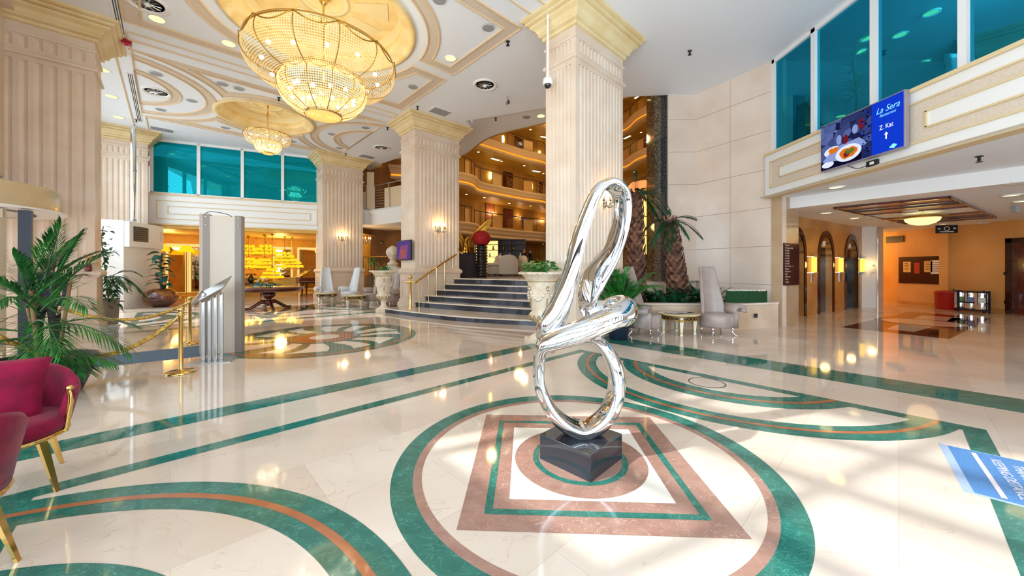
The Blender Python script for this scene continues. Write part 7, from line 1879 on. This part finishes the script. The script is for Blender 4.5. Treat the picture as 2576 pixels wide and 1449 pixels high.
for v0, v1, m_, nm, dz in ((0, .02, M_wood, 'beam', .05), (.02, .12, M_tanp, 'tan_panel', .02), (.12, .135, M_wood, 'beam', .05), (.135, .21, M_grnp, 'green_panel', .02), (.21, .225, M_wood, 'beam', .05), (.225, .36, M_tanp, 'tan_panel', .02), (.36, .375, M_wood, 'beam', .05), (.375, .625, M_ceil, 'white_panel', .015), (.625, .64, M_wood, 'beam', .05), (.64, .775, M_tanp, 'tan_panel', .02), (.775, .79, M_wood, 'beam', .05), (.79, .865, M_grnp, 'green_panel', .02), (.865, .88, M_wood, 'beam', .05), (.88, .98, M_tanp, 'tan_panel', .02), (.98, 1, M_wood, 'beam', .05)): cstrip(v0, v1, m_, nm, dz)
cstrip(0, 1, M_wood, 'beam', .05, 0, .015); cstrip(0, 1, M_wood, 'beam', .05, .985, 1)
pc = bil(.5, .5); t = thing('bowl_pendant', 'glowing alabaster bowl lamp with a fretted bronze rim in the lift hall', 'ceiling lamp', (pc.x, pc.y, HZ - .05))
M_alab = glow('alabaster_glow', 'FFE9A0', 1.2)
mb = MB(); mb.lathe([(.36, -.12), (.33, -.20), (.24, -.27), (.12, -.31), (0, -.32)], n=36); mb.build('bowl', M_alab, t)
mb = MB(); mb.lathe([(.35, -.12), (.48, -.09), (.49, -.07), (.35, -.10)], n=36, cap=False); mb.build('rim', M_giltp, t)
mb = MB(); mb.lathe([(.05, 0), (.06, -.02), (.02, -.03), (.02, -.12), (.0, -.12)], n=14); mb.build('stem', M_giltp, t)
lamp('bowl_lamp', 'POINT', (pc.x, pc.y, HZ - .42), 4, (1, .58, .20), shadow_soft_size=.3)
for px, py, z, lab in ((2104, 470, 3.36, 'under the balcony nearest the stone wall'), (2565, 458, 3.09, 'cut by the right edge of the photo'), (2545, 490, 3.09, 'right of the striped ceiling panel'), (2078, 535, 3.09, 'in front of the middle lift'), (2150, 548, 3.09, 'in front of the white column'), (2291, 529, 3.09, 'inside the striped panel beside the bowl lamp'), (2362, 548, 3.09, 'at the far edge of the striped panel'), (2372, 563, 3.09, 'above the hanging crescent sign'), (2570, 505, 3.09, 'beside the small hanging speaker')):
    x, y = F(px, py, z); dzz = .0 if px not in (2291,) else .02; t = thing('downlight', 'warm round downlight ' + lab, 'downlight', (x, y, z - dzz), 0, 'warm downlights of the lift hall')
    mb = MB(); mb.lathe([(.13, -.01), (.16, -.03), (.165, 0)], n=28, cap=False); mb.build('ring', M_white, t); mb = MB(); mb.disc((0, 0, -.012), .13, 28, True); mb.build('lens', glow('warm_lens', 'FFE98C', 3.0) if 'warm_lens' not in MATS else MATS['warm_lens'], t, recalc=False)
    lamp('hall_lamp', 'SPOT', (x, y, z - .06), 17, (1.0, .60, .22), spot_size=2.7, spot_blend=.8, shadow_soft_size=.16, aim=(x, y, 0))
x, y = F(2553, 512, HZ); t = thing('hanging_speaker', 'small grey box speaker hanging from the lift hall ceiling', 'speaker', (x, y, HZ)); mb = MB(); mb.tube([(0, 0, 0), (0, 0, -.06)], .012, 6); mb.build('bracket', M_steel, t); mb = MB(); mb.box(-.05, -.06, -.22, .05, .06, -.06); mb.build('case', M_greyp, t, bevel=.006)
for px, py, lab in ((2192, 548, 'near the white column'), (2473, 561, 'near the hall back wall')):
    x, y = F(px, py, HZ); t = thing('smoke_detector', 'flat round smoke detector ' + lab, 'smoke detector', (x, y, HZ), 0); mb = MB(); mb.lathe([(.14, 0), (.14, -.015), (.08, -.03), (0, -.032)], n=24); mb.build('case', M_white, t); mb = MB(); mb.lathe([(.05, -.031), (.04, -.045), (0, -.046)], n=16); mb.build('sensor', M_greyp, t)
lamp('corridor_fill', 'POINT', (15.6, 17.5, 2.5), 90, (1, .62, .2), shadow_soft_size=.3)  # bare fill lamp without a fitting, warms the hall floor and walls

# ------------------------------------------------------------------ mezzanine room behind the right-hand glass
for px, py, lab in ((2343, 32, 'highest, right of the wide mullion'), (2264, 88, 'second pane, upper'), (2180, 97, 'beside the second mullion'), (2164, 130, 'small, left pane'), (2324, 156, 'low in the wide pane')):
    zz = CE - .03; x, y = F(px, py, zz); x = min(x, 13.2)
    t = thing('downlight', 'white downlight behind the teal glass, ' + lab, 'downlight', (x, y, zz), 0, 'downlights behind the right teal glass'); mb = MB(); mb.disc((0, 0, 0), .11, 24, True); mb.build('lens', MATS['warm_lens'], t, recalc=False); mb = MB(); mb.lathe([(.11, 0), (.14, -.02), (.145, .01)], n=24, cap=False); mb.build('ring', M_white, t)
t = thing('indoor_tree', 'slender leafy plant standing behind the teal glass', 'plant', (7.9, 8.3, 4.45)); pot(t, .25, .4, M_blackmat); mb = MB(); mb.tube(spline([(0, 0, .3), (.05, 0, 1.0), (-.03, 0, 1.7), (.04, 0, 2.2)], 4), .03, 6); mb.build('stem', M_stem, t); mb = MB(); rg = random.Random(77)
for k in range(60): a = rg.uniform(0, 2 * pi); leaf(mb, (0, 0, rg.uniform(.9, 2.2)), (math.cos(a), math.sin(a), rg.uniform(0, 1.2)), rg.uniform(.35, .6), .04, .4, 0, 5)
mb.build('leaves', M_pothos, t, recalc=False)
t = thing('staircase_slope', 'dark sloping panel with a red edge behind the first teal pane', 'ramp', (7.35, 9.1, 4.45), 0); mb = MB(); mb.prism([(0, -.3), (1.2, -.3), (1.2, .2), (0, .2)], 0, .1); mb.add([(0, -.3, 1.2), (1.3, -.3, .1), (1.3, .2, .1), (0, .2, 1.2), (0, -.3, 0), (1.3, -.3, 0), (1.3, .2, 0), (0, .2, 0)], [(0, 1, 2, 3), (0, 4, 5, 1), (3, 2, 6, 7), (0, 3, 7, 4)]); mb.build('panel', mat('dark_red_panel', '5A1410', .4), t)
for k in range(4):
    x, y = 8.3 + .5 * k, 6.4 - .75 * k
    t = thing('mezzanine_chair', 'pale chair behind the teal glass, ' + ('nearest the stone wall', 'second from the stone wall', 'third from the stone wall', 'farthest from the stone wall')[k], 'chair', (x, y, 4.45), .5 * k, 'chairs behind the right teal glass')
    mb = MB(); mb.box(-.25, -.25, .40, .25, .25, .5); mb.build('seat', M_white, t, bevel=.03); mb = MB(); mb.grid(lambda u, v: ((u - .5) * .5, .25 + .06 * v, .5 + .5 * v), 6, 6); mb.build('backrest', M_white, t, solid=.05)
    for sx in (-1, 1):
        for sy in (-1, 1): mb = MB(); mb.tube([(sx * .2, sy * .2, .42), (sx * .24, sy * .24, 0)], .018, 6); mb.build('leg', M_blackmat, t)
lamp('mezzanine_lamp', 'POINT', (9.5, 6.5, 6.3), 220, (.9, .95, 1), shadow_soft_size=.3)

# ------------------------------------------------------------------ the lamp shop
M_shade = glow('yellow_lampshade_glow', 'FFC61E', 1.15); M_shade2 = mat('shade_trim', 'B98A2A', .4, .6)
sm = MB(); sm.lathe([(.055, .11), (.10, 0)], n=12, cap=False); sme = sm.mesh('shade', M_shade)
def shade_chandelier(px, py, d, w_, label):
    x, y = A(px, d); z = EYE - (py - Y0) * d / FPX
    t = thing('shop_chandelier', label, 'chandelier', (x, y, z), 0, 'tiered shaded chandeliers of the lamp shop')
    r = w_ * d / FPX / 2
    mb = MB(); mb.tube([(0, 0, -.3), (0, 0, 3.34 - z)], .018, 6); mb.lathe([(.09, 3.34 - z), (.08, 3.30 - z), (.02, 3.27 - z)], n=12); mb.lathe([(.02, .30), (.07, .34), (.02, .42)], n=12); mb.build('stem', M_brassd, t)
    for ti, (rr, zz, n) in enumerate(((r, -.25, 14), (r * .78, -.04, 10), (r * .45, .14, 6))):
        mb = MB()
        for k in range(n):
            a = 2 * pi * (k + .5 * ti) / n; mb.tube([(0, 0, zz - .08), (rr * .6 * math.cos(a), rr * .6 * math.sin(a), zz - .12), (rr * math.cos(a), rr * math.sin(a), zz - .01)], .008, 4, cap=False)
        mb.lathe([(rr * .9, zz - .07), (rr * .92, zz - .05)], n=24, cap=False)
        tier = mb.build('arm_tier', M_brassd, t)
        for k in range(n):
            a = 2 * pi * (k + .5 * ti) / n; o = bpy.data.objects.new('lampshade', sme); COL.objects.link(o); o.parent = tier; o.location = (rr * math.cos(a), rr * math.sin(a), zz); o.scale = (1.15, 1.15, 1.25)
    lamp('shop_lamp', 'POINT', (x, y, z - .1), 16, (1, .66, .16), shadow_soft_size=.3)
for px, py, d, w_, lab in ((669, 628, 20.6, 47, 'high middle one, left of the tall mirror'), (666, 663, 20.0, 44, 'low middle one above the flowers'), (625, 628, 21.2, 46, 'high one beside the tall beige panel'), (626, 661, 20.6, 46, 'low one beside the tall beige panel'), (716, 646, 21.0, 45, 'high one in front of the tall mirror'), (734, 662, 21.6, 44, 'low one nearest the piano'), (685, 688, 19.6, 42, 'lowest one just above the counter'), (646, 664, 21.8, 42, 'small one between two others on the left')):
    shade_chandelier(px, py, d, w_, 'yellow shaded tiered chandelier in the shop, ' + lab)
M_mir = mat('shop_mirror', 'D8C9A8', .03, 1.0); 
sb1, sb2 = Vector(SB[1]), Vector(SB[2]); sdv = (sb2 - sb1).normalized(); san = math.atan2(sdv.y, sdv.x)
def sat(px):
    t = (px - CX) / FPX; return (t * sb1.y - sb1.x) / (sdv.x - t * sdv.y)
M_halo = glow('mirror_halo_light', 'FFE28A', .8)
for a, b, lab in ((424, 466, 'behind the dumb cane plant'), (481, 504, 'just left of the tall beige panel'), (690, 731, 'behind the shop chandeliers'), (753, 798, 'behind the piano')):
    s0, s1 = sat(a), sat(b); o = sb1 + sdv * s0; t = thing('wall_mirror', 'tall framed shop mirror ' + lab, 'mirror', (o.x, o.y, .15), san, 'tall mirrors of the lamp shop'); W2 = s1 - s0
    mb = MB(); mb.box(-.12, -.03, -.02, W2 + .12, -.005, 2.75); mb.build('halo', M_halo, t)
    mb = MB(); mb.box(0, -.10, 0, W2, -.03, 2.6); mb.build('frame', M_brassd, t); mb = MB(); mb.box(.06, -.105, .06, W2 - .06, -.10, 2.54); mb.build('glass', M_mir, t)
for px, py, d, lab in ((403, 628, 17.6, 'hanging lamp with a yellow shade at the left end of the shop'), (469, 632, 19.0, 'standing lamp with a yellow shade before the shop mirror')):
    x, y = A(px, d); z = EYE - (py - Y0) * d / FPX; st = px > 450
    t = thing('shaded_lamp', lab, 'lamp', (x, y, 0 if st else z)); zz = z if st else 0
    mb = MB(); mb.lathe([(.16, zz + .30), (.36, zz - .05)], n=24, cap=False); mb.build('shade', M_shade, t)
    mb = MB()
    if st: mb.lathe([(.2, 0), (.2, .03), (.02, .06), (.018, zz)], n=16)
    else: mb.tube([(0, 0, .3), (0, 0, 3.34 - z)], .015, 6)
    mb.build('stand', M_brassd, t)
cx0, cy0 = A(682, 20.2); t = thing('shop_counter', 'gilded shop counter below the yellow chandeliers', 'counter', (cx0, cy0, 0), .45)
mb = MB(); mb.box(-1.6, -.3, 0, 1.3, .3, .95); mb.build('body', mat('counter_gold', 'C98F2E', .3, .2), t); mb = MB(); mb.box(-1.65, -.36, .95, 1.35, .36, 1.0); mb.build('top', M_giltp, t); mb = MB(); mb.box(-.2, -.32, .15, 1.0, -.30, .85); mb.build('front_panel', M_giltp, t)
vx, vy = A(632, 19.4); t = thing('dark_vase', 'dark vase with drooping leaves on a low table in the shop', 'vase', (vx, vy, .72)); mb = MB(); mb.lathe([(.07, 0), (.16, .12), (.15, .26), (.06, .38), (.08, .42)], n=20); mb.build('body', M_blackgloss, t); mb = MB(); rg = random.Random(3)
for k in range(24): a = rg.uniform(0, 2 * pi); leaf(mb, (0, 0, .4), (math.cos(a), math.sin(a), 1.2), .5, .12, .8, 0, 5)
mb.build('leaves', M_trunk, t, recalc=False)
t = thing('low_table', 'low dark table carrying the dark vase in the shop', 'table', (vx, vy, 0), .3); mb = MB(); mb.box(-.6, -.35, .66, .6, .35, .72); mb.build('top', M_wood, t)
for sx in (-1, 1):
    for sy in (-1, 1): mb = MB(); mb.box(sx * .54 - .03, sy * .3 - .03, 0, sx * .54 + .03, sy * .3 + .03, .66); mb.build('leg', M_wood, t)
gx, gy = A(787, 20.4); t = thing('grand_piano', 'open dark mahogany grand piano in front of the shop', 'piano', (gx, gy, 0), math.radians(38))
pf = [(-.75, -.6), (.75, -.6), (.75, .1), (.62, .5), (.3, .75), (-.1, .95), (-.55, 1.0), (-.75, .8)]
mb = MB(); mb.prism(pf, .68, .98); mb.build('case', M_wood, t, bevel=.01)
mb = MB(); mb.box(-.7, -.85, .70, .7, -.6, .78); mb.build('keyboard', M_blackgloss, t); mb = MB()
for k in range(26): mb.box(-.66 + k * .051, -.84, .78, -.612 + k * .051, -.64, .79)
mb.build('white_keys', M_white, t)
mb = MB(); mb.X = Matrix.Translation((-.75, 0, 1.0)) @ Matrix.Rotation(math.radians(-32), 4, 'Y'); mb.prism([(p[0] + .75, p[1]) for p in pf], 0, .03); mb.X = None; mb.build('lid', mat('piano_lid_wood', '8A4A1E', .2, coat=.3), t)
mb = MB(); mb.tube([(.5, .1, .98), (.42, .1, 1.68)], .015, 6); mb.build('prop', M_wood, t)
for x, y in ((-.6, -.45), (.6, -.45), (-.2, .75)): mb = MB(); mb.lathe([(.07, .68), (.05, .3), (.035, .05), (.03, 0)], (x, y, 0), 12); mb.build('leg', M_wood, t)
for x, y, e in ((-17.5, 18.6, 55), (-13.5, 21.5, 60), (-10.5, 22.5, 55)): lamp('shop_warm_point', 'POINT', (x, y, 2.9), e, (1, .68, .22), shadow_soft_size=.3)  # bare warm points inside the shop, no fitting modelled
